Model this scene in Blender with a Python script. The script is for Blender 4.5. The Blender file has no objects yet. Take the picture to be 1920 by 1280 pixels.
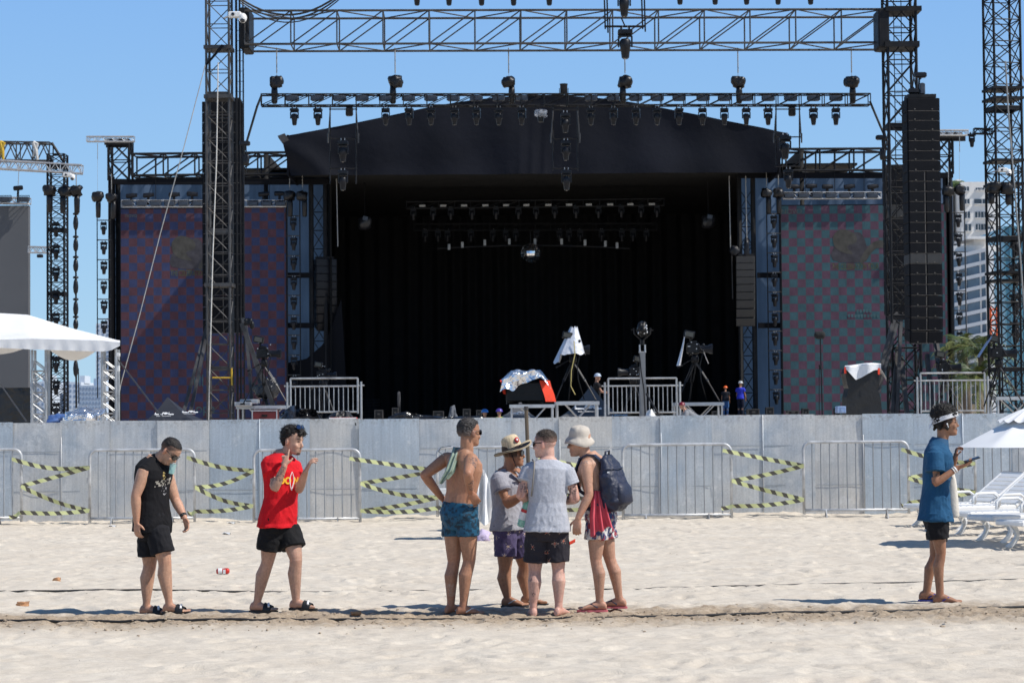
import bpy, bmesh, math, random
import numpy as np
from mathutils import Vector, Matrix, Quaternion
R = math.radians
V = Vector
random.seed(7)
scene = bpy.context.scene
COL = scene.collection
CAM_H = 1.78
FPX = 4000.0
PITCH = math.atan(143.0 / FPX)
ROLL = R(0.5)
_F = V((0, math.cos(PITCH), math.sin(PITCH)))
_r0, _u0 = V((1, 0, 0)), V((0, -math.sin(PITCH), math.cos(PITCH)))
_U = _u0 * math.cos(ROLL) + _r0 * math.sin(ROLL)
_Rt = _r0 * math.cos(ROLL) - _u0 * math.sin(ROLL)
CAM = V((0, 0, CAM_H))
cd = bpy.data.cameras.new('camera')
cam = bpy.data.objects.new('camera', cd)
COL.objects.link(cam)
mw = Matrix.Identity(4)
for i in range(3):
 mw[i][0], mw[i][1], mw[i][2], mw[i][3] = _Rt[i], _U[i], -_F[i], CAM[i]
cam.matrix_world = mw
cd.lens, cd.sensor_width, cd.sensor_fit = 75, 36, 'HORIZONTAL'
cd.clip_start, cd.clip_end = 0.5, 8000
cd.dof.use_dof = True
cd.dof.focus_distance = 19.6
cd.dof.aperture_fstop = 9
scene.camera = cam
def ray(px, py):
 return _F * FPX + _Rt * (px - 960) + _U * (640 - py)
def P(px, py, Y):
 """point of the place at depth Y seen at that spot of the photograph"""
 d = ray(px, py)
 return CAM + d * (Y / d.y)
def G(px, py, z=0.0):
 d = ray(px, py)
 return CAM + d * ((z - CAM_H) / d.z)
SUN_EL, SUN_AZ = 50.0, 17.0
sdir = V((math.cos(R(SUN_AZ)) * math.cos(R(SUN_EL)), -math.sin(R(SUN_AZ)) * math.cos(R(SUN_EL)), math.sin(R(SUN_EL))))
ld = bpy.data.lights.new('sun', 'SUN')
ld.energy, ld.angle, ld.color = 5.0, R(0.55), (1.0, 0.955, 0.885)
sun = bpy.data.objects.new('sun', ld)
COL.objects.link(sun)
sun.rotation_euler = (-sdir).to_track_quat('-Z', 'Y').to_euler()
w = bpy.data.worlds.new('World')
scene.world = w
w.use_nodes = True
wn = w.node_tree
sky = wn.nodes.new('ShaderNodeTexSky')
sky.sky_type = 'NISHITA'
sky.sun_disc = False
sky.sun_elevation = R(SUN_EL)
sky.sun_rotation = R(90 + SUN_AZ)
sky.air_density, sky.dust_density, sky.ozone_density = 1.0, 0.25, 2.2
tcw = wn.nodes.new('ShaderNodeTexCoord')
spw = wn.nodes.new('ShaderNodeSeparateXYZ')
wn.links.new(tcw.outputs['Generated'], spw.inputs[0])
rmp = wn.nodes.new('ShaderNodeValToRGB')       # clear tropical blue, paler at the horizon
rmp.color_ramp.elements.new(0.4)
rmp.color_ramp.elements.new(0.6)
for e_, (p_, c_) in zip(rmp.color_ramp.elements, ((0.0, (3.35, 5.75, 7.9, 1)), (0.22, (1.95, 4.15, 8.1, 1)), (0.40, (0.85, 2.0, 4.4, 1)), (1.0, (0.25, 0.7, 1.8, 1)))):
 e_.position, e_.color = p_, c_
wn.links.new(spw.outputs[2], rmp.inputs[0])
mxw = wn.nodes.new('ShaderNodeMix')
mxw.data_type = 'RGBA'
mxw.inputs[0].default_value = 0.8
wn.links.new(sky.outputs[0], mxw.inputs[6])
wn.links.new(rmp.outputs[0], mxw.inputs[7])
wn.links.new(mxw.outputs[2], wn.nodes['Background'].inputs[0])
wn.nodes['Background'].inputs[1].default_value = 0.115
vs = scene.view_settings
vs.view_transform, vs.look, vs.exposure, vs.gamma = 'Standard', 'None', 0, 1
try:
 scene.cycles.max_bounces = 6
 scene.cycles.transparent_max_bounces = 8
 scene.cycles.use_denoising = True
 scene.cycles.caustics_reflective = False
 scene.cycles.caustics_refractive = False
 scene.cycles.sample_clamp_indirect = 6
except Exception:
 pass
def _hash(ix, iy, iz, seed):
 h = (ix.astype(np.int64) * 374761393 + iy.astype(np.int64) * 668265263 + iz.astype(np.int64) * 2147483647 + seed * 974711) & 0xFFFFFFFF
 h = ((h ^ (h >> 13)) * 1274126177) & 0xFFFFFFFF
 h = (h ^ (h >> 16)) & 0xFFFFFFFF
 h = (h * 2246822519) & 0xFFFFFFFF
 return ((h ^ (h >> 15)) & 0xFFFF) / 65535.0
def vnoise(p, seed=0):
 """p: (n,3) -> (n,) in -1..1"""
 f = np.floor(p)
 t = p - f
 t = t * t * t * (t * (t * 6 - 15) + 10)
 i = f.astype(np.int64)
 out = 0
 for dx in (0, 1):
  wx = t[:, 0] if dx else 1 - t[:, 0]
  for dy in (0, 1):
   wy = t[:, 1] if dy else 1 - t[:, 1]
   for dz in (0, 1):
    wz = t[:, 2] if dz else 1 - t[:, 2]
    out = out + wx * wy * wz * _hash(i[:, 0] + dx, i[:, 1] + dy, i[:, 2] + dz, seed)
 return out * 2 - 1
def fbm(p, octv=3, seed=0, gain=0.5):
 s, a = 0, 1.0
 for k in range(octv):
  s = s + a * vnoise(p * (2.03 ** k) + 17.3 * k, seed + k)
  a *= gain
 return s
def _nt(name):
 m = bpy.data.materials.new(name)
 m.use_nodes = True
 nt = m.node_tree
 return m, nt, nt.nodes['Principled BSDF']
def _coord(nt, kind='Object'):
 return nt.nodes.new('ShaderNodeTexCoord').outputs[kind]
def _noise(nt, co, scale, detail=4, rough=0.55, vec_scale=None):
 if vec_scale:
  mp = nt.nodes.new('ShaderNodeMapping')
  mp.inputs['Scale'].default_value = vec_scale
  nt.links.new(co, mp.inputs['Vector'])
  co = mp.outputs[0]
 n = nt.nodes.new('ShaderNodeTexNoise')
 n.inputs['Scale'].default_value = scale
 n.inputs['Detail'].default_value = detail
 n.inputs['Roughness'].default_value = rough
 nt.links.new(co, n.inputs['Vector'])
 return n.outputs['Fac']
def _ramp(nt, fac, stops):
 r = nt.nodes.new('ShaderNodeValToRGB')
 el = r.color_ramp.elements
 while len(el) < len(stops):
  el.new(0.5)
 for e, (p, c) in zip(el, stops):
  e.position = p
  e.color = (c[0], c[1], c[2], 1) if len(c) == 3 else c
 nt.links.new(fac, r.inputs['Fac'])
 return r.outputs['Color']
def _mix(nt, fac, a, b, mode='MIX'):
 m = nt.nodes.new('ShaderNodeMix')
 m.data_type = 'RGBA'
 m.blend_type = mode
 for sock, val in ((m.inputs['Factor'], fac), (m.inputs['A'] if False else m.inputs[6], a), (m.inputs[7], b)):
  if isinstance(val, (int, float)):
   sock.default_value = val
  elif isinstance(val, tuple):
   sock.default_value = (*val[:3], 1)
  else:
   nt.links.new(val, sock)
 return m.outputs[2]
def _math(nt, op, a, b=None, clamp=False):
 m = nt.nodes.new('ShaderNodeMath')
 m.operation = op
 m.use_clamp = clamp
 for sock, val in ((m.inputs[0], a), (m.inputs[1], b)):
  if val is None:
   continue
  if isinstance(val, (int, float)):
   sock.default_value = val
  else:
   nt.links.new(val, sock)
 return m.outputs[0]
def _bump(nt, bsdf, h, strength, dist=0.02):
 b = nt.nodes.new('ShaderNodeBump')
 b.inputs['Strength'].default_value = strength
 b.inputs['Distance'].default_value = dist
 nt.links.new(h, b.inputs['Height'])
 nt.links.new(b.outputs[0], bsdf.inputs['Normal'])
def MAT(name, col, rough=0.6, metal=0.0, var=0.2, scale=6.0, bump=0.0, bscale=30.0, bdist=0.01, spec=0.5, vec=None, dirt=None):
 m, nt, b = _nt(name)
 co = _coord(nt)
 f = _noise(nt, co, scale, 5, 0.6, vec)
 lo = tuple(c * (1 - var) for c in col)
 hi = tuple(min(1, c * (1 + var)) for c in col)
 c = _ramp(nt, f, [(0.3, lo), (0.7, hi)])
 if dirt:
  f2 = _noise(nt, co, scale * 0.37 + 1.1, 6, 0.7)
  c = _mix(nt, _ramp(nt, f2, [(0.5, (0, 0, 0)), (0.72, (0.8, 0.8, 0.8))]), c, dirt)
 nt.links.new(c, b.inputs['Base Color'])
 b.inputs['Roughness'].default_value = rough
 rr = _ramp(nt, f, [(0.2, (rough * 0.8,) * 3), (0.8, (min(1, rough * 1.2),) * 3)])
 nt.links.new(rr, b.inputs['Roughness'])
 b.inputs['Metallic'].default_value = metal
 b.inputs['Specular IOR Level'].default_value = spec
 if bump:
  _bump(nt, b, _noise(nt, co, bscale, 4), bump, bdist)
 return m
def MATV(name, rough=0.6, bump=0.0, bscale=120.0, bdist=0.003, sss=0.0, spec=0.5, weave=0, sheen=0):
 """base colour from the mesh's own colour attribute"""
 m, nt, b = _nt(name)
 a = nt.nodes.new('ShaderNodeAttribute')
 a.attribute_name = 'Col'
 co = _coord(nt)
 f = _noise(nt, co, 55, 3)
 c = _mix(nt, 1.0, a.outputs['Color'], _ramp(nt, f, [(0.3, (0.86,) * 3), (0.7, (1.06,) * 3)]), 'MULTIPLY')
 nt.links.new(c, b.inputs['Base Color'])
 b.inputs['Roughness'].default_value = rough
 b.inputs['Specular IOR Level'].default_value = spec
 if sss:
  b.inputs['Subsurface Weight'].default_value = sss
  b.inputs['Subsurface Radius'].default_value = (1.0, 0.35, 0.2)
  b.inputs['Subsurface Scale'].default_value = 0.008
 if sheen:
  b.inputs['Sheen Weight'].default_value = sheen
 if bump:
  h_ = _math(nt, 'ADD', _noise(nt, co, bscale, 4), _math(nt, 'MULTIPLY', _noise(nt, co, bscale * .14, 3, .5, (1, 1, .6)), 4.0 if weave else .6))
  _bump(nt, b, h_, bump, bdist)
 return m
def clear(name, col, alpha, rough=0.1):
 m, nt, b = _nt(name)
 f = _noise(nt, _coord(nt), 14, 3)
 nt.links.new(_ramp(nt, f, [(0.2, tuple(c * 0.8 for c in col)), (0.8, col)]), b.inputs['Base Color'])
 b.inputs['Roughness'].default_value = rough
 b.inputs['Alpha'].default_value = alpha
 return m
BLACK_STEEL = MAT('black_steel', (0.011, 0.012, 0.015), 0.55, 0.1, 0.4, 3, spec=.2, dirt=(0.03, 0.027, 0.024))
GREY_STEEL = MAT('worn_steel', (0.062, 0.061, 0.062), 0.5, 0.35, 0.45, 2.5, dirt=(0.05, 0.035, 0.025))
ALU = MAT('aluminium', (0.50, 0.51, 0.53), 0.42, 0.55, 0.15, 4)
GALV = MAT('galvanised_tube', (0.44, 0.45, 0.46), 0.42, 0.55, 0.25, 5, dirt=(0.25, 0.245, 0.24))
BLACK_PLASTIC = MAT('black_plastic', (0.006, 0.0065, 0.008), 0.42, 0, 0.3, 8, spec=.28)
DARK_HOUSING = MAT('dark_housing', (0.009, 0.010, 0.014), 0.42, 0.0, 0.3, 8, spec=.28)
LENS_M = MAT('lens_glass', (0.01, 0.012, 0.018), 0.06, 0, 0.2, 8, spec=0.8)
BAG = MAT('black_bag', (0.007, 0.007, 0.009), 0.36, 0, 0.3, 9, spec=.4, bump=0.7, bscale=9, bdist=0.05)
BLACK_CLOTH = MAT('black_cloth', (0.006, 0.0065, 0.009), 0.85, 0, 0.3, 1.2, spec=.15)
CABLE = MAT('cable', (0.012, 0.012, 0.013), 0.5)
WIRE = MAT('wire_rope', (0.33, 0.32, 0.30), 0.5, 0.4)
WHITE_ROPE = MAT('white_strap', (0.6, 0.58, 0.54), 0.8)
WHITE_PLASTIC = MAT('white_plastic', (0.78, 0.78, 0.77), 0.32, 0, 0.05, 5, dirt=(0.62, 0.6, 0.56))
GREY_LAMP = MAT('grey_strobe', (0.05, 0.058, 0.075), 0.35, 0.2, 0.25, 7)
REDM = MAT('red_cloth', (0.80, 0.055, 0.018), 0.75, 0, 0.15, 6, bump=0.3, bscale=14, bdist=0.03)
class MB:
 def __init__(s):
  s.v, s.f, s.m = [], [], []
  s.mi = 0
 def add(s, vs_, fs):
  o = len(s.v)
  s.v.extend([tuple(p) for p in vs_])
  s.f.extend([tuple(i + o for i in f) for f in fs])
  s.m.extend([s.mi] * len(fs))
 def box(s, c, size, rot=None):
  hx, hy, hz = size[0] / 2, size[1] / 2, size[2] / 2
  pts = [V((x, y, z)) for x in (-hx, hx) for y in (-hy, hy) for z in (-hz, hz)]
  if rot is not None:
   pts = [rot @ p for p in pts]
  c = V(c)
  s.add([p + c for p in pts], [(0, 1, 3, 2), (4, 6, 7, 5), (0, 4, 5, 1), (2, 3, 7, 6), (0, 2, 6, 4), (1, 5, 7, 3)])
 def rbox(s, c, size, bev, rot=None):
  """box with chamfered vertical section (8-gon rings) in z"""
  hx, hy, hz = size[0] / 2, size[1] / 2, size[2] / 2
  c = V(c)
  rings = []
  for z, k in ((-hz, bev), (-hz + bev, 0), (hz - bev, 0), (hz, bev)):
   x, y = hx - k, hy - k
   b = bev
   rg = [(x, -y + b), (x, y - b), (x - b, y), (-x + b, y), (-x, y - b), (-x, -y + b), (-x + b, -y), (x - b, -y)]
   rings.append([(rot @ V((p[0], p[1], z)) if rot is not None else V((p[0], p[1], z))) + c for p in rg])
  s.loft(rings)
 def loft(s, rings, cap=True):
  n = len(rings[0])
  o = len(s.v)
  for rg in rings:
   s.v.extend([tuple(p) for p in rg])
  for i in range(len(rings) - 1):
   for j in range(n):
    k = (j + 1) % n
    s.f.append((o + i * n + j, o + i * n + k, o + (i + 1) * n + k, o + (i + 1) * n + j))
    s.m.append(s.mi)
  if cap:
   s.f.append(tuple(o + j for j in reversed(range(n))))
   s.f.append(tuple(o + (len(rings) - 1) * n + j for j in range(n)))
   s.m.extend([s.mi] * 2)
 def bar(s, p, q, r, n=6, r2=None):
  p, q = V(p), V(q)
  d = q - p
  if d.length < 1e-6:
   return
  d.normalize()
  a = d.orthogonal().normalized()
  b = d.cross(a)
  r2 = r if r2 is None else r2
  s.loft([[c + (a * math.cos(2 * math.pi * k / n) + b * math.sin(2 * math.pi * k / n)) * rr for k in range(n)] for c, rr in ((p, r), (q, r2))])
 def sbar(s, p, q, wx, wy, side=None):
  """rectangular bar"""
  p, q = V(p), V(q)
  d = (q - p).normalized()
  a = (side if side else V((0, 1, 0)))
  a = (a - d * a.dot(d))
  a = a.normalized() if a.length > 1e-4 else d.orthogonal().normalized()
  b = d.cross(a)
  s.loft([[c + a * x * wx / 2 + b * y * wy / 2 for x, y in ((1, 1), (-1, 1), (-1, -1), (1, -1))] for c in (p, q)])
 def tube(s, pts, r, n=8, closed_end=True):
  pts = [V(p) for p in pts]
  rs = r if isinstance(r, (list, tuple)) else [r] * len(pts)
  rings = []
  a = None
  for i, p in enumerate(pts):
   t = (pts[min(i + 1, len(pts) - 1)] - pts[max(i - 1, 0)]).normalized()
   if a is None:
    a = t.orthogonal().normalized()
   else:
    a = a - t * a.dot(t)
    a = a.normalized() if a.length > 1e-5 else t.orthogonal().normalized()
   b = t.cross(a)
   rings.append([p + (a * math.cos(2 * math.pi * k / n) + b * math.sin(2 * math.pi * k / n)) * rs[i] for k in range(n)])
  s.loft(rings, closed_end)
 def limb(s, pts, rs, n=14):
  """rounded, tapering limb"""
  pts = [V(p) for p in pts]
  t0 = (pts[0] - pts[1]).normalized()
  t1 = (pts[-1] - pts[-2]).normalized()
  a, b = rs[0], rs[-1]
  s.tube([pts[0] + t0 * a * 0.95, pts[0] + t0 * a * 0.7] + pts + [pts[-1] + t1 * b * 0.7, pts[-1] + t1 * b * 0.95],
      [a * 0.25, a * 0.7] + list(rs) + [b * 0.7, b * 0.25], n)
 def lathe(s, prof, c=(0, 0, 0), n=16, rot=None, cap=True):
  c = V(c)
  rings = []
  for r, z in prof:
   rg = [V((r * math.cos(2 * math.pi * k / n), r * math.sin(2 * math.pi * k / n), z)) for k in range(n)]
   rings.append([(rot @ p if rot is not None else p) + c for p in rg])
  s.loft(rings, cap)
 def ell(s, c, rad, rot=None, n=14, m=9):
  prof = []
  c = V(c)
  rings = []
  for i in range(m):
   th = math.pi * (i + 0.5) / m
   rings.append([])
   for k in range(n):
    p = V((rad[0] * math.sin(th) * math.cos(2 * math.pi * k / n), rad[1] * math.sin(th) * math.sin(2 * math.pi * k / n), -rad[2] * math.cos(th)))
    rings[-1].append((rot @ p if rot is not None else p) + c)
  s.loft(rings)
 def prism(s, poly, ext):
  """poly: world points, extruded by vector ext"""
  n = len(poly)
  poly = [V(p) for p in poly]
  e = V(ext)
  s.add(poly + [p + e for p in poly], [tuple(range(n)), tuple(reversed(range(n, 2 * n)))] + [(j, j + n, (j + 1) % n + n, (j + 1) % n) for j in range(n)])
 def grid(s, fn, nu, nv):
  pts = [fn(i / nu, j / nv) for j in range(nv + 1) for i in range(nu + 1)]
  s.add(pts, [(j * (nu + 1) + i, j * (nu + 1) + i + 1, (j + 1) * (nu + 1) + i + 1, (j + 1) * (nu + 1) + i) for j in range(nv) for i in range(nu)])
 def mesh(s, name, mat, off=None, smooth=False):
  me = bpy.data.meshes.new(name)
  vv = s.v if off is None else [(x - off[0], y - off[1], z - off[2]) for x, y, z in s.v]
  me.from_pydata(vv, [], s.f)
  mats = mat if isinstance(mat, (list, tuple)) else [mat]
  for m in mats:
   me.materials.append(m)
  if len(mats) > 1:
   me.polygons.foreach_set('material_index', s.m)
  if smooth:
   me.polygons.foreach_set('use_smooth', [True] * len(me.polygons))
  bm = bmesh.new()
  bm.from_mesh(me)
  bmesh.ops.recalc_face_normals(bm, faces=bm.faces)
  bm.to_mesh(me)
  bm.free()
  if smooth == 'auto':
   try:
    me.set_sharp_from_angle(angle=R(40))
   except Exception:
    pass
  return me
 def build(s, name, mat, parent=None, smooth=False, loc=None):
  """ONE mesh object; world-space geometry, moved to its parent's (or its own) base point"""
  base = parent.location if parent is not None else (V(loc) if loc is not None else V((0, 0, 0)))
  if parent is not None and parent.parent is not None:
   base = base + parent.parent.location
  me = s.mesh(name, mat, base if base.length else None, smooth)
  o = bpy.data.objects.new(name, me)
  COL.objects.link(o)
  if parent is not None:
   o.parent = parent
  elif loc is not None:
   o.location = loc
  return o
def tag(o, label=None, cat=None, group=None, kind=None):
 if label:
  o['label'] = label
 if cat:
  o['category'] = cat
 if group:
  o['group'] = group
 if kind:
  o['kind'] = kind
 return o
def thing(name, label, cat, loc=(0, 0, 0), group=None):
 o = bpy.data.objects.new(name, None)
 COL.objects.link(o)
 o.location = loc
 o.empty_display_size = 0.1
 return tag(o, label, cat, group)
def kids(o):
 return [c for c in COL.objects if c.parent == o]
def dup(root, loc, label, rotz=0.0, scale=1.0, group=None, tilt=None):
 r = root.copy()
 COL.objects.link(r)
 r.location = loc
 r.rotation_euler = tilt if tilt is not None else (0, 0, rotz)
 r.scale = (scale,) * 3
 r['label'] = label
 if group:
  r['group'] = group
 for ch in root.children:
  c = ch.copy()
  COL.objects.link(c)
  c.parent = r
  for g in ch.children:
   d = g.copy()
   COL.objects.link(d)
   d.parent = c
 return r
ORD = ('first second third fourth fifth sixth seventh eighth ninth tenth eleventh twelfth thirteenth fourteenth fifteenth sixteenth seventeenth '
    'eighteenth nineteenth twentieth twenty-first twenty-second twenty-third twenty-fourth twenty-fifth twenty-sixth twenty-seventh twenty-eighth').split()
def text_mesh(body, size, mat, name, parent, origin, xdir, ydir, depth=0.0, align='CENTER', bold=0.0, offset=0.0):
 cu = bpy.data.curves.new(name, 'FONT')
 cu.body, cu.size, cu.align_x, cu.align_y = body, size, align, 'CENTER'
 cu.offset = bold
 cu.extrude = depth
 t = bpy.data.objects.new(name, cu)
 COL.objects.link(t)
 dg = bpy.context.evaluated_depsgraph_get()
 me = bpy.data.meshes.new_from_object(t.evaluated_get(dg))
 bpy.data.objects.remove(t)
 bpy.data.curves.remove(cu)
 xd, yd = V(xdir).normalized(), V(ydir).normalized()
 zd = xd.cross(yd)
 M4 = Matrix(((xd.x, yd.x, zd.x, 0), (xd.y, yd.y, zd.y, 0), (xd.z, yd.z, zd.z, 0), (0, 0, 0, 1)))
 base = V((0, 0, 0))
 if parent is not None:
  base = parent.location.copy()
  if parent.parent is not None:
   base += parent.parent.location
 me.transform(Matrix.Translation(V(origin) - base) @ M4)
 me.materials.clear()
 me.materials.append(mat)
 o = bpy.data.objects.new(name, me)
 COL.objects.link(o)
 o.parent = parent
 return o
GX, GY0, GY1, STEP = 10.6, 12.5, 39.0, 0.04
_rng = np.random.default_rng(5)
def _axis(lo, hi, far_lo, far_hi):
 a = np.arange(lo, hi, STEP)
 up, dn = [], []
 s, x = STEP, a[-1]
 while x < far_hi:
  s *= 1.35
  x += s
  up.append(x)
 s, x = STEP, a[0]
 while x > far_lo:
  s *= 1.35
  x -= s
  dn.append(x)
 return np.concatenate([np.array(dn[::-1]), a, np.array(up)])
xs = _axis(-GX, GX, -4000, 4000)
ys = _axis(GY0, GY1, -300, 6000)
NX, NY = len(xs), len(ys)
XX, YY = np.meshgrid(xs, ys)
fl = np.stack([XX.ravel(), YY.ravel(), np.zeros(NX * NY)], 1)
H = 0.012 * vnoise(fl * (0.9, 1.1, 1), 3) + 0.010 * vnoise(fl * (2.3, 3.1, 1), 4) + 0.009 * vnoise(fl * (5.5, 6.0, 1), 5) + 0.004 * vnoise(fl * (11, 11, 1), 6)
H = H.reshape(NY, NX)
for k in range(5200):
 cx, cy = _rng.uniform(-GX, GX), _rng.uniform(GY0, GY1)
 r0 = _rng.uniform(0.05, 0.11)
 ang = _rng.uniform(0, math.pi)
 el = _rng.uniform(1.2, 2.6)
 dep = _rng.uniform(0.008, 0.024)
 i0, i1 = np.searchsorted(xs, (cx - 0.75, cx + 0.75))
 j0, j1 = np.searchsorted(ys, (cy - 0.75, cy + 0.75))
 dx, dy = XX[j0:j1, i0:i1] - cx, YY[j0:j1, i0:i1] - cy
 u = (dx * math.cos(ang) + dy * math.sin(ang)) / (r0 * el)
 v = (-dx * math.sin(ang) + dy * math.cos(ang)) / r0
 d2 = u * u + v * v
 H[j0:j1, i0:i1] += dep * (-np.exp(-d2 * 1.6) + 0.45 * np.exp(-(np.sqrt(d2) - 1.25) ** 2 * 7))
band = np.exp(-((YY - 19.2) / 1.0) ** 4)
cl = np.abs(vnoise(fl * (6, 7, 1), 11)) + 0.6 * np.abs(vnoise(fl * (13, 14, 1), 12)) + 0.35 * vnoise(fl * (24, 24, 1), 13)
H += band * (0.030 * cl.reshape(NY, NX) - 0.016)
band2 = np.exp(-((YY - 22.0) / 0.16) ** 2)
H += band2 * 0.028 * cl.reshape(NY, NX) - 0.02 * np.exp(-((YY - 22.0) / 0.08) ** 2)
H += 0.05 * np.exp(-((YY - 37.6) / 0.7) ** 2) * (1 + 0.8 * vnoise(fl * (1.1, .3, 1), 21).reshape(NY, NX))
fade = np.clip((60 - np.hypot(XX, YY - 25)) / 25, 0, 1)
H *= fade
def sand_z(x, y):
 i = int(np.clip(np.searchsorted(xs, x), 1, NX - 1))
 j = int(np.clip(np.searchsorted(ys, y), 1, NY - 1))
 return float(H[j, i])
me = bpy.data.meshes.new('sand_beach')
co = np.stack([XX.ravel(), YY.ravel(), H.ravel()], 1).astype(np.float32)
me.vertices.add(NX * NY)
me.vertices.foreach_set('co', co.ravel())
jj, ii = np.meshgrid(np.arange(NY - 1), np.arange(NX - 1), indexing='ij')
a = (jj * NX + ii).ravel()
quads = np.stack([a, a + 1, a + NX + 1, a + NX], 1).astype(np.int32)
me.loops.add(quads.size)
me.loops.foreach_set('vertex_index', quads.ravel())
me.polygons.add(len(quads))
me.polygons.foreach_set('loop_start', np.arange(0, quads.size, 4, dtype=np.int32))
me.polygons.foreach_set('use_smooth', np.ones(len(quads), dtype=bool))
me.update(calc_edges=True)
m, nt, b = _nt('sand')
co_ = _coord(nt)
sep = nt.nodes.new('ShaderNodeSeparateXYZ')
nt.links.new(co_, sep.inputs[0])
n1 = _noise(nt, co_, 1.3, 6, 0.6)
n2 = _noise(nt, co_, 9, 5, 0.65)
n3 = _noise(nt, co_, 90, 3, 0.7)
c = _ramp(nt, n1, [(0.3, (0.600, 0.530, 0.438)), (0.7, (0.674, 0.611, 0.518))])
c = _mix(nt, 1.0, c, _ramp(nt, n2, [(0.25, (0.86, 0.85, 0.84)), (0.6, (1.02, 1.02, 1.02))]), 'MULTIPLY')
c = _mix(nt, 1.0, c, _ramp(nt, n3, [(0.2, (0.85, 0.84, 0.83)), (0.55, (1.0, 1.0, 1.0)), (0.9, (1.06, 1.05, 1.04))]), 'MULTIPLY')
yw = _math(nt, 'ADD', sep.outputs['Y'], _math(nt, 'MULTIPLY', _math(nt, 'SUBTRACT', n2, 0.5), 1.3))
yw = _math(nt, 'ADD', yw, _math(nt, 'MULTIPLY', _math(nt, 'SUBTRACT', n1, 0.5), 0.9))
dband = _math(nt, 'ABSOLUTE', _math(nt, 'SUBTRACT', yw, 19.2))
mask = _ramp(nt, _math(nt, 'MULTIPLY', dband, 0.5), [(0.18, (0.9,) * 3), (0.62, (0, 0, 0))])
n4 = _noise(nt, co_, 22, 5, 0.75)
wet = _ramp(nt, n4, [(0.3, (0.19, 0.138, 0.09)), (0.5, (0.34, 0.26, 0.18)), (0.72, (0.50, 0.405, 0.30))])
c = _mix(nt, mask, c, wet)
dark = _ramp(nt, _noise(nt, co_, 31, 2, 0.5), [(0.72, (0, 0, 0)), (0.78, (0.55,) * 3)])
c = _mix(nt, dark, c, (0.26, 0.2, 0.14))
nt.links.new(c, b.inputs['Base Color'])
b.inputs['Roughness'].default_value = 0.92
b.inputs['Specular IOR Level'].default_value = 0.2
_bump(nt, b, _math(nt, 'ADD', n2, _math(nt, 'MULTIPLY', n3, 0.4)), 0.55, 0.03)
me.materials.append(m)
sand = bpy.data.objects.new('sand_ground', me)
COL.objects.link(sand)
sand['kind'] = 'structure'
Z = V((0, 0, 1))
def lattice_tower(name, label, px, py, Y, wdt, dep, zt, bay, style='single', rc=0.03, rb=0.014, steel=BLACK_STEEL, z0=0.0, rot=0.0, lean=0.0, group=None, mid=True):
 c = P(px, py, Y)
 root = thing(name, label, 'lattice tower', (c.x, c.y, z0), group)
 q = Matrix.Rotation(rot, 3, 'Z')
 cor = [q @ V((sx * wdt / 2, sy * dep / 2, 0)) for sx, sy in ((-1, -1), (1, -1), (1, 1), (-1, 1))]
 ln = V((lean, 0, 0))
 B = V((c.x, c.y, 0))
 for k in cor:
  mb = MB()
  mb.bar(B + k + Z * z0 + ln * z0, B + k + Z * zt + ln * zt, rc, 8)
  mb.build('leg', steel, root)
 mb = MB()
 n = max(1, int(round((zt - z0) / bay)))
 hb = (zt - z0) / n
 for i in range(n):
  za, zb = z0 + i * hb, z0 + (i + 1) * hb
  for f in range(4):
   a, b = B + cor[f], B + cor[(f + 1) % 4]
   at, bt = a + Z * zb + ln * zb, b + Z * zb + ln * zb
   ab, bb = a + Z * za + ln * za, b + Z * za + ln * za
   mb.bar(at, bt, rb, 5)
   if style == 'x':
    mb.bar(ab, bt, rb, 5)
    mb.bar(at + V((0, 0.004, 0)), bb + V((0, 0.004, 0)), rb, 5)
   elif style == 'single':
    if f % 2 == 0:
     mb.bar(at, bb, rb, 5)
    else:
     (mb.bar(ab, bt, rb, 5) if i % 2 else mb.bar(at, bb, rb, 5))
   elif style == 'zig':
    (mb.bar(ab, bt, rb, 5) if i % 2 else mb.bar(at, bb, rb, 5))
  if i % 6 == 5 and mid:
   for f in range(4):
    a, b = B + cor[f], B + cor[(f + 1) % 4]
    mb.sbar(a + Z * (za - .04), b + Z * (za - .04), 0.012, 0.12, Z.cross(b - a))
 mb.build('lacing', steel, root)
 return root
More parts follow.
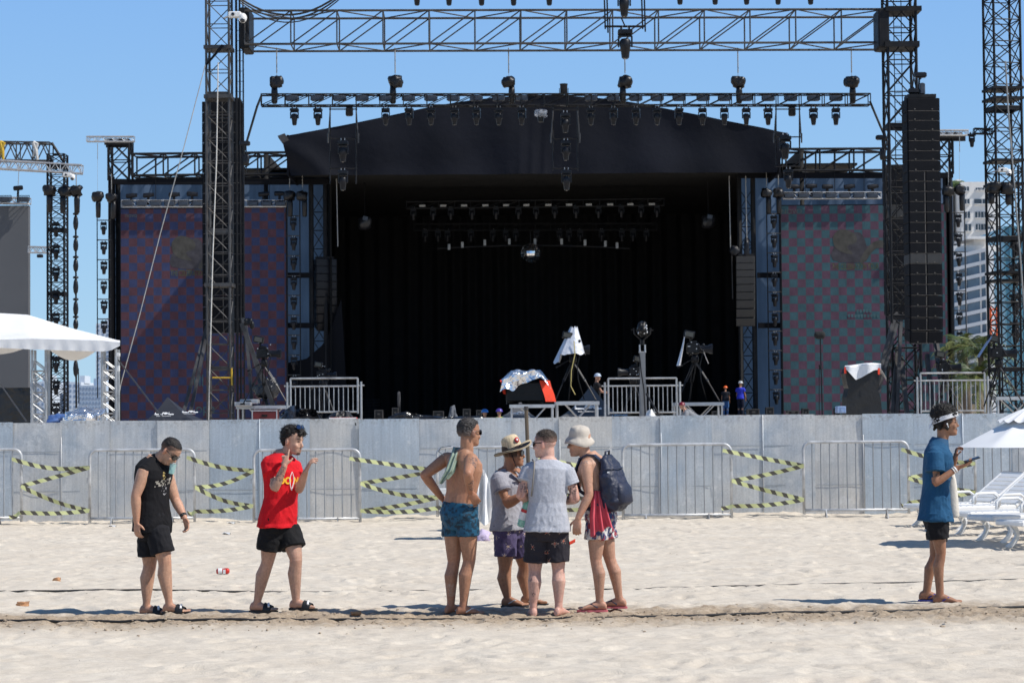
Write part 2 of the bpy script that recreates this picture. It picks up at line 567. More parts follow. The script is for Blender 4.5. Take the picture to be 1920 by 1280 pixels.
def box_truss(name, label, a, b, wdt, hgt, bay, rc=0.03, rb=0.017, steel=BLACK_STEEL, style='para', cat='truss', group=None, sdv=None):
 a, b = V(a), V(b)
 d = (b - a)
 L = d.length
 d.normalize()
 s = d.cross(Z).normalized()
 u = s.cross(d).normalized()
 root = thing(name, label, cat, (a + b) / 2, group)
 off = {k: s * k[0] * wdt / 2 + u * k[1] * hgt / 2 for k in ((-1, -1), (1, -1), (1, 1), (-1, 1))}
 for k in off:
  mb = MB()
  mb.bar(a + off[k], b + off[k], rc, 8)
  mb.build('chord', steel, root)
 mb = MB()
 n = max(1, int(round(L / bay)))
 h = L / n
 for i in range(n + 1):
  p = a + d * (h * i)
  for sx in (-1, 1):
   mb.bar(p + off[(sx, -1)], p + off[(sx, 1)], rb * 1.1, 6)
  for sz in (-1, 1):
   mb.bar(p + off[(-1, sz)], p + off[(1, sz)], rb, 5)
  if i == n:
   break
  q_ = p + d * h
  for sx in (-1, 1):
   if style == 'para':
    mb.bar(p + off[(sx, -1)], q_ + off[(sx, 1)], rb, 5)
   else:
    m_ = p + d * h / 2
    mb.bar(p + off[(sx, -1)], m_ + off[(sx, 1)], rb, 5)
    mb.bar(m_ + off[(sx, 1)], q_ + off[(sx, -1)], rb, 5)
  for sz in (-1, 1):
   if i % 2:
    mb.bar(p + off[(-1, sz)], q_ + off[(1, sz)], rb, 5)
   else:
    mb.bar(p + off[(1, sz)], q_ + off[(-1, sz)], rb, 5)
 mb.build('lacing', steel, root)
 return root
def make_moving_head():
 root = thing('moving_head_light', 'x', 'stage light')
 mb = MB()
 mb.rbox((0, 0, -0.085), (0.25, 0.20, 0.085), 0.012)
 mb.box((0, -0.102, -0.085), (0.10, 0.006, 0.03))
 for x in (-0.07, 0.07):
  mb.box((x, 0, -0.022), (0.03, 0.05, 0.045))
 mb.build('base', DARK_HOUSING, root, 'auto')
 mb = MB()
 for x in (-0.045, 0.045):
  mb = MB()
  mb.box((x, 0, 0.012), (0.016, 0.028, 0.05))
  mb.build('clamp', ALU, root)
 mb = MB()
 mb.rbox((0, 0, -0.145), (0.235, 0.085, 0.035), 0.008)
 for sx in (-1, 1):
  mb.prism([(sx * 0.100, -0.035, -0.15), (sx * 0.100, 0.035, -0.15), (sx * 0.100, 0.028, -0.34), (sx * 0.100, -0.028, -0.34)], (sx * 0.028, 0, 0))
 mb.build('yoke', DARK_HOUSING, root, 'auto')
 mb = MB()
 mb.lathe([(0.02, -0.19), (0.07, -0.20), (0.095, -0.235), (0.094, -0.33), (0.088, -0.345), (0.088, -0.375), (0.080, -0.385), (0.068, -0.50), (0.062, -0.53), (0.05, -0.535)], n=18)
 h = mb.build('head', DARK_HOUSING, root, 'auto')
 mb = MB()
 mb.lathe([(0.049, -0.53), (0.045, -0.545), (0.01, -0.548)], n=14)
 mb.build('lens', LENS_M, h)
 return root
MH = make_moving_head()
MH_used = [False]
def moving_head(loc, label, group, scale=1.0, rotz=0.0):
 if not MH_used[0]:
  MH_used[0] = True
  MH.location, MH.rotation_euler, MH.scale = loc, (0, 0, rotz), (scale,) * 3
  MH['label'], MH['group'] = label, group
  return MH
 return dup(MH, loc, label, rotz, scale, group)
def make_strobe():
 root = thing('strobe_light', 'x', 'stage light')
 mb = MB()
 mb.rbox((0, 0, 0), (0.36, 0.12, 0.17), 0.03)
 for i in range(7):
  mb.box((-0.15 + i * 0.05, -0.062, 0.0), (0.02, 0.01, 0.13))
 mb.build('housing', GREY_LAMP, root, 'auto')
 mb = MB()
 for sx in (-1, 1):
  mb.sbar((sx * 0.19, 0, 0.12), (sx * 0.19, 0, -0.06), 0.03, 0.012)
 mb.bar((-0.19, 0, 0.12), (0.19, 0, 0.12), 0.012)
 mb.build('bracket', BLACK_STEEL, root)
 return root
STROBE = make_strobe()
ST_used = [False]
def strobe(loc, label, group, scale=1.0):
 if not ST_used[0]:
  ST_used[0] = True
  STROBE.location, STROBE.scale = loc, (scale,) * 3
  STROBE['label'], STROBE['group'] = label, group
  return STROBE
 return dup(STROBE, loc, label, 0, scale, group)
def lump(mb, c, rad, seed=0, amp=0.18, n=16, m=10, pinch=0.0):
 c = V(c)
 rings = []
 for i in range(m):
  th = math.pi * (i + 0.5) / m
  for_k = []
  for k in range(n):
   ph = 2 * math.pi * k / n
   d = V((math.sin(th) * math.cos(ph), math.sin(th) * math.sin(ph), -math.cos(th)))
   sq = 1 / max(abs(d.x), abs(d.y), abs(d.z)) ** 0.55
   nn = float(vnoise(np.array([[d.x * 2 + seed, d.y * 2, d.z * 2]]), seed)[0])
   r = sq * (1 + amp * nn)
   for_k.append(c + V((d.x * rad[0] * r * (1 - pinch * max(0, d.z)), d.y * rad[1] * r, d.z * rad[2] * r)))
  rings.append(for_k)
 mb.loft(rings)
def chain_hoist(px, py, Y, s, label, group, wire_top=None, stem=True, seed=0, stem_len=0.42):
 """bagged hoist motor with a chain bag hanging below"""
 c = P(px, py, Y)
 root = thing('chain_hoist', label, 'chain hoist', c, group)
 mb = MB()
 lump(mb, c, (0.17 * s, 0.15 * s, 0.15 * s), seed, 0.3)
 mb.build('motor_cover', BAG, root, True)
 if stem:
  mb = MB()
  x = random.choice((-0.06, 0.02, 0.07)) * s
  mb.lathe([(0.07 * s, -0.1 * s), (0.085 * s, -0.25 * s), (0.075 * s, -(0.1 + stem_len) * s), (0.05 * s, -(0.13 + stem_len) * s)], c + V((x, 0, 0)), 9)
  mb.build('chain_bag', BAG, root, True)
 if wire_top is not None:
  mb = MB()
  mb.bar(c + Z * 0.13 * s, wire_top, 0.007, 5)
  mb.bar(wire_top - Z * 0.75, wire_top, 0.018, 6)
  mb.build('lifting_wire', WIRE, root)
 return root
YT = 62.0
zt = P(412, -120, YT).z
TL = lattice_tower('lattice_tower', 'tall dark lattice tower of the front rig, with white strap and speaker hang behind it', 412, 400, YT, 0.66, 0.66, zt, 0.655, 'single', 0.036, 0.015, GREY_STEEL)
TLx, TLy = TL.location.x, TL.location.y
mb = MB()
for k in range(3):
 xx = TLx + 0.47 + 0.1 * k
 mb.bar((xx, TLy + 0.25, 0), (xx, TLy + 0.25, zt), 0.035 - 0.006 * k, 7)
for i in range(int(zt / 0.3)):
 mb.bar((TLx + 0.47, TLy + 0.25, 0.3 * i), (TLx + 0.67, TLy + 0.25, 0.3 * i), 0.009, 5)
mb.build('ladder', BLACK_STEEL, TL)
for (x0, y0, x1, y1) in ((388, 612, 338, 756), (455, 597, 512, 758), (394, 600, 352, 756), (460, 600, 476, 758)):
 mb = MB()
 mb.sbar(P(x0, y0, YT - .1), P(x1, y1 + 40, YT - 1.2), 0.09, 0.09)
 mb.build('raking_brace', GREY_STEEL, TL)
for y in (92, 184, 535):
 mb = MB()
 mb.box(V((TLx, TLy, P(412, y, YT).z)), (0.8, 0.8, 0.1))
 mb.build('sleeve_block', GREY_STEEL, TL)
mb = MB()
mb.bar(P(434, 690, YT - .38), P(435, 722, YT - .38), 0.03)
mb.bar(P(398, 708, YT - .38), P(434, 708, YT - .38), 0.022)
mb.build('safety_latch', MAT('yellow_paint', (0.6, 0.38, 0.03), 0.5), TL)
strap = MB()
strap.tube([P(409, 117, YT - .5), P(406, 300, YT - .5), P(399, 480, YT - .55), P(393, 700, YT - .6), P(391, 790, YT - .6)], 0.018, 6)
tag(strap.build('ratchet_strap', WHITE_ROPE, loc=P(391, 790, YT - .6)), 'pale ratchet strap running down the front of the tall dark tower', 'strap')
for (pts, lab) in (([(385, 122), (345, 275), (300, 440), (262, 590), (226, 722), (215, 790)], 'pale guy rope slanting down from the dark tower past the red and blue screen'),):
 mb = MB()
 mb.tube([P(x, y, YT - .7 - i * .7) for i, (x, y) in enumerate(pts)], 0.015, 6)
 tag(mb.build('guy_rope', WIRE, loc=P(215, 790, 58)), lab, 'rope')
mb = MB()
mb.tube([P(418, 85, YT - .6), P(390, 118, YT - .6), P(384, 126, YT - .6)], [0.05, 0.035, 0.02], 6)
tag(mb.build('lifting_sling', BLACK_CLOTH, loc=P(384, 126, YT - .6)), 'short black sling around the dark tower at the top of the guy rope', 'sling')
zr = P(1694, -120, YT).z
TR = lattice_tower('lattice_tower', 'dark cross braced lattice tower carrying the other end of the big truss', 1688, 200, YT, 0.82, 0.82, zr, 0.95, 'x', 0.042, 0.019, BLACK_STEEL)
TRx, TRy = TR.location.x, TR.location.y
mb = MB()
for xx in (-0.1, 0.12):
 mb.bar((TRx + xx, TRy + .3, 0), (TRx + xx, TRy + .3, zr), 0.013, 6)
for i in range(int(zr / 0.28)):
 mb.bar((TRx - .1, TRy + .3, 0.28 * i), (TRx + .12, TRy + .3, 0.28 * i), 0.009, 5)
mb.build('ladder', BLACK_STEEL, TR)
mb = MB()
for (x0, y0, x1, y1, w_) in ((1680, 585, 1620, 765, .11), (1686, 590, 1628, 765, .09), (1683, 650, 1670, 775, .11), (1689, 668, 1705, 775, .12), (1738, 665, 1750, 745, .12), (1755, 628, 1772, 690, .08), (1752, 640, 1762, 675, .08), (1690, 590, 1680, 770, .09)):
 mb = MB()
 mb.sbar(P(x0, y0, YT - .3), P(x1, y1 + 40, YT - 1.2), w_, w_)
 mb.build('raking_brace', GREY_STEEL, TR)
mb = MB()
mb.box((TRx, TRy, P(1690, 88, YT).z), (1.0, 1.0, 0.16))
mb.build('sleeve_block', BLACK_STEEL, TR)
mb = MB()
mb.box((TRx + .05, TRy, P(1690, 22, YT).z), (1.05, 1.0, 0.14))
mb.build('sleeve_block', BLACK_STEEL, TR)
mb = MB()
mb.rbox((TRx - .52, TRy, P(1690, 57, YT).z), (0.32, 0.9, 1.15), 0.04)
mb.build('sleeve_block', BLACK_STEEL, TR)
za = (P(470, 20, YT).z + P(470, 83, YT).z) / 2
a = P(458, 52, YT)
b = P(1662, 49, YT + .4)
ctr_a, ctr_b = V((a.x, YT + .6, a.z)), V((b.x, YT + 1.0, b.z))
MT = box_truss('stage_truss', 'big dark box truss spanning between the two tall towers across the sky', ctr_a, ctr_b, 1.25, 0.98, 1.32, 0.034, 0.021, GREY_STEEL)
mb = MB()
mb.rbox((ctr_a.x + .0, YT + .6, ctr_a.z), (0.28, 1.2, 1.2), 0.03)
mb.build('end_plate', BLACK_STEEL, MT)
mb = MB()
for k in range(3):
 pts = []
 for i in range(15):
  t = i / 14
  pts.append(P(450 + 195 * t, -3 + 4 * k + 38 * (4 * t * (1 - t)) * (1 + .08 * k) - 14 * t, YT - .3 + .1 * k))
 mb.tube(pts, 0.03 - .006 * k, 6)
tag(mb.build('cable_loom', CABLE, loc=P(540, 30, YT)), 'sagging black cable loom in front of the big truss near the tower', 'cable')
def cctv(px, py, Y, s, label, col=WHITE_PLASTIC):
 c = P(px, py, Y)
 root = thing('surveillance_camera', label, 'camera', c)
 mb = MB()
 mb.rbox(c + V((-0.06, 0, 0.03)) * s, (0.26 * s, 0.14 * s, 0.12 * s), 0.02 * s)
 mb.build('housing', col, root, 'auto')
 mb = MB()
 mb.ell(c + V((0.1, -0.02, -0.04)) * s, (0.085 * s, 0.085 * s, 0.1 * s))
 mb.build('dome', col, root, True)
 mb = MB()
 mb.ell(c + V((0.1, -0.06, -0.09)) * s, (0.05 * s, 0.05 * s, 0.05 * s))
 mb.lathe([(0.035 * s, 0), (0.035 * s, 0.01)], c + V((-0.09, -0.075, 0.03)) * s, 12, Matrix.Rotation(R(90), 3, 'X'))
 mb.build('lens', LENS_M, root, True)
 mb = MB()
 mb.bar(c + V((-.12, .05, .05)) * s, c + V((-.3, .2, .0)) * s, 0.02 * s)
 mb.build('arm', ALU, root)
cctv(446, 31, YT - .6, 1.45, 'white surveillance camera on the tall dark tower beside the big truss')
ut_a, ut_b = P(760, -32, 58.5), P(1560, -34, 58.5)
box_truss('upper_truss', 'black truss just above the frame carrying a row of moving heads', ut_a, ut_b, 0.35, 0.35, 0.7, 0.024, 0.012, BLACK_STEEL, 'w')
for i, x in enumerate((782, 842, 903, 963, 1030, 1275, 1341, 1400, 1459, 1520)):
 s = 1.05
 moving_head(P(x, 11 - 1.5 * (i > 4) - (0.2 * (i > 4)) + 0, 58.5) + Z * 0.548 * s, f'black moving head poking in at the top edge of the sky, {ORD[i]} from the left', 'moving heads along the top edge', s)
for (x, y0, y1, lab) in ((1170, -22, 33, 'large dark moving head above, cut by the top edge in front of the big truss'),
       (1172, 52, 112, 'large dark moving head hanging in a pipe frame before the big truss')):
 s = (y1 - y0) * 58.0 / 4000 / 0.55
 moving_head(P(x, y0, 58), lab, 'large moving heads before the big truss', s)
fr = thing('lamp_cage', 'black pipe frame hanging before the big truss around a large moving head', 'pipe frame', P(1172, 50, 58))
mb = MB()
mb.bar(P(1133, 50, 58), P(1208, 50, 58), 0.03)
for x, y in ((1135, 55), (1140, 62), (1205, 55), (1210, 60)):
 mb.bar(P(x - 3, -40, 58), P(x, y, 58), 0.022)
mb.bar(P(1165, 34, 58), P(1172, 50, 58), 0.02)
mb.build('pipe', BLACK_STEEL, fr)
YL = 63.0
la, lb = P(490, 188.5, YL), P(1630, 187.5, YL + 1.0)
LT = box_truss('light_truss', 'long thin black lighting truss hung before the stage roof with lamps above and below', la, lb, 0.34, 0.33, 0.69, 0.022, 0.014, BLACK_STEEL, 'para')
def LTp(px, py):
 t = (px - 490) / 1140
 return P(px, py, YL + t)
for i, x in enumerate((548, 595, 637, 679, 723, 766, 808, 850, 893, 935, 978, 1108, 1150, 1192, 1232, 1273, 1318, 1358, 1398, 1440, 1482, 1525, 1567)):
 strobe(LTp(x, 185) + V((0, -.05, 0)), f'dark grey strobe box clamped inside the light truss, {ORD[i]} along it', 'strobe boxes in the light truss', 1.02)
mhx = (552, 596, 723, 767, 808, 852, 893, 935, 978, 1108, 1150, 1192, 1232, 1273, 1317, 1358, 1399, 1440, 1525, 1567)
for i, x in enumerate(mhx):
 moving_head(LTp(x, 201), f'black moving head hung under the light truss, {ORD[i]} along it', 'moving heads under the light truss', 1.0, random.uniform(-.2, .2))
hoists = (519, 741, 954, 1172, 1384, 1597)
for i, x in enumerate(hoists):
 t = (x - 490) / 1140
 top = P(x + (0 if i < 5 else -5), 60, YT + .7)
 top.y = YL + t
 ch = chain_hoist(x, 154, YL + t, 1.18, f'bagged black chain hoist on the light truss under its wire, {ORD[i]} along', 'bagged hoists over the light truss', V((P(x, 154, YL + t).x, YL + t, P(x, 90, YL + t).z)), True, i * 7 + 3)
c = LTp(1057, 167)
root = thing('stage_light', 'short black lamp standing on top of the light truss at its middle', 'stage light', c)
mb = MB()
mb.lathe([(.09, -.16), (.11, -.12), (.11, .1), (.12, .12), (.12, .15)], c, 14)
mb.build('housing', DARK_HOUSING, root, 'auto')
mb = MB()
for sx in (-1, 1):
 mb.sbar(c + V((sx * .13, 0, .02)), c + V((sx * .13, 0, -.2)), .03, .02)
mb.build('bracket', BLACK_STEEL, root)
for x, lab in ((655, 'small black lamp hung under the light truss between the rods of a hanging frame'), (1485, 'small black lamp under the light truss near its far hanging frame')):
 c = LTp(x, 209)
 root = thing('small_lamp', lab, 'stage light', c)
 mb = MB()
 mb.lathe([(.07, .13), (.11, .10), (.115, -.1), (.09, -.14)], c, 12)
 mb.build('housing', DARK_HOUSING, root, 'auto')
 mb = MB()
 mb.box(c + Z * .15, (.26, .1, .05))
 mb.build('bracket', BLACK_STEEL, root)
for pts, lab in ((((490, 180), (482, 200), (462, 268), (455, 292)), 'black cable stay from the near end of the light truss to the strapped tower'),
     (((1631, 190), (1650, 235), (1668, 276)), 'black cable stay from the far end of the light truss to the cross braced tower')):
 mb = MB()
 mb.tube([P(x, y, YL - .2) for x, y in pts], 0.035, 7)
 tag(mb.build('cable_stay', CABLE, loc=P(*pts[0], YL)), lab, 'cable')
for (x0, x1, yt, yb, heads, lab, rungs) in ((619, 668, 198, 345, ((643, 262, 305), (643, 318, 358)), 'pipe ladder under the light truss before the left part of the roof cloth', (205, 260, 316)),
          (1037, 1083, 198, 320, ((1060, 210, 250), (1061, 262, 302), (1062, 317, 358)), 'pipe ladder under the middle of the light truss before the roof cloth', (206, 260, 316)),
          (1455, 1499, 198, 312, ((1472, 252, 300), (1478, 316, 354)), 'pipe ladder under the light truss beside the end of the roof cloth', (205, 257, 312))):
 Yh = YL + (x0 - 490) / 1140 - .2
 root = thing('hanging_ladder', lab, 'pipe frame', P((x0 + x1) / 2, yt, Yh))
 mb = MB()
 for x in (x0, x1):
  mb.bar(P(x, yt, Yh), P(x, yb, Yh), 0.021)
 for y in rungs:
  mb.bar(P(x0 - 2, y, Yh), P(x1 + 2, y, Yh), 0.019)
 mb.build('pipe', BLACK_STEEL, root)
 for x, dx in ((x0, -4), (x1, 4)):
  mb = MB()
  mb.bar(P(x, yt + 10, Yh - .05), P(x + dx, yt + 70, Yh - .05), 0.02)
  mb.bar(P(x + dx, yt + 52, Yh - .08), P(x + dx, yt + 70, Yh - .08), 0.024)
  mb.build('drop_rod', GREY_STEEL, root)
 for k, (x, y0, y1) in enumerate(heads):
  moving_head(P(x, y0, Yh), f'{("upper", "middle", "lowest")[k] if len(heads) == 3 else ("upper", "lower")[k]} moving head in the hanging pipe ladder {"left of the roof cloth middle" if x0 == 619 else "before the roof cloth middle" if x0 == 1037 else "at the roof cloth end"}', 'moving heads in hanging ladders', (y1 - y0) * Yh / 4000 / .55)
c = LTp(1014, 218)
root = thing('covered_camera', 'small camera under the light truss wrapped in a clear plastic bag', 'camera', c)
mb = MB()
lump(mb, c + Z * .08, (.2, .16, .11), 5, .3)
mb.build('plastic_bag', clear('plastic_film', (0.8, 0.85, 0.95), 0.28, 0.15), root, True)
mb = MB()
mb.lathe([(.1, .1), (.1, -.05), (.08, -.18)], c, 12)
mb.build('camera_body', BLACK_PLASTIC, root, 'auto')
CAB = MAT('speaker_cabinet', (0.006, 0.0068, 0.0095), 0.6, 0, 0.25, 5, spec=.12)
CABEDGE = MAT('speaker_trim', (0.11, 0.10, 0.09), 0.6, 0.2, 0.3, 6)
CABG = MAT('grey_cabinet', (0.025, 0.026, 0.028), 0.6, 0, 0.2, 5)
def line_array(label, Y, px, pys, wpx, split=0.0, curve=(), yaw=0.0, dep=0.7, gap_from=0, grey=(), group=None, mats=(None, None)):
 """hung stack of cabinets; pys = the lines between them; curve = how far each lower one swings back"""
 n = len(pys) - 1
 k = Y / 4000
 c0 = P(px, pys[0], Y)
 root = thing('speaker_array', label, 'speakers', c0, group)
 q = Matrix.Rotation(yaw, 3, 'Z')
 w = wpx * k
 mA, mT = mats[0] or CAB, mats[1] or CABEDGE
 off, prev = 0.0, c0.copy()
 for i in range(n):
  h = (pys[i + 1] - pys[i]) * k
  tilt = curve[i] if i < len(curve) else 0.0
  mid = prev - Z * h / 2
  rm = q @ Matrix.Rotation(tilt, 3, 'X')
  mb = MB()
  mb.mi = 0
  g = split * k if i >= gap_from else 0
  if g:
   wl = w * 0.52 - g / 2
   wr = w * 0.48 - g / 2
   mb.rbox(mid + rm @ V((-w / 2 + wl / 2, 0, 0)), (wl, dep, h * .955), .012, rm)
   mb.rbox(mid + rm @ V((w / 2 - wr / 2, 0, 0)), (wr, dep, h * .955), .012, rm)
   mb.mi = 1
   mb.box(mid + rm @ V((-w / 2 + wl + .012, -dep / 2 + .03, 0)), (.03, .03, h * .9), rm)
  else:
   mb.rbox(mid, (w, dep, h * .955), .012, rm)
  mb.mi = 1
  mb.box(mid + rm @ V((0, -dep / 2 + 0.015, -h * .49)), (w * .97, .03, h * .035), rm)
  for sx in (-.28, .28):
   mb.box(mid + rm @ V((sx * w, -dep / 2 - .004, -h * .36)), (.035, .012, .03), rm)
  mb.mi = 0
  for sx in (-1, 1):
   mb.sbar(mid + rm @ V((sx * (w / 2 + .015), -dep / 2 + .06, -h * .49)), mid + rm @ V((sx * (w / 2 + .015), -dep / 2 + .06, h * .47)), .05, .025)
  mb.build('cabinet', [CABG if i in grey else mA, mT], root)
  prev = prev - Z * h + V((0, math.sin(tilt) * h, 0))
 mb = MB()
 mb.box(c0 + Z * .06, (w * .9, dep * .8, .1))
 mb.build('rigging_frame', BLACK_STEEL, root)
 return root
PYR = [187, 212, 230, 249, 268, 287, 305, 325, 344, 363, 382, 402, 421, 440, 459, 479, 498, 518, 537, 557, 577, 597, 620, 643]
line_array('long hanging black speaker array, the larger one, left of the pale buildings', 58.0, 1725, PYR, 59, 3.0, [0] * 19 + [.03, .06, .10, .16], 0.06, .72, 7, (15,))
PYR2 = [317, 341, 364, 387, 410, 433, 457, 480, 503, 526, 550, 572, 592]
line_array('shorter dark speaker array hanging behind the cross braced tower', 66.0, 1675, PYR2, 36, 0, (), 0.0, .6, 0, (3,))
PYL = [193, 214, 233, 252, 271, 290, 309, 328, 347, 366, 385, 404, 423, 442, 461, 480, 499, 518, 537, 556, 577, 600, 625]
line_array('long dark speaker array hanging right behind the strapped lattice tower', 64.5, 419, PYL, 72, 3.0, [0] * 18 + [.03, .06, .1, .14], 0.0, .7, 0)
mb = MB()
root = thing('lamp_cluster', 'bunch of small black lamps on a post over the larger speaker array', 'stage light', P(1733, 187, 58))
for (x, y, w_, h_, m_) in ((1726, 141, 22, 10, DARK_HOUSING), (1713, 171, 20, 10, DARK_HOUSING), (1729, 167, 10, 22, GREY_LAMP)):
 mb = MB()
 k = 58 / 4000
 mb.rbox(P(x, y, 57.9), (w_ * k, .18, h_ * k), .03)
 mb.build('lamp', m_, root, 'auto')
mb = MB()
mb.bar(P(1722, 187, 58), P(1724, 140, 58), .025)
mb.bar(P(1724, 150, 58), P(1734, 140, 58), .018)
mb.build('post', BLACK_STEEL, root)
for (x, y, lab) in ((459, 272, 'small black lamp with hanging bag beside the strapped tower'), (1652, 261, 'small black lamp with hanging bag beside the cross braced tower')):
 k = 61 / 4000
 root = thing('lamp_with_bag', lab, 'stage light', P(x, y, 61))
 mb = MB()
 mb.rbox(P(x, y - 3, 61), (20 * k, .16, 9 * k), .03)
 mb.build('lamp', DARK_HOUSING, root, 'auto')
 mb = MB()
 lump(mb, P(x + 3, y + 28, 61), (.085, .08, .17), 3, .15)
 mb.build('hanging_bag', BAG, root, True)
 mb = MB()
 mb.bar(P(x + 2, y + 2, 61), P(x + 3, y + 18, 61), .02)
 mb.bar(P(x + 3, y + 30, 61), P(x + 3, y + 52, 61), .014)
 mb.build('strap', BLACK_STEEL, root)
YS = 100.0     # front of the roof cloth
YE = 103.4     # plane of the screens and scrims
kS = YS / 4000
DECK = 1.55
ROOF = MAT('roof_cloth', (0.0100, 0.0112, 0.0165), 0.8, 0, 0.25, 0.3, spec=.1, bump=0.5, bscale=0.8, bdist=0.12)
INNER = MAT('stage_black', (0.0035, 0.0036, 0.0042), 0.95, 0, 0.4, 1.0)
DRAPE = MAT('black_drape', (0.006, 0.0062, 0.0078), 0.9, 0, 0.3, 1.0)
arch = [(540, 329), (542, 300), (538, 275), (530, 257), (600, 243), (660, 232), (735, 216), (800, 202), (860, 191), (935, 182), (1000, 179), (1060, 180), (1130, 184), (1200, 194), (1270, 208), (1340, 222), (1400, 234), (1450, 243), (1478, 253), (1463, 290), (1457, 323)]
ST = thing('stage', 'huge black festival stage with arched roof cloth and a deep dark opening', 'stage', (0, YS + 8, 0))
nu, nv = 120, 14
top = []
tx = np.linspace(528, 1478, nu + 1)
ax_, ay_ = [p[0] for p in arch[3:19]], [p[1] for p in arch[3:19]]
topy = np.interp(tx, ax_, ay_)
boty = np.interp(tx, (541, 1461), (329, 323))
topy = np.convolve(np.pad(topy, 4, 'edge'), np.ones(9) / 9, 'valid')
topy[:2] += (4, 2)
mb = MB()
def roof_fn(u, v):
 i = u * nu
 x = 545 - 17 * v + (912 + 38 * v) * u
 ty, by = np.interp(x, tx, topy), np.interp(x, tx, boty)
 p = P(x, by + (ty - by) * v, YS)
 fold = 0.0
 if u < .16:
  q_ = (x - 541) / 140
  fold = 0.16 * math.sin((q_ * 9 + v * 7)) * (1 - q_) * (1 - v) ** .5
 fold += 0.07 * math.sin(x * .55) * math.exp(-((x - 1005) / 35) ** 2) * (1 - v)
 fold += 0.10 * float(vnoise(np.array([[x * .012, v * 1.6, 0]]), 5)[0]) + 0.05 * math.sin(x * 0.05 + v * 2)
 return (p.x, p.y + fold, p.z)
mb.grid(roof_fn, nu, nv)
mb.build('roof_front', ROOF, ST, True)
mb = MB()     # top of the roof running back, and its underside
for i in range(nu):
 for (yy) in ((topy,),):
  p0, p1 = P(tx[i], topy[i], YS), P(tx[i + 1], topy[i + 1], YS)
  mb.add([p0, p1, p1 + V((0, 26, -.3)), p0 + V((0, 26, -.3))], [(0, 1, 2, 3)])
mb.build('roof_top', ROOF, ST)
mb = MB()
b0, b1 = P(541, 329, YS), P(1461, 323, YS)
mb.box(((b0.x + b1.x) / 2, YS + 13.2, b0.z + .35), (b1.x - b0.x, 25.8, .12))
mb.box(((b0.x + b1.x) / 2, YS + 16, b0.z + .9), (b1.x - b0.x + 9, 22, .1))  # added unseen lid, wider than the roof, keeps sun off the back drape
mb.build('roof_underside_and_sun_lid', INNER, ST)
mb = MB()
for k, x in enumerate((541, 1461)):
 p0 = P(x, 328 if k == 0 else 323, YS)
 p1 = P(x, 252, YS)
 mb = MB()
 mb.box((p0.x + (-.05 if k == 0 else .05), YS + 13.2, (p0.z + p1.z) / 2), (.1, 26, p1.z - p0.z))
 mb.build('roof_side', ROOF, ST)
mb = MB()
for k in range(6):
 y0 = 256 + 4 * k
 mb.box(P(529 + 3 * k, y0, YS + .2), (14 * kS, .5, 5 * kS), Matrix.Rotation(R(-20), 3, 'Y'))
mb.build('roof_end_slats', GREY_STEEL, ST)
x0, x1 = P(622, 500, YE).x, P(1384, 500, YE).x
ztop = P(960, 318, YE).z
yb_ = 124.0
mb = MB()
mb.grid(lambda u, v: (x0 - 3 + (x1 - x0 + 6) * u, yb_ + 0.16 * math.sin(u * 60 * math.pi) + .05 * math.sin(u * 171), ztop * v + .2), 480, 1)
mb.build('back_drape', DRAPE, ST, True)
mb = MB()
for s_, xx in ((-1, x0), (1, x1)):
 mb = MB()
 mb.grid(lambda u, v: (xx + s_ * (.1 + 2.8 * u) + .12 * math.sin(u * 90), YE + .2 + (yb_ - YE) * u, ztop * v + .2), 80, 1)
 mb.box((xx + s_ * 3.3, (YE + yb_) / 2 + .8, ztop / 2 + .5), (.2, yb_ - YE - .5, ztop + 1))  # unseen wall added outside the drape to stop sun leaking in
 mb.build('side_drape_and_sun_block', INNER, ST, True)
mb = MB()
mb.box(((x0 + x1) / 2, (YS - 1.5 + yb_) / 2 + .5, DECK / 2 + .1), (x1 - x0 + 4, yb_ - YS + 1.5, DECK - .2))
mb.build('stage_deck', INNER, ST)
mb = MB()
for i in range(14):
 t = (i + .5) / 14
 mb.box((x0 + 1 + (x1 - x0 - 2) * t, YS - 1.0, DECK + .12), (1.1, .35, .12))
mb.build('deck_edge_lights', MAT('footlight', (0.12, 0.13, 0.15), .4, 0, .3, 4), ST)
mb = MB()
for i in range(9):
 xx = x0 + .5 + i * .12
 mb.box((xx * 0 + x0 + 1.2, YS + 6, DECK + .15 * i), (1.8, .3, .03))
mb.build('stage_stairs', BLACK_STEEL, ST)
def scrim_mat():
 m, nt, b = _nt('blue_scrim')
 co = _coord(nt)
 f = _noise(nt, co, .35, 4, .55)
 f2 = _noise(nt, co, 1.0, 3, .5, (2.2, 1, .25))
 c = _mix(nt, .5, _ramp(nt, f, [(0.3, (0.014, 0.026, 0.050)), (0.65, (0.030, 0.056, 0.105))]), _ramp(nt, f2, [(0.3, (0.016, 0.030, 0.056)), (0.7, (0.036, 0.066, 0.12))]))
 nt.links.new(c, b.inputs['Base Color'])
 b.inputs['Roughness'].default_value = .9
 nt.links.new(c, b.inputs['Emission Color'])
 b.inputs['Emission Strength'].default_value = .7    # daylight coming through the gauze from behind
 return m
SCRIM = scrim_mat()
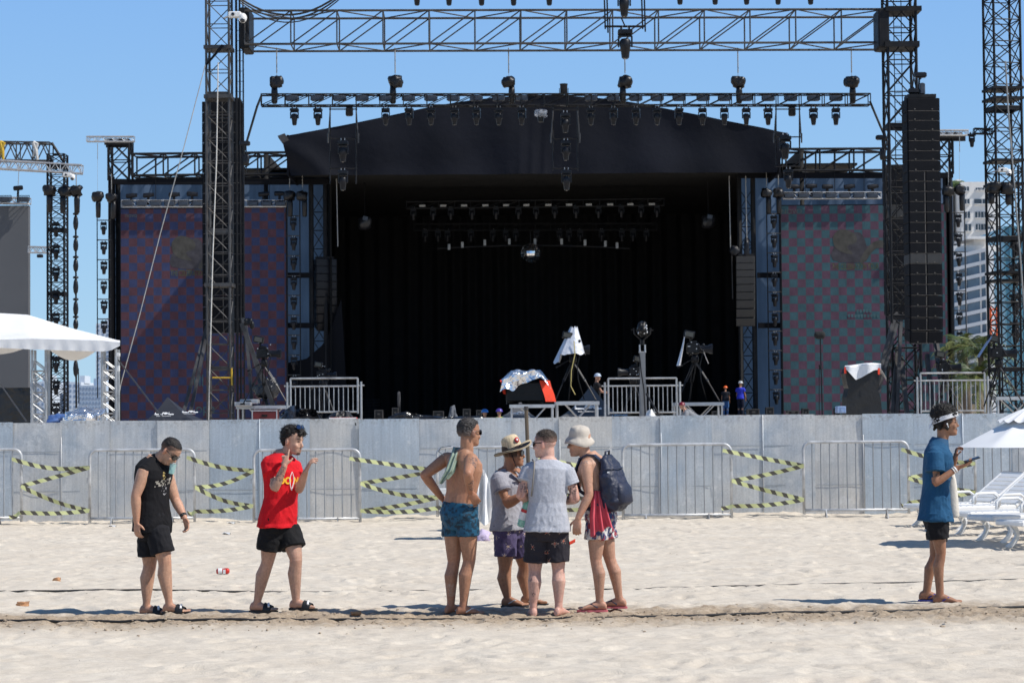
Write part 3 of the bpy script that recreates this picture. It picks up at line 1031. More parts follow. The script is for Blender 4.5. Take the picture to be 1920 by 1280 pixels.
def led_mat(name, c1, c2, cell):
 m, nt, b = _nt(name)
 co = _coord(nt)
 mp = nt.nodes.new('ShaderNodeMapping')
 mp.inputs['Location'].default_value = (0.003, 0.37, 0.003)
 nt.links.new(co, mp.inputs['Vector'])
 ck = nt.nodes.new('ShaderNodeTexChecker')
 ck.inputs['Scale'].default_value = 1.0 / cell
 ck.inputs['Color1'].default_value = (*c1, 1)
 ck.inputs['Color2'].default_value = (*c2, 1)
 nt.links.new(mp.outputs[0], ck.inputs['Vector'])
 sep = nt.nodes.new('ShaderNodeSeparateXYZ')
 nt.links.new(co, sep.inputs[0])
 lines = None
 for ax in ('X', 'Z'):
  fr = _math(nt, 'FRACT', _math(nt, 'DIVIDE', sep.outputs[ax], cell))
  d = _math(nt, 'ABSOLUTE', _math(nt, 'SUBTRACT', fr, .5))
  l = _math(nt, 'GREATER_THAN', d, .478)
  lines = l if lines is None else _math(nt, 'MAXIMUM', lines, l)
 n = _noise(nt, co, 2.3, 4, .6)
 n2 = _noise(nt, co, 9, 3, .6, (3, 1, .3))
 col = _mix(nt, 1.0, ck.outputs['Color'], _ramp(nt, n, [(0.3, (.8, .8, .8)), (.7, (1.15, 1.15, 1.15))]), 'MULTIPLY')
 col = _mix(nt, 1.0, col, _ramp(nt, n2, [(0.3, (.88, .88, .88)), (.7, (1.1, 1.1, 1.1))]), 'MULTIPLY')
 col = _mix(nt, _math(nt, 'MULTIPLY', lines, .35), col, (0.05, 0.05, 0.05))
 nt.links.new(col, b.inputs['Emission Color'])
 b.inputs['Emission Strength'].default_value = .07
 nt.links.new(_mix(nt, .15, col, (.10, .10, .10)), b.inputs['Base Color'])
 b.inputs['Specular IOR Level'].default_value = .06
 b.inputs['Roughness'].default_value = .6
 return m
CELL = 15.35 * YE / 4000
LED_L = led_mat('led_red_blue', (0.080, 0.032, 0.046), (0.029, 0.040, 0.108), CELL)
LED_R = led_mat('led_teal_pink', (0.086, 0.043, 0.072), (0.033, 0.086, 0.108), CELL)
def led_screen(label, x0, x1, y0, y1, mat, name='led_screen'):
 a_, b_ = P(x0, y1, YE), P(x1, y0, YE)
 root = thing(name, label, 'led screen', (a_.x, YE, a_.z))
 w_, h_ = b_.x - a_.x, b_.z - a_.z
 mb = MB()
 mb.add([(a_.x, YE - .1, a_.z), (b_.x, YE - .1, a_.z), (b_.x, YE - .1, b_.z), (a_.x, YE - .1, b_.z)], [(0, 1, 2, 3)])
 mb.build('display', mat, root)
 mb = MB()
 mb.box(((a_.x + b_.x) / 2, YE + .06, (a_.z + b_.z) / 2), (w_ + .1, .28, h_ + .1))
 mb.build('frame', BLACK_STEEL, root)
 return root
SL = led_screen('giant LED screen with faded red and blue checkerboard behind the strapped tower', 228, 536, 390, 800, LED_L)
SR = led_screen('giant LED screen with faded teal and pink checkerboard behind the speaker arrays', 1468, 1772, 384, 800, LED_R)
def emi(name, col, gloss=.6):
 m, nt, b = _nt(name)
 f = _noise(nt, _coord(nt), 3.0, 4)
 c = _ramp(nt, f, [(.3, tuple(x * .7 for x in col)), (.7, tuple(x * 1.25 for x in col))])
 nt.links.new(c, b.inputs['Emission Color'])
 b.inputs['Emission Strength'].default_value = .3
 b.inputs['Specular IOR Level'].default_value = .06
 nt.links.new(_mix(nt, 1.0, c, (2.0, 2.0, 2.0), 'MULTIPLY'), b.inputs['Base Color'])
 b.inputs['Roughness'].default_value = gloss
 return m
LED_TAN = emi('led_tan', (0.029, 0.028, 0.026))
LED_DK = emi('led_dark', (0.024, 0.023, 0.027))
LED_YEL = emi('led_yellow', (0.033, 0.036, 0.020))
LED_LINE = emi('led_outline', (0.028, 0.052, 0.060))
LED_LINE2 = emi('led_caption', (0.05, 0.055, 0.055))
def blob(parent, name, mat, pts, Y, sm=3):
 n = len(pts)
 out = []
 for i in range(n):
  p0, p1, p2, p3 = (V((*pts[(i + k) % n], 0)) for k in (-1, 0, 1, 2))
  for s_ in range(sm):
   t = s_ / sm
   out.append(.5 * ((2 * p1) + (-p0 + p2) * t + (2 * p0 - 5 * p1 + 4 * p2 - p3) * t * t + (-p0 + 3 * p1 - 3 * p2 + p3) * t ** 3))
 mb = MB()
 mb.add([P(p.x, p.y, Y) for p in out], [tuple(range(len(out)))])
 return mb.build(name, mat, parent)
for S, dx, dy in ((SL, 0, 0), (SR, 1240, -12)):
 blob(S, 'picture_shape', LED_DK, [(322 + dx, 500 + dy), (326 + dx, 470 + dy), (345 + dx, 452 + dy), (372 + dx, 448 + dy), (384 + dx, 470 + dy), (384 + dx, 502 + dy)], YE - .108)
 blob(S, 'picture_shape', LED_TAN, [(322 + dx, 455 + dy), (338 + dx, 442 + dy), (362 + dx, 450 + dy), (366 + dx, 466 + dy), (348 + dx, 474 + dy), (360 + dx, 488 + dy), (342 + dx, 486 + dy), (326 + dx, 476 + dy)], YE - .114)
 blob(S, 'picture_shape', LED_TAN, [(372 + dx, 500 + dy), (390 + dx, 472 + dy), (410 + dx, 462 + dy), (430 + dx, 468 + dy), (428 + dx, 478 + dy), (402 + dx, 478 + dy), (380 + dx, 504 + dy)], YE - .114)
 yc = 512 + dy
 ox = 320 + dx if dx == 0 else 320 + dx
 text_mesh('THE CELEBRATION TOUR', 15.5 * YE / 4000, LED_YEL, 'caption', S, P(ox + 44, yc, YE - .12), (1, 0, 0), (0, 0, 1), bold=.004)
 S_last = [o for o in S.children if o.name.startswith('caption')][-1]
 mat_ = S_last.data
 c_ = P(ox + 44, yc, YE - .12) - S.location
 wv = max(v.co.x for v in mat_.vertices) - min(v.co.x for v in mat_.vertices)
 f_ = (88 * YE / 4000) / wv
 for v in mat_.vertices:
  v.co.x = c_.x + (v.co.x - c_.x) * f_
text_mesh('ope', 24 * YE / 4000, LED_LINE, 'caption', SL, P(385, 766, YE - .12), (1, 0, 0), (0, 0, 1))
text_mesh('novo', 11 * YE / 4000, LED_LINE2, 'caption', SL, P(246, 404, YE - .12), (1, 0, 0), (0, 0, 1))
text_mesh('NOVO', 13 * YE / 4000, LED_LINE2, 'caption', SR, P(1484, 397, YE - .12), (1, 0, 0), (0, 0, 1))
for (xa, xb, y) in ((1590, 1655, 592), (1606, 1640, 583)):
 mb = MB()
 for i in range(int((xb - xa) / 6)):
  mb.add([P(xa + i * 6, y + 3, YE - .12), P(xa + i * 6 + 4, y + 3, YE - .12), P(xa + i * 6 + 4, y - 3, YE - .12), P(xa + i * 6, y - 3, YE - .12)], [(0, 1, 2, 3)])
 mb.build('caption', LED_LINE, SR)
mb = MB()
for i in range(4):
 mb.add([P(364 + i * 5, 724, YE - .12), P(366 + i * 5, 724, YE - .12), P(366 + i * 5, 702, YE - .12), P(364 + i * 5, 702, YE - .12)], [(0, 1, 2, 3)])
mb.build('picture_shape', LED_LINE, SL)
WL = thing('stage_wing', 'dark steel stage wing with blue gauze behind the red and blue screen', 'stage wing', (P(400, 700, YE).x, YE + 1, 0))
WR = thing('stage_wing', 'dark steel stage wing with blue gauze behind the teal and pink screen', 'stage wing', (P(1600, 700, YE).x, YE + 1, 0))
for W_, xa, xb, yt in ((WL, 212, 616, 338), (WR, 1388, 1786, 326)):
 mb = MB()
 a_, b_ = P(xa, 830, YE + 1.2), P(xb, yt, YE + 1.2)
 mb.grid(lambda u, v: (a_.x + (b_.x - a_.x) * u, YE + 1.2 + .12 * math.sin(u * 40) + .06 * math.sin(u * 97 + v * 3), b_.z * v), 90, 6)
 mb.build('gauze', SCRIM, W_, True)
 mb = MB()
 kk = YE / 4000
 posts = (212, 222) if W_ is WL else (1778, 1786)
 for x in posts + ((585, 612) if W_ is WL else (1390, 1416)):
  mb = MB()
  pz = P(x, yt, YE + .5)
  mb.bar((P(x, 700, YE + .5).x, YE + .5, 0), (P(x, 700, YE + .5).x, YE + .5, pz.z), .12, 8)
  mb.build('post', BLACK_STEEL, W_)
 xe = (205, 226) if W_ is WL else (1770, 1790)
 for (xa2, xb2) in (xe, (588, 610) if W_ is WL else (1392, 1414)):
  mb = MB()
  A0, A1 = P(xa2, 700, YE + .6).x, P(xb2, 700, YE + .6).x
  zz = .2
  i = 0
  while zz < b_.z - .9:
   mb.bar((A0, YE + .6, zz), (A1, YE + .6, zz + .9), .022, 5)
   mb.bar((A1, YE + .61, zz), (A0, YE + .61, zz + .9), .022, 5)
   mb.bar((A0, YE + .6, zz), (A1, YE + .6, zz), .025, 5)
   zz += .9
  mb.build('scaffold', BLACK_STEEL, W_)
 for (xx0, xx1, y, h_, d_) in ((xa - 4, xb, yt + 3, .35, .1), (532 if W_ is WL else 1420, 588 if W_ is WL else 1470, 516, .2, .3), (538 if W_ is WL else 1422, 588 if W_ is WL else 1466, 610, .3, .3)):
  mb = MB()
  mb.sbar(P(xx0, y, YE + d_), P(xx1, y, YE + d_), .25, h_, Z)
  mb.build('cloth_header', BLACK_CLOTH, W_)
 mb = MB()       # black outer border
 if W_ is WL:
  a0, a1 = P(203, 330, YE), P(213, 830, YE)
 else:
  a0, a1 = P(1778, 322, YE), P(1789, 830, YE)
 mb.box(((a0.x + a1.x) / 2, YE + .2, a0.z / 2), (abs(a1.x - a0.x), .5, a0.z))
 mb.build('black_border', BLACK_CLOTH, W_)
mb = MB()
pts = [(540, 680), (575, 672), (612, 640), (640, 560), (655, 830), (540, 830)]
mb.prism([P(x, y, YE + .4) for x, y in pts], (0, .1, 0))
mb.build('black_skirt', BLACK_CLOTH, WL)
for (xa, xb, ya, yb2, lab, W2) in ((252, 545, 312, 309, 'dark box truss over the wing of the red and blue screen', .7), (1470, 1660, 303, 302, 'dark box truss over the wing of the teal and pink screen', .7)):
 box_truss('roof_truss', lab, P(xa, ya, YE + .6), P(xb, yb2, YE + .6), 1.4, 1.05, 1.5, .06, .04, BLACK_STEEL)
 for j, x in enumerate(np.linspace(xa + 40, xb - 40, 3)):
  mb = MB()
  mb.bar(P(x, ya - 20, YE - .1), P(x, ya + 18, YE - .1), .05)
  mb.bar(P(x, ya + 18, YE - .1), P(x, ya + 62, YE - .1), .015)
  tag(mb.build('hoist_wire', BLACK_STEEL, loc=P(x, ya, YE)), f'{ORD[j]} hoist wire under the box truss of the {"red and blue" if xa < 500 else "teal and pink"} screen wing', 'hoist wire', 'hoist wires under the wing trusses')
tw = P(222, 300, YE).x
lattice_tower('wing_tower', 'dark tower head rising above the outer edge of the red and blue screen', 226, 300, YE + .5, 1.0, 1.0, P(226, 262, YE).z, .85, 'x', .06, .03, BLACK_STEEL, P(226, 338, YE).z)
lattice_tower('wing_tower', 'dark tower head rising above the outer edge of the teal and pink screen', 1768, 300, YE + .5, .8, .8, P(1768, 254, YE).z, .85, 'x', .06, .03, BLACK_STEEL, P(1768, 326, YE).z)
for (xa, xb, y, lab) in ((163, 252, 261, 'short silver ladder truss lying on the tower over the red and blue screen'), (1752, 1815, 249, 'short silver ladder truss lying on the tower over the teal and pink screen')):
 box_truss('outrigger_truss', lab, P(xa, y, YE - .4), P(xb, y, YE - .4), .25, .24, .42, .03, .016, ALU, 'w')
 mb = MB()
 x = 196 if xa < 500 else 1756
 x2 = 234 if xa < 500 else 1796
 mb.sbar(P(x, y + 5, YE), P(x2 + 8, y + 5, YE), .3, .16, Z)
 mb.sbar(P(x + 3, y + 10, YE + .2), P(x2 + 14, y + 10, YE + .2), .3, .14, Z)
 tag(mb.build('head_block', BLACK_STEEL, loc=P(x, y + 8, YE)), 'black head block under the silver truss over the ' + ('red' if xa < 500 else 'teal') + ' screen', 'steel block')
def screen_light_row(xa, xb, y, lab, xs_, grp):
 bt = box_truss('screen_truss', lab, P(xa, y, YE - .24), P(xb, y - .5, YE - .24), .2, .3, .8, .03, .018, ALU, 'w')
 for i, x in enumerate(np.arange(xa + 12, xb - 6, 26)):
  strobe(P(x, y, YE - .36), f'flat grey strobe in the truss over the {grp}, {ORD[i]} along', grp + ' strobes', 1.35)
 for i, (x, yy) in enumerate(xs_):
  c = P(x, yy, YE - .25)
  root = thing('profile_lamp', f'black spotlight standing above the {grp}, {ORD[i]} along', 'spotlight', c, grp + ' spotlights')
  mb = MB()
  rm = Matrix.Rotation(R(90 + random.uniform(-8, 8)), 3, 'Y')
  mb.lathe([(.08, -.25), (.115, -.22), (.115, .12), (.09, .2), (.1, .28)], c, 12, rm)
  mb.build('barrel', DARK_HOUSING, root, 'auto')
  mb = MB()
  mb.bar(c - Z * .08, P(x, y + 2, YE - .25), .07)
  mb.build('stand', BLACK_STEEL, root)
screen_light_row(228, 536, 382, 'silver truss over the red and blue screen with spotlights', ((246, 367), (278, 366), (326, 365), (360, 364), (494, 364), (524, 363)), 'red and blue screen')
screen_light_row(1468, 1652, 367, 'silver truss over the teal and pink screen with spotlights', ((1489, 350), (1521, 349), (1551, 350), (1592, 350), (1636, 350)), 'teal and pink screen')
def light_ladder(label, xs_, ytop, ybot, Y, heads, grp, sc_, where, lean=0.0):
 root = thing('light_ladder', label, 'light ladder', (P(xs_[0], ybot, Y).x, Y, P(xs_[0], ybot, Y).z))
 mb = MB()
 for x in xs_:
  mb.bar(P(x, ytop, Y), P(x + lean, ybot, Y), .028, 6)
 mb.build('rail', BLACK_STEEL, root)
 for y in heads:
  mb = MB()
  t = (y - ytop) / (ybot - ytop) * lean
  mb.bar(P(xs_[0] + t - 1, y - 3, Y), P(xs_[1] + t + 1, y - 3, Y), .026, 6)
  mb.build('rung', GREY_STEEL, root)
 xc = (xs_[0] + xs_[1]) / 2
 for i, y in enumerate(heads):
  t = (y - ytop) / (ybot - ytop) * lean
  moving_head(P(xc + t + random.uniform(-.5, .5), y - 1, Y - .1), f'{ORD[i]} moving head down the lamp ladder {where}', grp, sc_, random.uniform(-.5, .5))
light_ladder('tall thin lamp ladder at the outer edge of the red and blue screen', (182, 207), 372, 746, YE - .6, [416 + 37 * i for i in range(8)], 'moving heads beside the screens', 1.2, 'outside the red and blue screen', 1)
light_ladder('tall thin lamp ladder between the red and blue screen and the dark opening', (538, 562), 372, 790, YE - .6, [408 + 37.2 * i for i in range(9)], 'moving heads beside the screens', 1.2, 'between red and blue screen and opening', 2)
light_ladder('tall thin lamp ladder between the dark opening and the teal and pink screen', (1437, 1463), 365, 790, YE - .6, [404 + 36.6 * i for i in range(10)], 'moving heads beside the screens', 1.2, 'between opening and teal and pink screen', 6)
light_ladder('tall thin lamp ladder at the outer edge of the teal and pink screen', (1784, 1808), 360, 770, YE - .6, [402 + 36.6 * i for i in range(9)], 'moving heads beside the screens', 1.2, 'outside the teal and pink screen', 6)
for i, (x, y, lab) in enumerate(((183, 369, 'bagged hoist on the outer lamp ladder of the red and blue screen'), (209, 371, 'bagged hoist at the outer post of the red and blue screen'),
          (543, 367, 'bagged hoist on the inner lamp ladder of the red and blue screen'), (567, 367, 'bagged hoist beside the inner lamp ladder near the opening'),
          (1437, 362, 'shiny bagged hoist on the inner lamp ladder of the teal and pink screen'), (1459, 362, 'shiny bagged hoist beside the silver truss of the teal screen'),
          (1778, 358, 'bagged hoist at the outer post of the teal and pink screen'), (1799, 356, 'bagged hoist before the white tower block'))):
 chain_hoist(x, y, YE - .9, 1.5, lab, 'bagged hoists at the screens', P(x, y - (100 if x in (183, 1799) else 45), YE - .9), True, 30 + i, .55)
for (xa, xb, ya, yb2, Y, lab, hx, lx) in ((762, 1245, 385, 379, 107.5, 'upper black lighting truss inside the dark stage opening', (775, 812, 845, 885, 930, 972, 1005, 1040, 1080, 1122, 1165, 1202, 1232), True),
            (776, 1232, 426, 425, 112, 'lower black lighting truss inside the dark stage opening', (797, 821, 839, 883, 924, 948, 967, 1006, 1049, 1067, 1088, 1128, 1166, 1187, 1212), False)):
 box_truss('inner_truss', lab, P(xa, ya, Y), P(xb, yb2, Y), .3, .34, .8, .035, .02, BLACK_STEEL)
 for i, x in enumerate(hx):
  moving_head(P(x, np.interp(x, (xa, xb), (ya, yb2)) + 5, Y), f'dim moving head under the {lab.split(" black")[0]} inner truss, {ORD[i]} along', 'moving heads inside the opening', 1.15)
LEDP = emi('pale_panel', (0.13, 0.13, 0.125))
for i, x in enumerate((792, 831, 870, 910, 949, 987, 1028, 1067, 1104, 1144, 1182, 1222)):
 c = P(x, 386 - 3.2 * (x - 792) / 430, 107.2)
 root = thing('blinder_panel', f'pale flat lamp panel on the upper inner truss, {ORD[i]} along', 'stage light', c, 'pale lamp panels on the inner truss')
 mb = MB()
 mb.box(c, (.3, .05, .1))
 mb.build('panel', MAT('pale_lamp', (0.36, 0.36, 0.35), .4) if i == 0 else bpy.data.materials['pale_lamp'], root)
 mb = MB()
 mb.box(c + V((0, .06, 0)), (.34, .06, .15))
 mb.build('housing', BLACK_PLASTIC, root)
root = thing('curved_pipe', 'thin curved pipe with small pale lamps above the mirror ball', 'lighting pipe', P(1000, 455, 110))
mb = MB()
mb.tube([P(x, 470 - 10 * math.cos((x - 1000) / 190 * 1.2), 110) for x in np.linspace(820, 1180, 25)], .05, 6)
mb.build('pipe', BLACK_STEEL, root)
for x, y in ((842, 463), (867, 459), (909, 455), (955, 453), (1003, 453), (1053, 453), (1097, 455), (1135, 457), (1157, 460)):
 mb = MB()
 mb.box(P(x, y, 109.8), (.13, .06, .3))
 mb.build('lamp', bpy.data.materials['pale_lamp'], root)
c = P(995, 474, 109)
root = thing('mirror_ball', 'shiny silver mirror ball hanging in the middle of the dark opening', 'mirror ball', c)
mb = MB()
n_, m_ = 22, 13
for i in range(m_):
 t0, t1 = math.pi * i / m_, math.pi * (i + 1) / m_
 for k in range(n_):
  p0, p1 = 2 * math.pi * k / n_, 2 * math.pi * (k + 1) / n_
  r_ = .50
  qd = [V((math.sin(t) * math.cos(p), math.sin(t) * math.sin(p), math.cos(t))) * r_ for t, p in ((t0, p0), (t0, p1), (t1, p1), (t1, p0))]
  cc = sum(qd, V()) / 4
  nn = cc.normalized()
  jig = V((random.uniform(-1, 1), random.uniform(-1, 1), random.uniform(-1, 1))) * .14
  mb.add([c + cc + (p - cc) * .93 + jig * (p - cc).dot(jig.orthogonal().normalized()) for p in qd], [(0, 1, 2, 3)])
mb.build('facets', MAT('mirror_facets', (0.9, 0.9, 0.92), .12, 1, .05, 4), root)
mb = MB()
mb.bar(c + Z * .48, c + Z * 1.1, .03)
mb.build('hanger', BLACK_STEEL, root)
for x, y, lab in ((684, 418, 'dark veiled mirror ball hanging at the left inside the opening'), (1328, 415, 'dark veiled mirror ball hanging at the right inside the opening')):
 c = P(x, y, 106)
 root = thing('veiled_ball', lab, 'mirror ball', c)
 mb = MB()
 lump(mb, c, (.34, .3, .3), 9, .3)
 mb.build('veil', MAT('dark_veil', (0.018, 0.019, 0.023), .4, 0, .3, 5, bump=.6, bscale=8, bdist=.05) if x < 900 else bpy.data.materials['dark_veil'], root, True)
 mb = MB()
 mb.box(c + V((.05, -.32, .2)), (.25, .05, .2), Matrix.Rotation(R(12), 3, 'Y'))
 mb.build('clip_panel', GREY_LAMP, root)
 mb = MB()
 mb.bar(c + Z * .3, c + Z * 2.5, .015)
 mb.build('wire', BLACK_STEEL, root)
line_array('dim grey speaker array curving down inside the left edge of the opening', 104.1, 609, [486, 500, 514, 528, 542, 556, 571, 586, 602, 617], 38, 0, [0, 0, .03, .06, .1, .14, .2, .26, .32], .35, .7, 0, (), None, (DARK_HOUSING, BLACK_STEEL))
SIDEARR = MAT('sunlit_cabinet', (0.034, 0.032, 0.030), .65, 0, .15, 3)
line_array('brownish grey speaker array curving down inside the right edge of the opening', 101.2, 1398, [481, 494, 507, 520, 533, 547, 561, 576, 592, 608], 33, 0, [0, 0, .03, .06, .1, .14, .2, .26, .32], -.15, .7, 0, (), None, (SIDEARR, BLACK_STEEL))
for j, (x, y0, y1, lab) in enumerate(((1367, 330, 470, 'thin grey wire at the right edge of the opening'), (1398, 330, 480, 'thin wire holding up the brownish speaker array'), (631, 335, 462, 'thin grey wire at the left edge of the opening'), (1372, 470, 560, 'short dark rod with small hooks beside the brownish speaker array'))):
 mb = MB()
 mb.bar(P(x, y0, 101.5), P(x + (y1 - y0) * .02, y1, 101.5), .022)
 tag(mb.build('suspension_wire', WIRE if j < 3 else GREY_STEEL, loc=P(x, y0, 101.5)), lab, 'wire')
root = thing('hanging_lamp', 'small dark lamp in a ring clamp over the brownish speaker array', 'stage light', P(1372, 470, 101))
mb = MB()
lump(mb, P(1378, 470, 101), (.22, .15, .2), 2, .4)
lump(mb, P(1400, 466, 101), (.12, .12, .45), 4, .3)
mb.build('lamp_body', DARK_HOUSING, root, True)
YLW = 75.0
k = YLW / 4000
led_off = MAT('dark_led_face', (0.098, 0.102, 0.112), .7, 0, .08, .6)
a_, b_ = P(-120, 728, YLW), P(55, 386, YLW)
root = thing('led_wall', 'large switched off grey LED wall cut by the edge of the picture', 'led screen', (a_.x, YLW, 0))
mb = MB()
mb.box(((a_.x + b_.x) / 2, YLW, (a_.z + b_.z) / 2), (b_.x - a_.x, .3, b_.z - a_.z))
mb.build('display', led_off, root)
mb = MB()
mb.grid(lambda u, v: (a_.x + (b_.x - a_.x + .05) * u, YLW - .1 + .12 * math.sin(u * 31 + v * 3) * (1 - v), a_.z * v), 60, 6)
mb.build('skirt', MAT('black_tarp', (0.013, 0.0135, 0.015), .32, 0, .3, 2, bump=.7, bscale=2.5, bdist=.15), root, True)
box_truss('screen_truss', 'short silver truss with lamps on the top edge of the grey LED wall', P(-120, 374, YLW - .2), P(56, 377, YLW - .2), .35, .2, .5, .025, .014, ALU, 'w')
for i, (x, y) in enumerate(((10, 374), (44, 374))):
 strobe(P(x, y, YLW - .4), f'flat grey strobe on the grey LED wall, {("farther from", "nearer to")[i]} its free corner', 'strobes on the LED wall', 1.1)
c = P(34, 358, YLW - .3)
root = thing('stage_light', 'small black spotlight standing on the grey LED wall under a wire', 'spotlight', c)
mb = MB()
mb.lathe([(.07, -.16), (.085, -.12), (.085, .12), (.07, .16)], c + Z * .1, 12, Matrix.Rotation(R(85), 3, 'Y'))
mb.bar(c + Z * .05, P(33, 382, YLW - .3), .045)
mb.build('barrel', DARK_HOUSING, root, 'auto')
mb = MB()
mb.bar(c + Z * .2, P(36, 308, YLW - .3), .012)
mb.build('wire', WIRE, root)
box_truss('arm_truss', 'dark webbed truss reaching over the grey LED wall from the thin tower', P(-120, 283, 72.5), P(96, 286, 72.5), .6, .62, .55, .028, .022, GREY_STEEL, 'w')
mb = MB()
mb.bar(P(97, 268, 72.2), P(120, 305, 72.2), .05)
mb.bar(P(97, 268, 72.8), P(120, 305, 72.8), .05)
mb.bar(P(100, 290, 72.2), P(122, 292, 72.2), .03)
tag(mb.build('knee_brace', BLACK_STEEL, loc=P(97, 268, 72.5)), 'slanting dark knee brace at the end of the webbed truss on the thin tower', 'brace')
box_truss('silver_truss', 'silver truss crossing the thin tower over the grey LED wall', P(-120, 302, 71.6), P(154, 318, 71.6), .3, .28, .36, .028, .016, ALU, 'w')
for (x0, y0, x1, y1, nm, lab, mt) in ((66, 267, 70, 300, 'white_rag', 'white cloth tied on the webbed truss over the grey LED wall', WHITE_ROPE), (4, 266, 6, 300, 'yellow_sling', 'yellow round sling on the webbed truss at the edge of the picture', bpy.data.materials['yellow_paint'])):
 mb = MB()
 mb.tube([P(x0 - 3, y0, 72), P((x0 + x1) / 2, (y0 + y1) / 2, 72), P(x1, y1, 72)], [.07, .06, .045], 7)
 mb.tube([P(x0 - 3, y0, 72), P(x0 + 4, y0 + 2, 72), P(x1 - 8, y1 - 6, 72)], [.06, .06, .03], 7)
 tag(mb.build(nm, mt, loc=P(x0, y0, 72)), lab, 'sling')
lattice_tower('thin_tower', 'thin dark lattice tower with a column of moving heads beside the grey LED wall', 108, 500, 72, .56, .56, P(108, 290, 72).z, .36, 'x', .036, .013, BLACK_STEEL)
tx_ = P(108, 500, 72).x
for i in range(9):
 y = 417 + 42.3 * i
 moving_head(V((tx_ + .02, 71.65, P(108, y - 2, 71.6).z)), f'moving head clamped on the thin lattice tower, {ORD[i]} from its top', 'moving heads on the thin tower', .95, random.uniform(-.4, .4))
mb = MB()
mb.bar(P(126, 340, 71.7), P(128, 780, 71.7), .03)
mb.build('side_pipe', BLACK_STEEL, [o for o in COL.objects if o.name.startswith('thin_tower')][0])
for i, (x, y, lab) in enumerate(((92, 357, 'bagged hoist on the left face of the thin tower'), (122, 358, 'bagged hoist on the right face of the thin tower'), (143, 358, 'bagged hoist at the head of the hanging string of covered lamps'))):
 chain_hoist(x, y, 71.2, 1.2, lab, 'bagged hoists by the thin tower', P(143, 325, 71.2) if i == 2 else None, True, 50 + i, .5)
root = thing('covered_lamp_string', 'hanging string of black covered lamps seen edge on beside the thin tower', 'lamp string', P(142, 400, 71.4))
mb = MB()
mb.bar(P(142, 390, 71.4), P(143, 765, 71.4), .035)
mb.bar(P(147, 690, 71.4), P(148, 756, 71.4), .02)
mb.build('pole', BLACK_STEEL, root)
for i, (y0, y1) in enumerate(((405, 432), (448, 472), (486, 510), (524, 552), (565, 592), (598, 618), (676, 706))):
 mb = MB()
 z0_, z1_ = P(142, y1, 71.3), P(142, y0, 71.3)
 h = z1_.z - z0_.z
 mb.lathe([(.03, 0), (.075, h * .18), (.09, h * .5), (.07, h * .85), (.045, h)], z0_, 10)
 mb.ell(z1_ + Z * .07, (.1, .1, .05))
 mb.build('covered_lamp', BAG, root, True)
cctv(130, 330, 71, 1.1, 'small white camera hung beside the thin tower under the silver truss')
box_truss('side_arm', 'short silver truss arm between the grey LED wall and the thin tower', P(54, 468, 73), P(96, 469, 73), .2, .2, .3, .022, .013, ALU, 'w')
c = P(75, 480, 72.9)
root = thing('small_lamp', 'tiny black lamp under the short silver arm beside the LED wall', 'stage light', c)
mb = MB()
mb.rbox(c, (.2, .15, .11), .02)
mb.build('housing', DARK_HOUSING, root)
mb = MB()
mb.bar(c, c + Z * .18, .015)
mb.build('hook', ALU, root)
TENT = MAT('white_tent', (0.80, 0.80, 0.80), .55, 0, .04, 1.5, bump=.35, bscale=1.4, bdist=.08)
YTN = 55.0
root = thing('white_tent', 'white tent roof on silver truss legs at the edge of the picture', 'tent', P(100, 660, YTN))
mb = MB()
edge = [(-160, 665), (0, 660), (60, 661), (120, 659), (190, 659), (222, 655)]
def tent_fn(u, v):
 x = -160 + 385 * u
 yb = np.interp(x, (-160, 60, 190, 225), (640, 635, 638, 642))
 yt = np.interp(x, (-160, 0, 52, 130, 222), (588, 587, 590, 614, 638))
 yy = yb + (yt - yb) * v
 p = P(x, yy + 1.6 * math.sin(x * .09) * v * (1 - v), YTN + 3.6 * v)
 p.z += -.18 * math.sin(math.pi * v) * .6
 return p
mb.grid(tent_fn, 70, 16)
def val_fn(u, v):
 x = -160 + 385 * u
 yb = np.interp(x, (-160, 60, 190, 225), (640, 635, 638, 642))
 y1 = np.interp(x, (-160, 0, 60, 190, 208, 225), (655, 652, 655, 659, 657, 648))
 p = P(x, yb + (y1 - yb) * (1 - v), YTN - .06)
 p.y += .012 * math.sin(x * .23) * (1 - v)
 return p
mb.grid(val_fn, 120, 5)
mb.build('roof_sheet', TENT, root, True)
def sag(u, v):
 x = 90 + 96 * u
 p = P(x, 654 + 22 * math.sin(math.pi * u) * v, YTN + 1.2 + 1.5 * v)
 return p
mb = MB()
mb.grid(sag, 24, 5)
mb.grid(lambda u, v: P(-60 + 114 * u, 650 + 14 * math.sin(math.pi * u) * v, YTN + 1.2 + 1.5 * v), 24, 5)
mb.build('inner_lining', TENT, root, True)
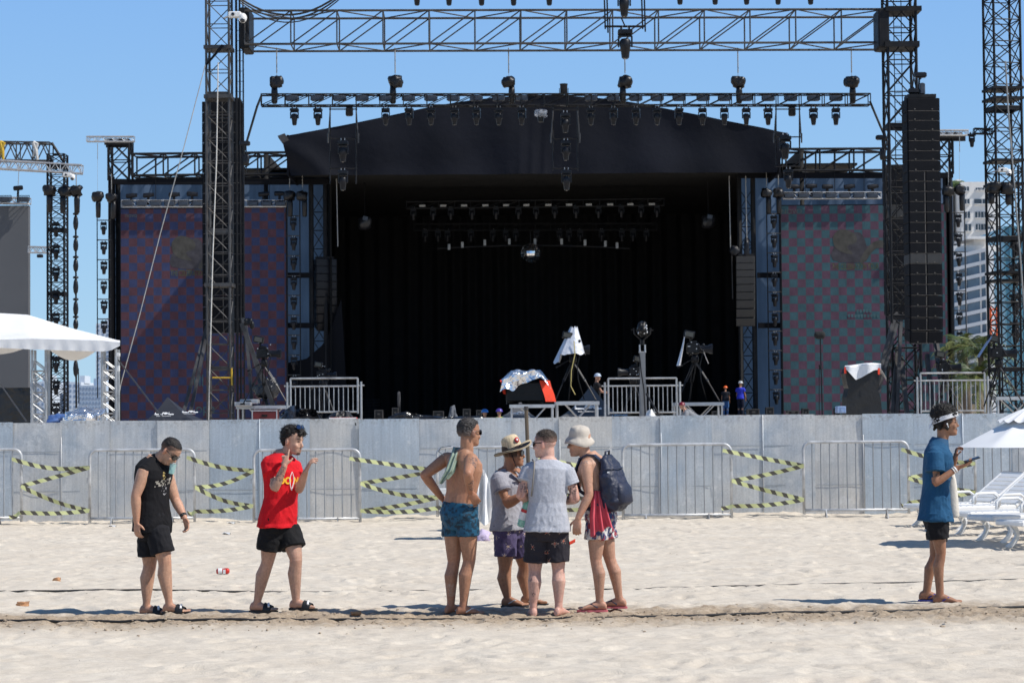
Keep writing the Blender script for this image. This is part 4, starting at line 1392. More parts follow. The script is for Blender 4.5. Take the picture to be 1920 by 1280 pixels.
for (xa, xb) in ((63, 89), (194, 220)):
 w_ = (xb - xa) * YTN / 4000
 xc = P((xa + xb) / 2, 720, YTN + .4)
 mb = MB()
 ztop_ = P(75, 656, YTN + .4).z
 for sx in (-1, 1):
  for sy in (-1, 1):
   mb.bar((xc.x + sx * w_ / 2, YTN + .4 + sy * w_ / 2, 0), (xc.x + sx * w_ / 2, YTN + .4 + sy * w_ / 2, ztop_), .036, 8)
 z_ = 0.3
 i = 0
 while z_ + .28 < ztop_:
  for sy in (-1, 1):
   mb.bar((xc.x - w_ / 2, YTN + .4 + sy * w_ / 2, z_), (xc.x + w_ / 2, YTN + .4 + sy * w_ / 2, z_ + (.28 if i % 2 else 0.0)), .018, 6)
   mb.bar((xc.x + w_ / 2, YTN + .4 + sy * w_ / 2, z_), (xc.x - w_ / 2, YTN + .4 + sy * w_ / 2, z_ + (.28 if (i + 1) % 2 else .28)), .018, 6)
  mb.bar((xc.x - w_ / 2, YTN + .4 - w_ / 2, z_), (xc.x - w_ / 2, YTN + .4 + w_ / 2, z_ + .28), .018, 6)
  z_ += .28
  i += 1
 mb.build('leg', GALV, root)
mb = MB()
mb.bar(P(222, 675, YTN), P(310, 790, YTN - 4), .018)
mb.bar(P(-20, 690, YTN), P(50, 790, YTN - 4), .018)
mb.build('guy_wire', GREY_STEEL, root)
mb = MB()
mb.rbox(P(222, 665, YTN - .1), (.09, .08, .09), .01)
mb.rbox(P(222, 691, YTN - .1), (.07, .08, .15), .01)
mb.build('junction_box', WHITE_PLASTIC, root)
FOIL = MAT('silver_foil', (0.86, 0.87, 0.9), .2, .92, .06, 3, bump=1.0, bscale=2.2, bdist=.25)
FOIL2 = MAT('silver_cover', (0.66, 0.68, 0.73), .45, .35, .1, 3, bump=.6, bscale=2.0, bdist=.12)
BLUET = clear('blue_plastic', (0.10, 0.2, 0.5), .75, .2)
def heap(px, py, Y, w_, h_, label, mat, seed, nm='covered_heap'):
 c = P(px, py, Y)
 mb = MB()
 lump(mb, c, (w_, .5, h_), seed, .45, 22, 12)
 c2 = V((c.x, c.y, 0))
 mb.lathe([(w_ * .9, 0), (w_ * .95, c.z - h_ * .4)], c2, 14)
 o = mb.build(nm, mat, None, True, c2)
 tag(o, label, 'covered equipment')
heap(155, 786, 50, .42, .24, 'heap under crumpled silver foil rising behind the fence near the white tent', FOIL, 4)
heap(113, 789, 51, .28, .16, 'low heap under blue plastic between the white tent legs', BLUET, 9)
TENTB = MAT('dark_tent', (0.020, 0.022, 0.030), .6, 0, .2, 2)
TENTG = MAT('grey_tent', (0.085, 0.088, 0.095), .65, 0, .15, 2)
LOGO = MAT('white_print', (0.8, 0.8, 0.8), .6, 0, .03, 5)
def popup_tent(label, px, py, x0, x1, yb, Y, mat, logos, sheer=1.0):
 ap = P(px, py, Y + 1.2)
 A, B_ = P(x0, yb, Y), P(x1, yb, Y)
 root = thing('popup_tent', label, 'tent', (ap.x, Y + 1.2, 0))
 mb = MB()
 cs = [V((A.x, Y, A.z)), V((B_.x, Y, B_.z)), V((B_.x, Y + 2.6, B_.z)), V((A.x, Y + 2.6, A.z))]
 for i in range(4):
  a, b = cs[i], cs[(i + 1) % 4]
  def fn(u, v, a=a, b=b):
   p = a.lerp(b, u).lerp(ap, v)
   p.z -= .16 * math.sin(math.pi * v) * (ap.z - a.z) + .1 * math.sin(math.pi * u) * (1 - v) * .0
   return p
  mb.grid(fn, 14, 12)
 for i in range(4):
  a, b = cs[i], cs[(i + 1) % 4]
  mb.add([a, b, b - Z * .28, a - Z * .28], [(0, 1, 2, 3)])
 mb.build('canopy', mat, root, True)
 for c_ in cs:
  mb = MB()
  mb.bar((c_.x, c_.y, 0), c_, .03)
  mb.build('leg', BLACK_STEEL, root)
 for (lx, ly, sx) in logos:
  c0 = P(lx, ly, Y - .02)
  v = (A.z + .05 - c0.z) / (A.z - ap.z + 1e-6)
  s_ = sx
  c0.y = Y + (c0.z - A.z) / (ap.z - A.z) * 1.2 - .10
  sl = V((0, 1.2, ap.z - A.z)).normalized()
  X = V((1, 0, 0))
  nrm = V((0, -sl.z, sl.y)) * .05
  mb = MB()
  def st(pts, wd=.05):
   for (p, q_) in zip(pts, pts[1:]):
    mb.sbar(c0 + nrm + X * p[0] * s_ + sl * p[1] * s_, c0 + nrm + X * q_[0] * s_ + sl * q_[1] * s_, wd * s_, .01, sl)
  st([(-.62, .22), (-.62, .02), (-.5, 0), (-.18, 0)], .11)
  st([(-.12, -.12), (-.12, .2), (.18, .2), (.2, .08), (.02, .06)], .11)
  st([(.3, .24), (.3, .04), (.42, 0), (.66, 0)], .11)
  mb.sbar(c0 + nrm + X * -.5 * s_ - sl * .22 * s_, c0 + nrm + X * .5 * s_ - sl * .22 * s_, .025 * s_, .01, sl)
  mb.build('logo', LOGO, root)
 return root
popup_tent('black pointed tent with white logos under the red and blue screen', 314, 744, 255, 385, 797, 52, TENTB, ((304, 780, .36), (352, 776, .3)))
popup_tent('grey see-through pointed tent behind the foil covered camera', 1108, 722, 1040, 1182, 787, 64, TENTG, ((1103, 768, .62),))
popup_tent('smaller grey tent under the table of the red trimmed monitor', 976, 752, 930, 1010, 784, 66, TENTG, ((974, 777, .42),))
YC = 60.0
def table(label, x0, x1, ytop, Y, dep=.9, thick=.09, legs_='x', mat=ALU, grp=None):
 a, b = P(x0, ytop, Y), P(x1, ytop, Y)
 root = thing('platform', label, 'platform', ((a.x + b.x) / 2, Y + dep / 2, 0), grp)
 mb = MB()
 mb.box(((a.x + b.x) / 2, Y + dep / 2, (a.z + b.z) / 2 - thick / 2), (b.x - a.x, dep, thick))
 mb.build('deck_frame', mat, root)
 mb = MB()
 mb.box(((a.x + b.x) / 2, Y + dep / 2, (a.z + b.z) / 2 + .008), (b.x - a.x - .04, dep - .04, .016))
 mb.build('deck_board', BLACK_CLOTH, root)
 zt_ = a.z - thick
 for x in (a.x + .06, b.x - .06):
  for y in (Y + .06, Y + dep - .06):
   mb = MB()
   mb.bar((x, y, 0), (x, y, zt_), .028, 8)
   mb.build('leg', mat, root)
 for y in (Y + .1, Y + dep - .1):
  mb = MB()
  n = max(1, int((b.x - a.x) / 1.2))
  for i in range(n):
   xa_, xb_ = a.x + (b.x - a.x) * (i + .25) / n, a.x + (b.x - a.x) * (i + .8) / n
   mb.bar((xa_, y, zt_), (xb_, y, zt_ - .75), .02)
   mb.bar((xb_, y + .01, zt_), (xa_, y + .01, zt_ - .75), .02)
  mb.build('cross_brace', mat, root)
 return root
def rail(label, x0, x1, y0, y1, Y, ymid, nb):
 a, b = P(x0, y1, Y), P(x1, y1, Y)
 zt_, zm = P((x0 + x1) / 2, y0, Y).z, P((x0 + x1) / 2, ymid, Y).z
 zb = (a.z + b.z) / 2
 root = thing('guard_rail', label, 'railing', ((a.x + b.x) / 2, Y, 0), 'steel guard rails behind the fence')
 mb = MB()
 r_ = .026
 mb.bar((a.x, Y, zt_), (b.x, Y, zt_), r_, 8)
 mb.bar((a.x, Y, zm), (b.x, Y, zm), r_ * .9, 8)
 mb.bar((a.x, Y, zb), (b.x, Y, zb), r_ * .9, 8)
 mb.bar((a.x, Y, zb - .05), (a.x, Y, zt_), r_, 8)
 mb.bar((b.x, Y, zb - .05), (b.x, Y, zt_), r_, 8)
 mb.build('frame', GALV, root)
 for i in range(nb):
  x = a.x + (b.x - a.x) * (i + 1) / (nb + 1)
  mb = MB()
  mb.bar((x, Y, zb), (x, Y, zm), .013, 6)
  mb.build('bar', GALV, root)
 for x in (a.x - .09, b.x + .09):
  mb = MB()
  mb.bar((x, Y + .02, 0), (x, Y + .02, zt_ - .1), .032, 8)
  mb.bar((x - .09, Y + .02, zt_ - .2), (x + .09, Y + .02, zt_ - .2), .022, 6)
  mb.build('post', GALV, root)
rail('steel guard rail with thin bars before the dark opening, near the strapped tower', 545, 671, 709, 772, 58, 724, 13)
rail('steel guard rail with thin bars behind the square post in the middle', 1141, 1269, 709, 773, 58, 723, 14)
rail('steel guard rail with thin bars at the foot of the larger speaker array', 1727, 1847, 699, 770, 58, 713, 13)
table('low platform with silver case under the tripod camera near the strapped tower', 442, 540, 760, 60, 1.2)
table('platform carrying the red trimmed monitor desk', 955, 1040, 758, 59.5, .9)
table('silver edged platform carrying the foil covered camera', 1041, 1124, 752, 60, 1.2, .1)
table('platform carrying the camera with a blue sheet behind the crouching worker', 1266, 1358, 754, 60, 1.2)
table('dark platform at the foot of the outermost truss tower', 1868, 1960, 743, 58, 1.0)
def tripod_camera(label, px, ytop, ybase, Y, face=1.0, hood=True, cover=None, spread=.55, extra_cover=None):
 """broadcast camera on a tripod: its top at ytop, its feet at ybase"""
 k = Y / 4000
 b = P(px, ybase, Y)
 Ht = (ybase - ytop) * k
 s = Ht / 1.95
 root = thing('tripod_camera', label, 'video camera', b)
 top = b + Z * Ht * .62
 for ang in (100, 220, 340):
  d = V((math.cos(R(ang)), math.sin(R(ang)), 0))
  mb = MB()
  sd = d.cross(Z) * .035 * s
  foot = b + d * spread * s
  for sg in (-1, 1):
   mb.bar(top + sd * sg * 1.5 - Z * .05, top.lerp(foot, .55) + sd * sg, .018 * s, 6)
  mb.bar(top.lerp(foot, .5), foot, .02 * s, 6)
  mb.bar(top.lerp(foot, .5) + sd * 1.4, top.lerp(foot, .5) - sd * 1.4, .028 * s, 6)
  mb.build('tripod_leg', GREY_STEEL if ang == 340 else BLACK_STEEL, root)
 mb = MB()
 mb.lathe([(.09, -.1), (.11, 0), (.1, .06), (.07, .12)], top, 12)
 mb.bar(top + Z * .05, top + V((-face * .45, -.1, -.22)) * s, .016 * s, 6)
 mb.bar(top + V((-face * .36, -.08, -.17)) * s, top + V((-face * .5, -.12, -.24)) * s, .026 * s, 6)
 mb.build('pan_head', BLACK_STEEL, root, True)
 cb = top + Z * .28 * s
 mb = MB()
 mb.rbox(cb + V((-.05 * face, 0, .02)) * s, (.36 * s, .24 * s, .30 * s), .03 * s)
 mb.rbox(cb + V((-.05 * face, 0, .2)) * s, (.22 * s, .1 * s, .07 * s), .015 * s)
 mb.build('camera_body', BLACK_PLASTIC, root, 'auto')
 mb = MB()
 rm = Matrix.Rotation(R(90 * face), 3, 'Y')
 mb.lathe([(.09, .1), (.10, .16), (.10, .38), (.13, .42), (.14, .5), (.12, .5)], cb, 16, Matrix.Scale(s, 3) @ rm)
 mb.build('lens', DARK_HOUSING, root, 'auto')
 mb = MB()
 rv = Matrix.Rotation(R(12), 3, 'Y')
 vc = cb + V((-.16 * face, -.05, .42)) * s
 mb.rbox(vc, (.3 * s, .2 * s, .2 * s), .02 * s, rv)
 mb.bar(cb + V((-.1 * face, 0, .2)) * s, vc, .03 * s)
 mb.build('viewfinder', BLACK_PLASTIC, root, 'auto')
 mb = MB()
 mb.box(vc + V((-.0, -.105, 0)) * s, (.22 * s, .01, .13 * s), rv)
 mb.build('viewfinder_screen', MAT('screen_glass_' + str(len(bpy.data.materials)), (.06, .055, .045), .15, 0, .1, 5), root)
 mb = MB()
 for j in range(5):
  q = V((random.uniform(-.25, .25), random.uniform(-.15, .15), random.uniform(-.15, .25)))
  mb.ell(cb + q * s, (.05 * s, .05 * s, .045 * s), None, 8, 5)
 pts = [cb + V((.1, -.12, .1)) * s, cb + V((.22, -.16, -.1)) * s, top + V((.12, -.14, -.2)) * s, b + V((.15, -.2, .6)) * s, b + V((.3, -.2, .02))]
 mb.tube(pts, .014 * s, 6)
 mb.build('cables_and_knobs', BLACK_PLASTIC, root, True)
 mb = MB()
 for j in range(6):
  q = V((random.uniform(-.2, .2), -.135, random.uniform(-.1, .4)))
  mb.box(cb + q * s, (.03 * s, .01, .025 * s))
 mb.build('bright_fittings', ALU, root)
 if extra_cover:
  extra_cover(root, cb, top, s)
 return root
tripod_camera('black broadcast camera on a tall tripod on the platform near the strapped tower', 496, 634, 757, 59.5, 1, spread=.75)
tripod_camera('smaller dark camera on a tripod behind the first guard rail', 606, 681, 780, 61, 1, spread=.5)
def foil_hood(root, cb, top, s):
 def fn(u, v):
  a = -2.6 + 4.9 * u
  x = math.sin(a)
  y = -math.cos(a)
  r_ = .10 + .30 * (1 - v)
  sk = -0.22 * (1 - v) * (1 if x < 0 else .3)
  z = .66 - .80 * (1 - v) - (.25 * (1 - v) if x < -.5 else 0) + .03 * math.sin(a * 7)
  return cb + V((x * r_ + sk + .04, y * r_ * .75, z)) * s
 mb = MB()
 mb.grid(fn, 40, 14)
 mb.build('foil_cover', FOIL2, root, True)
 mb = MB()
 mb.tube([cb + V((.03, -.28, .25)) * s, cb + V((.05, -.34, -.15)) * s, top + V((-.06, -.36, -.35)) * s, top + V((-.08, -.36, -.8)) * s, top + V((.05, -.3, -1.05)) * s], .013, 6)
 mb.build('yellow_cable', MAT('yellow_cable', (0.5, 0.42, 0.16), .6), root)
tripod_camera('tripod camera hidden under a pointed silver cover with yellow cable', 1075, 626, 750, 60.3, 1, spread=.7, extra_cover=foil_hood)
def side_sheet(root, cb, top, s):
 mb = MB()
 mb.grid(lambda u, v: cb + V((-.28 - .2 * (1 - v) ** 1.2 + .05 * math.sin(u * 8) * (1 - v), -.25 + .5 * u, .48 - .95 * (1 - v))) * s, 10, 12)
 mb.grid(lambda u, v: cb + V((.22 + .16 * (1 - v), -.2 + .3 * u, -.02 - .4 * (1 - v))) * s, 6, 6)
 mb.build('side_sheet', FOIL2, root, True)
tripod_camera('tripod camera with screen on top and grey blue sheet at its side', 1304, 624, 752, 60.4, 1, spread=.7, extra_cover=side_sheet)
tripod_camera('dark camera with grey monitor just behind the square post', 1188, 671, 782, 59, -1, spread=.5)
tripod_camera('small tripod camera behind the guard rail below the larger speaker array', 1773, 662, 778, 59, 1, spread=.6)
def blue_hood(root, cb, top, s):
 mb = MB()
 mb.grid(lambda u, v: cb + V((-.62 + .38 * v, -.3 + .5 * u, -.12 + .58 * v + .03 * math.sin(u * 5))) * s, 8, 8)
 mb.grid(lambda u, v: cb + V((-.24 + .4 * v, -.3 + .5 * u, .46 + .05 * v)) * s, 8, 4)
 mb.build('blue_hood', MAT('blue_cover', (0.42, 0.52, 0.72), .4, .1, .12, 4, bump=.4, bscale=5, bdist=.04), root, True)
tripod_camera('dark tripod camera with wide pale blue rain hood beside the outermost tower', 1874, 632, 762, 57, 1, spread=.7, extra_cover=blue_hood)
c = P(466, 603, 60.5)
root = thing('jib_camera', 'small remote camera on a raking jib arm beside the strapped tower', 'video camera', P(500, 757, 60.5))
mb = MB()
mb.sbar(P(453, 606, 60.5), P(512, 760, 60.5), .1, .12)
mb.build('jib_arm', GREY_STEEL, root)
mb = MB()
lump(mb, c, (.11, .1, .09), 3, .5)
mb.ell(c + V((.1, 0, -.1)), (.07, .07, .12))
mb.build('remote_head', BLACK_PLASTIC, root, True)
mb = MB()
lump(mb, P(500, 727, 60.9), (.32, .25, .3), 7, .35)
mb.build('counterweight_cover', MAT('dark_plastic_cover', (0.02, 0.021, 0.026), .25, 0, .3, 4, bump=.8, bscale=5, bdist=.1), root, True)
root = thing('camera_mast', 'grey square post carrying a black remote camera on a yoke in the middle', 'camera mast', (P(1204, 770, 57).x, 57, 0))
zt_ = P(1205, 660, 57).z
xm = P(1205, 700, 57).x
mb = MB()
mb.sbar((xm, 57, 0), (xm, 57, P(1204, 720, 57).z), .19, .19)
mb.sbar((xm, 57, P(1204, 720, 57).z), (xm, 57, zt_), .145, .145)
mb.build('post', MAT('grey_post', (0.20, 0.205, 0.215), .45, .3, .12, 3), root)
mb = MB()
for sx in (-1, 1):
 mb.bar((xm + sx * .07, 57, zt_), (xm + sx * .07, 57, zt_ + .2), .022)
mb.bar((xm - .1, 57, zt_), (xm + .1, 57, zt_), .02)
mb.build('top_plate', ALU, root)
mb = MB()
zc = P(1205, 618, 57).z
mb.bar((xm, 57, zt_ + .2), (xm, 57, zt_ + .32), .06)
for sx in (-1, 1):
 mb.bar((xm, 57, zt_ + .3), (xm + sx * .2, 57, zt_ + .48), .022)
 mb.bar((xm + sx * .2, 57, zt_ + .48), (xm + sx * .22, 57, zc + .05), .03)
mb.bar((xm - .3, 57, zc), (xm + .3, 57, zc - .02), .014)
mb.build('yoke', BLACK_STEEL, root)
mb = MB()
lump(mb, V((xm, 57, zc + .03)), (.12, .14, .17), 12, .5)
mb.bar((xm, 57 - .1, zc), (xm, 57 - .4, zc - .03), .08, 12)
mb.build('camera_body', BLACK_PLASTIC, root, True)
mb = MB()
for j in range(7):
 mb.ell(V((xm + random.uniform(-.12, .14), 57 - .2, zc + random.uniform(-.12, .18))), (.022, .02, .035), None, 7, 5)
mb.build('bright_fittings', ALU, root, True)
mb = MB()
mb.tube([(xm - .09, 56.86, zt_ - .05), (xm - .05, 56.87, zt_ - .5), (xm + .02, 56.86, zt_ - 1.0), (xm + .06, 56.87, 1.5)], .016, 6)
mb.bar(P(1212, 738, 56.6), P(1238, 782, 55.9), .03)
mb.build('cable_and_strut', BLACK_STEEL, root)
def monitor_desk(label, x0, x1, y0, y1, Y, seed, red=True, pr=0):
 k = Y / 4000
 A, B_ = P(x0, y1, Y), P(x1, y0, Y)
 w_, h_ = B_.x - A.x, B_.z - A.z
 cx = (A.x + B_.x) / 2
 root = thing('covered_monitor', label, 'covered monitor', (cx, Y + .3, A.z))
 mb = MB()
 mb.rbox((cx, Y + .35, A.z + h_ * .34), (w_ * .78, .6, h_ * .62), .04)
 for i in range(3):
  mb.box((cx, Y + .03, A.z + h_ * (.12 + .2 * i)), (w_ * .66, .04, h_ * .05))
 for sx in (-1, 1):
  mb.bar((cx + sx * w_ * .36, Y + .1, A.z - .02), (cx + sx * w_ * .36, Y + .1, A.z + h_ * .7), .03)
 mb.build('monitor_body', BLACK_PLASTIC, root)
 rng = random.Random(seed)
 def fn(u, v):
  x = cx + w_ * (u - .5) * (1.02 - .14 * math.sin(math.pi * v))
  e = abs(u - .5) * 2
  z = A.z + h_ * (1.0 - .0 * v) - h_ * .30 * max(0, e - .62) / .38
  y = Y - .12 + .95 * v
  if v < .35:
   q_ = (1 - v / .35)
   z -= h_ * q_ * (.34 + .30 * math.exp(-((u - .24) / .13) ** 2) - .12 * math.exp(-((u - .85) / .2) ** 2))
   y = Y - .14 - .04 * math.sin(u * 14)
  z += .05 * float(vnoise(np.array([[u * 6, v * 4, seed]]), seed)[0])
  y += .07 * float(vnoise(np.array([[u * 7, v * 5, seed + 3]]), seed)[0])
  return (x, y, z)
 mb = MB()
 mb.grid(fn, 44, 20)
 mb.build('foil_cover', FOIL, root, True)
 if red:
  mb = MB()
  mb.grid(lambda u, v: (cx + w_ * (.29 + .21 * u + (.12 * (1 - v))), Y - .06 + .5 * u * .3, A.z + h_ * (.04 + .66 * v - .0 * u) + .03 * math.sin(v * 6)), 6, 10)
  mb.build('red_flap', REDM, root, True)
  mb = MB()
  mb.grid(lambda u, v: (cx - w_ * (.5 - .1 * u - .06 * (1 - v)), Y - .02 + .2 * u, A.z + h_ * (.3 + .42 * v - .06 * u)), 5, 8)
  mb.build('red_flap', REDM, root, True)
 return root
monitor_desk('monitor desk under crumpled silver foil with bright red flaps', 938, 1031, 694, 756, 59.7, 3)
kY = 57.5
A = P(1587, 775, kY)
root = thing('covered_monitor', 'dark cube shaped monitor stand under a silver and red cover', 'covered monitor', (P(1620, 775, kY).x, kY, 1.5))
mb = MB()
rings = []
for (xa, xb, y) in ((1586, 1654, 786), (1586, 1650, 745), (1590, 1644, 728), (1588, 1646, 722), (1584, 1648, 700), (1588, 1640, 690)):
 a, b = P(xa, y, kY), P(xb, y, kY)
 rings.append([(a.x, kY - .1, a.z), (b.x, kY - .1, b.z), (b.x, kY + .7, b.z), (a.x, kY + .7, a.z)])
mb.loft(rings)
mb.build('monitor_body', MAT('black_cover', (0.008, 0.008, 0.009), .5, 0, .3, 3, bump=.4, bscale=3, bdist=.08), root)
mb = MB()
def cov(u, v):
 x = 1584 + 68 * u
 yt = 683 + 4 * math.sin(u * 3.4 + 2) + 3 * u
 yb = np.interp(u, (0, .12, .3, .45, .8, 1), (690, 698, 712, 708, 694, 692))
 y = yt + (yb - yt) * max(0, (v - .5) * 2)
 p = P(x, y, kY - .22 - .05 * math.sin(u * 12))
 if v < .5:
  p = P(x, yt - 1.5 * math.sin(math.pi * v * 2), kY - .21 + .95 * (1 - v * 2))
 return p
mb.grid(cov, 26, 14)
mb.grid(lambda u, v: P(1649 + 13 * v, 690 + 18 * v ** 1.5 + 10 * u - 4 * v * u, kY - .15 + .25 * u), 6, 8)
mb.build('silver_cover', MAT('white_silver_cloth', (0.75, 0.76, 0.78), .45, .15, .05, 4, bump=.5, bscale=4, bdist=.06), root, True)
mb = MB()
mb.grid(lambda u, v: P(1583 + 4 * u, 688 + 12 * v, kY - .24), 3, 3)
mb.build('red_trim', REDM, root)
mb = MB()
mb.grid(lambda u, v: P(1646 + 4 * u, 690 + 12 * v, kY - .25), 3, 3)
mb.build('red_trim', REDM, root)
root = thing('microphone_stand', 'fluffy black microphone on a thin stand before the teal and pink screen', 'microphone', (P(1541, 775, 57).x, 57, 0))
mb = MB()
c = P(1537, 628, 57)
rings = []
for i in range(12):
 t = i / 11
 r_ = .105 * math.sqrt(max(.05, 1 - (abs(t * 2 - 1)) ** 4))
 rings.append([c + V((-.15 + .3 * t, r_ * math.cos(a) * (1 + random.uniform(-.12, .12)), r_ * math.sin(a) * (1 + random.uniform(-.12, .12)))) for a in np.linspace(0, 2 * math.pi, 16, endpoint=False)])
mb.loft(rings)
mb.build('windshield', MAT('fur', (0.014, 0.014, 0.015), .95, 0, .4, 40, bump=1, bscale=60, bdist=.03), root, True)
mb = MB()
mb.bar(P(1538, 634, 57), P(1542, 780, 57), .018)
mb.bar(P(1536, 690, 57), P(1536, 780, 57), .01)
mb.bar(P(1537, 684, 57), P(1539, 692, 57), .035)
mb.build('stand', BLACK_STEEL, root)
def case(label, x0, x1, y0, y1, Y, mat, dep=.5, nm='flight_case', trim=ALU):
 a, b = P(x0, y1, Y), P(x1, y0, Y)
 c = V(((a.x + b.x) / 2, Y + dep / 2, (a.z + b.z) / 2))
 s_ = V((b.x - a.x, dep, b.z - a.z))
 root = thing(nm, label, 'equipment case', (c.x, c.y, a.z))
 mb = MB()
 mb.rbox(c, s_, .02)
 mb.build('shell', mat, root)
 mb = MB()
 for sx in (-1, 1):
  mb.box(c + V((sx * (s_.x / 2 - .015), -dep / 2 - .004, 0)), (.03, .012, s_.z))
 mb.box(c + V((0, -dep / 2 - .006, s_.z / 2 - .02)), (s_.x, .012, .03))
 mb.build('edge_trim', trim, root)
 mb = MB()
 mb.box(c + V((0, -dep / 2 - .012, 0)), (min(.16, s_.x * .3), .02, min(.06, s_.z * .4)))
 mb.build('latch', BLACK_STEEL if trim is ALU else trim, root)
case('silver briefcase lying on the low platform near the strapped tower', 450, 483, 748, 757, 59.9, ALU)
case('second silver case lower beside the tower foot on the same platform', 440, 470, 753, 761, 59.6, MAT('grey_case', (.4, .4, .42), .4, .4))
case('dark red flight case under the low platform near the tower', 472, 520, 768, 790, 59.8, MAT('dark_red_case', (.12, .012, .014), .5))
case('red and white flight case behind the fence below the first guard rail', 617, 668, 782, 792, 54, MAT('red_case', (.5, .04, .03), .5), .5, 'flight_case', WHITE_PLASTIC)
case('white and black speaker wedge on the stage floor near the far lamp ladder', 1402, 1424, 766, 778, 75, BLACK_PLASTIC, .5, 'flight_case', GREY_STEEL)
case('small pale blue box behind the fence beside the silver covered stand', 1571, 1586, 761, 774, 56, MAT('pale_blue_box', (.3, .42, .65), .6), .5, 'storage_box', bpy.data.materials['pale_blue_box'])
case('low black box on the deck edge before the teal and pink screen', 1477, 1498, 769, 776, 60, BLACK_PLASTIC, .5, 'flight_case', GREY_STEEL)
case('bright blue tarp roll behind the fence below the middle guard rail', 1149, 1179, 777, 786, 54, MAT('blue_tarp', (.05, .25, .62), .5), .4, 'tarp_roll', BLACK_STEEL)
wedges = ((702, 776, 16, 8, 78), (735, 774, 12, 10, 82), (812, 777, 20, 7, 80), (868, 775, 14, 9, 84), (893, 776, 10, 8, 76), (1132, 776, 12, 8, 84), (1226, 777, 16, 9, 72), (1262, 776, 12, 8, 80), (1336, 777, 18, 7, 78), (1437, 772, 14, 9, 90), (1505, 773, 12, 8, 88), (1566, 772, 10, 8, 86))
spots_ = ('right of the first rail', 'by the cloth wrapped stand', 'by the flat plastic sheet', 'by the grey cloth bundle', 'by the blue helmet', 'by the grey see-through tent', 'behind the square post', 'behind the middle rail', 'under the crouching worker platform', 'below the inner lamp ladder', 'left of the fluffy microphone', 'right of the fluffy microphone')
for i, (x, y, w_, h_, Y) in enumerate(wedges):
 case('low black stage monitor box ' + spots_[i], x, x + w_, y - h_, y + 8, Y, BLACK_PLASTIC, .5, 'monitor_box', GREY_STEEL)
def tarp(label, pts, Y, mat, amp=.12, seed=1, dep=.9, nm='black_tarp'):
 xs_ = [p[0] for p in pts]
 ys_ = [p[1] for p in pts]
 def fn(u, v):
  x = xs_[0] + (xs_[-1] - xs_[0]) * u
  yt = np.interp(x, xs_, ys_)
  yb = 800
  p = P(x, yt + (yb - yt) * v ** 1.2, Y - .3 * v)
  n_ = float(fbm(np.array([[u * 5 + seed, v * 2.0, seed * 1.7]]), 3, seed)[0])
  p.y += amp * n_ * 2.5
  p.z += amp * .25 * n_
  return p
 mb = MB()
 mb.grid(fn, 40, 14)
 mb.grid(lambda u, v: V(fn(u, 0)) + V((0, dep * v, -.15 * v)), 40, 5)
 tag(mb.build(nm, mat, None, True, P(xs_[0], 790, Y)), label, 'tarp')
SHEEN = MAT('shiny_black_plastic', (0.012, 0.0125, 0.015), .18, 0, .3, 4, bump=.6, bscale=4, bdist=.08)
tarp('shiny black plastic over a heap between the low platform and the first rail', [(518, 790), (530, 772), (545, 761), (572, 764), (590, 768), (603, 786)], 56, SHEEN, .14, 2)
tarp('flat black plastic sheet behind the fence in the dark opening', [(728, 782), (745, 774), (763, 770), (790, 778), (850, 781), (905, 779)], 57, SHEEN, .08, 5)
tarp('grey cloth bundle standing on the deck in the dark opening', [(840, 785), (844, 762), (852, 759), (858, 780)], 62, MAT('grey_bundle', (.09, .1, .12), .8), .05, 6, .3, 'cloth_bundle')
tarp('black coiled cable heap on the red and white case', [(612, 783), (625, 773), (640, 769), (655, 772), (664, 783)], 55, CABLE, .05, 8, .4, 'cable_heap')
tarp('white crumpled sack by the strut of the square post', [(1208, 786), (1214, 770), (1222, 766), (1228, 776), (1236, 786)], 56, MAT('white_sack', (.7, .7, .7), .7), .06, 9, .3, 'sack')
root = thing('covered_mic_stand', 'thin stand with a cloth wrapped top on the deck in the dark opening', 'microphone', P(748, 782, 70))
mb = MB()
lump(mb, P(748, 748, 70), (.05, .06, .24), 3, .3)
mb.build('cloth_wrap', MAT('dark_cloth', (.05, .05, .055), .8), root, True)
mb = MB()
mb.bar(P(749, 755, 70), P(750, 790, 70), .03)
mb.build('stand', BLACK_STEEL, root)
lattice_tower('outer_tower', 'outermost dark truss tower at the edge of the picture before the teal glass block', 1884, 400, 60, .78, .78, P(1880, -120, 60).z, .61, 'x', .036, .017, BLACK_STEEL, 0, .15)
ot = [o for o in COL.objects if o.name.startswith('outer_tower')][0]
for y in (168, 187, 303, 347, 512, 527):
 mb = MB()
 mb.box((ot.location.x, 60, P(1886, y, 60).z), (.9, .9, .07), Matrix.Rotation(.15, 3, 'Z'))
 mb.build('sleeve_block', BLACK_STEEL, ot)
for (x, r_) in ((1912, .03), (1919, .02), (1876, .025)):
 mb = MB()
 mb.bar((P(x, 500, 59.4).x, 59.4, 0), (P(x, 500, 59.4).x, 59.4, P(x, 310, 59.4).z), r_)
 mb.build('side_pipe', BLACK_STEEL, ot)
mb = MB()
mb.tube([P(1885, 115, 59.3), P(1890, 200, 59.3), P(1898, 300, 59.3), P(1912, 470, 59.3), P(1925, 640, 59.3)], .022, 6)
tag(mb.build('guy_rope', WIRE, loc=P(1885, 115, 59.3)), 'pale rope running down the face of the outermost tower', 'rope')
mb = MB()
mb.bar(P(1908, 122, 60), P(1990, 330, 60), .018)
tag(mb.build('guy_rope', WIRE, loc=P(1908, 122, 60)), 'pale guy rope leaving the outermost tower out of the picture', 'rope')
for i, y in enumerate((438, 492, 548, 600)):
 moving_head(P(1904, y, 60.6), f'moving head inside the outermost tower, {ORD[i]} from the top', 'moving heads in the outermost tower', 1.2, .3 * i)
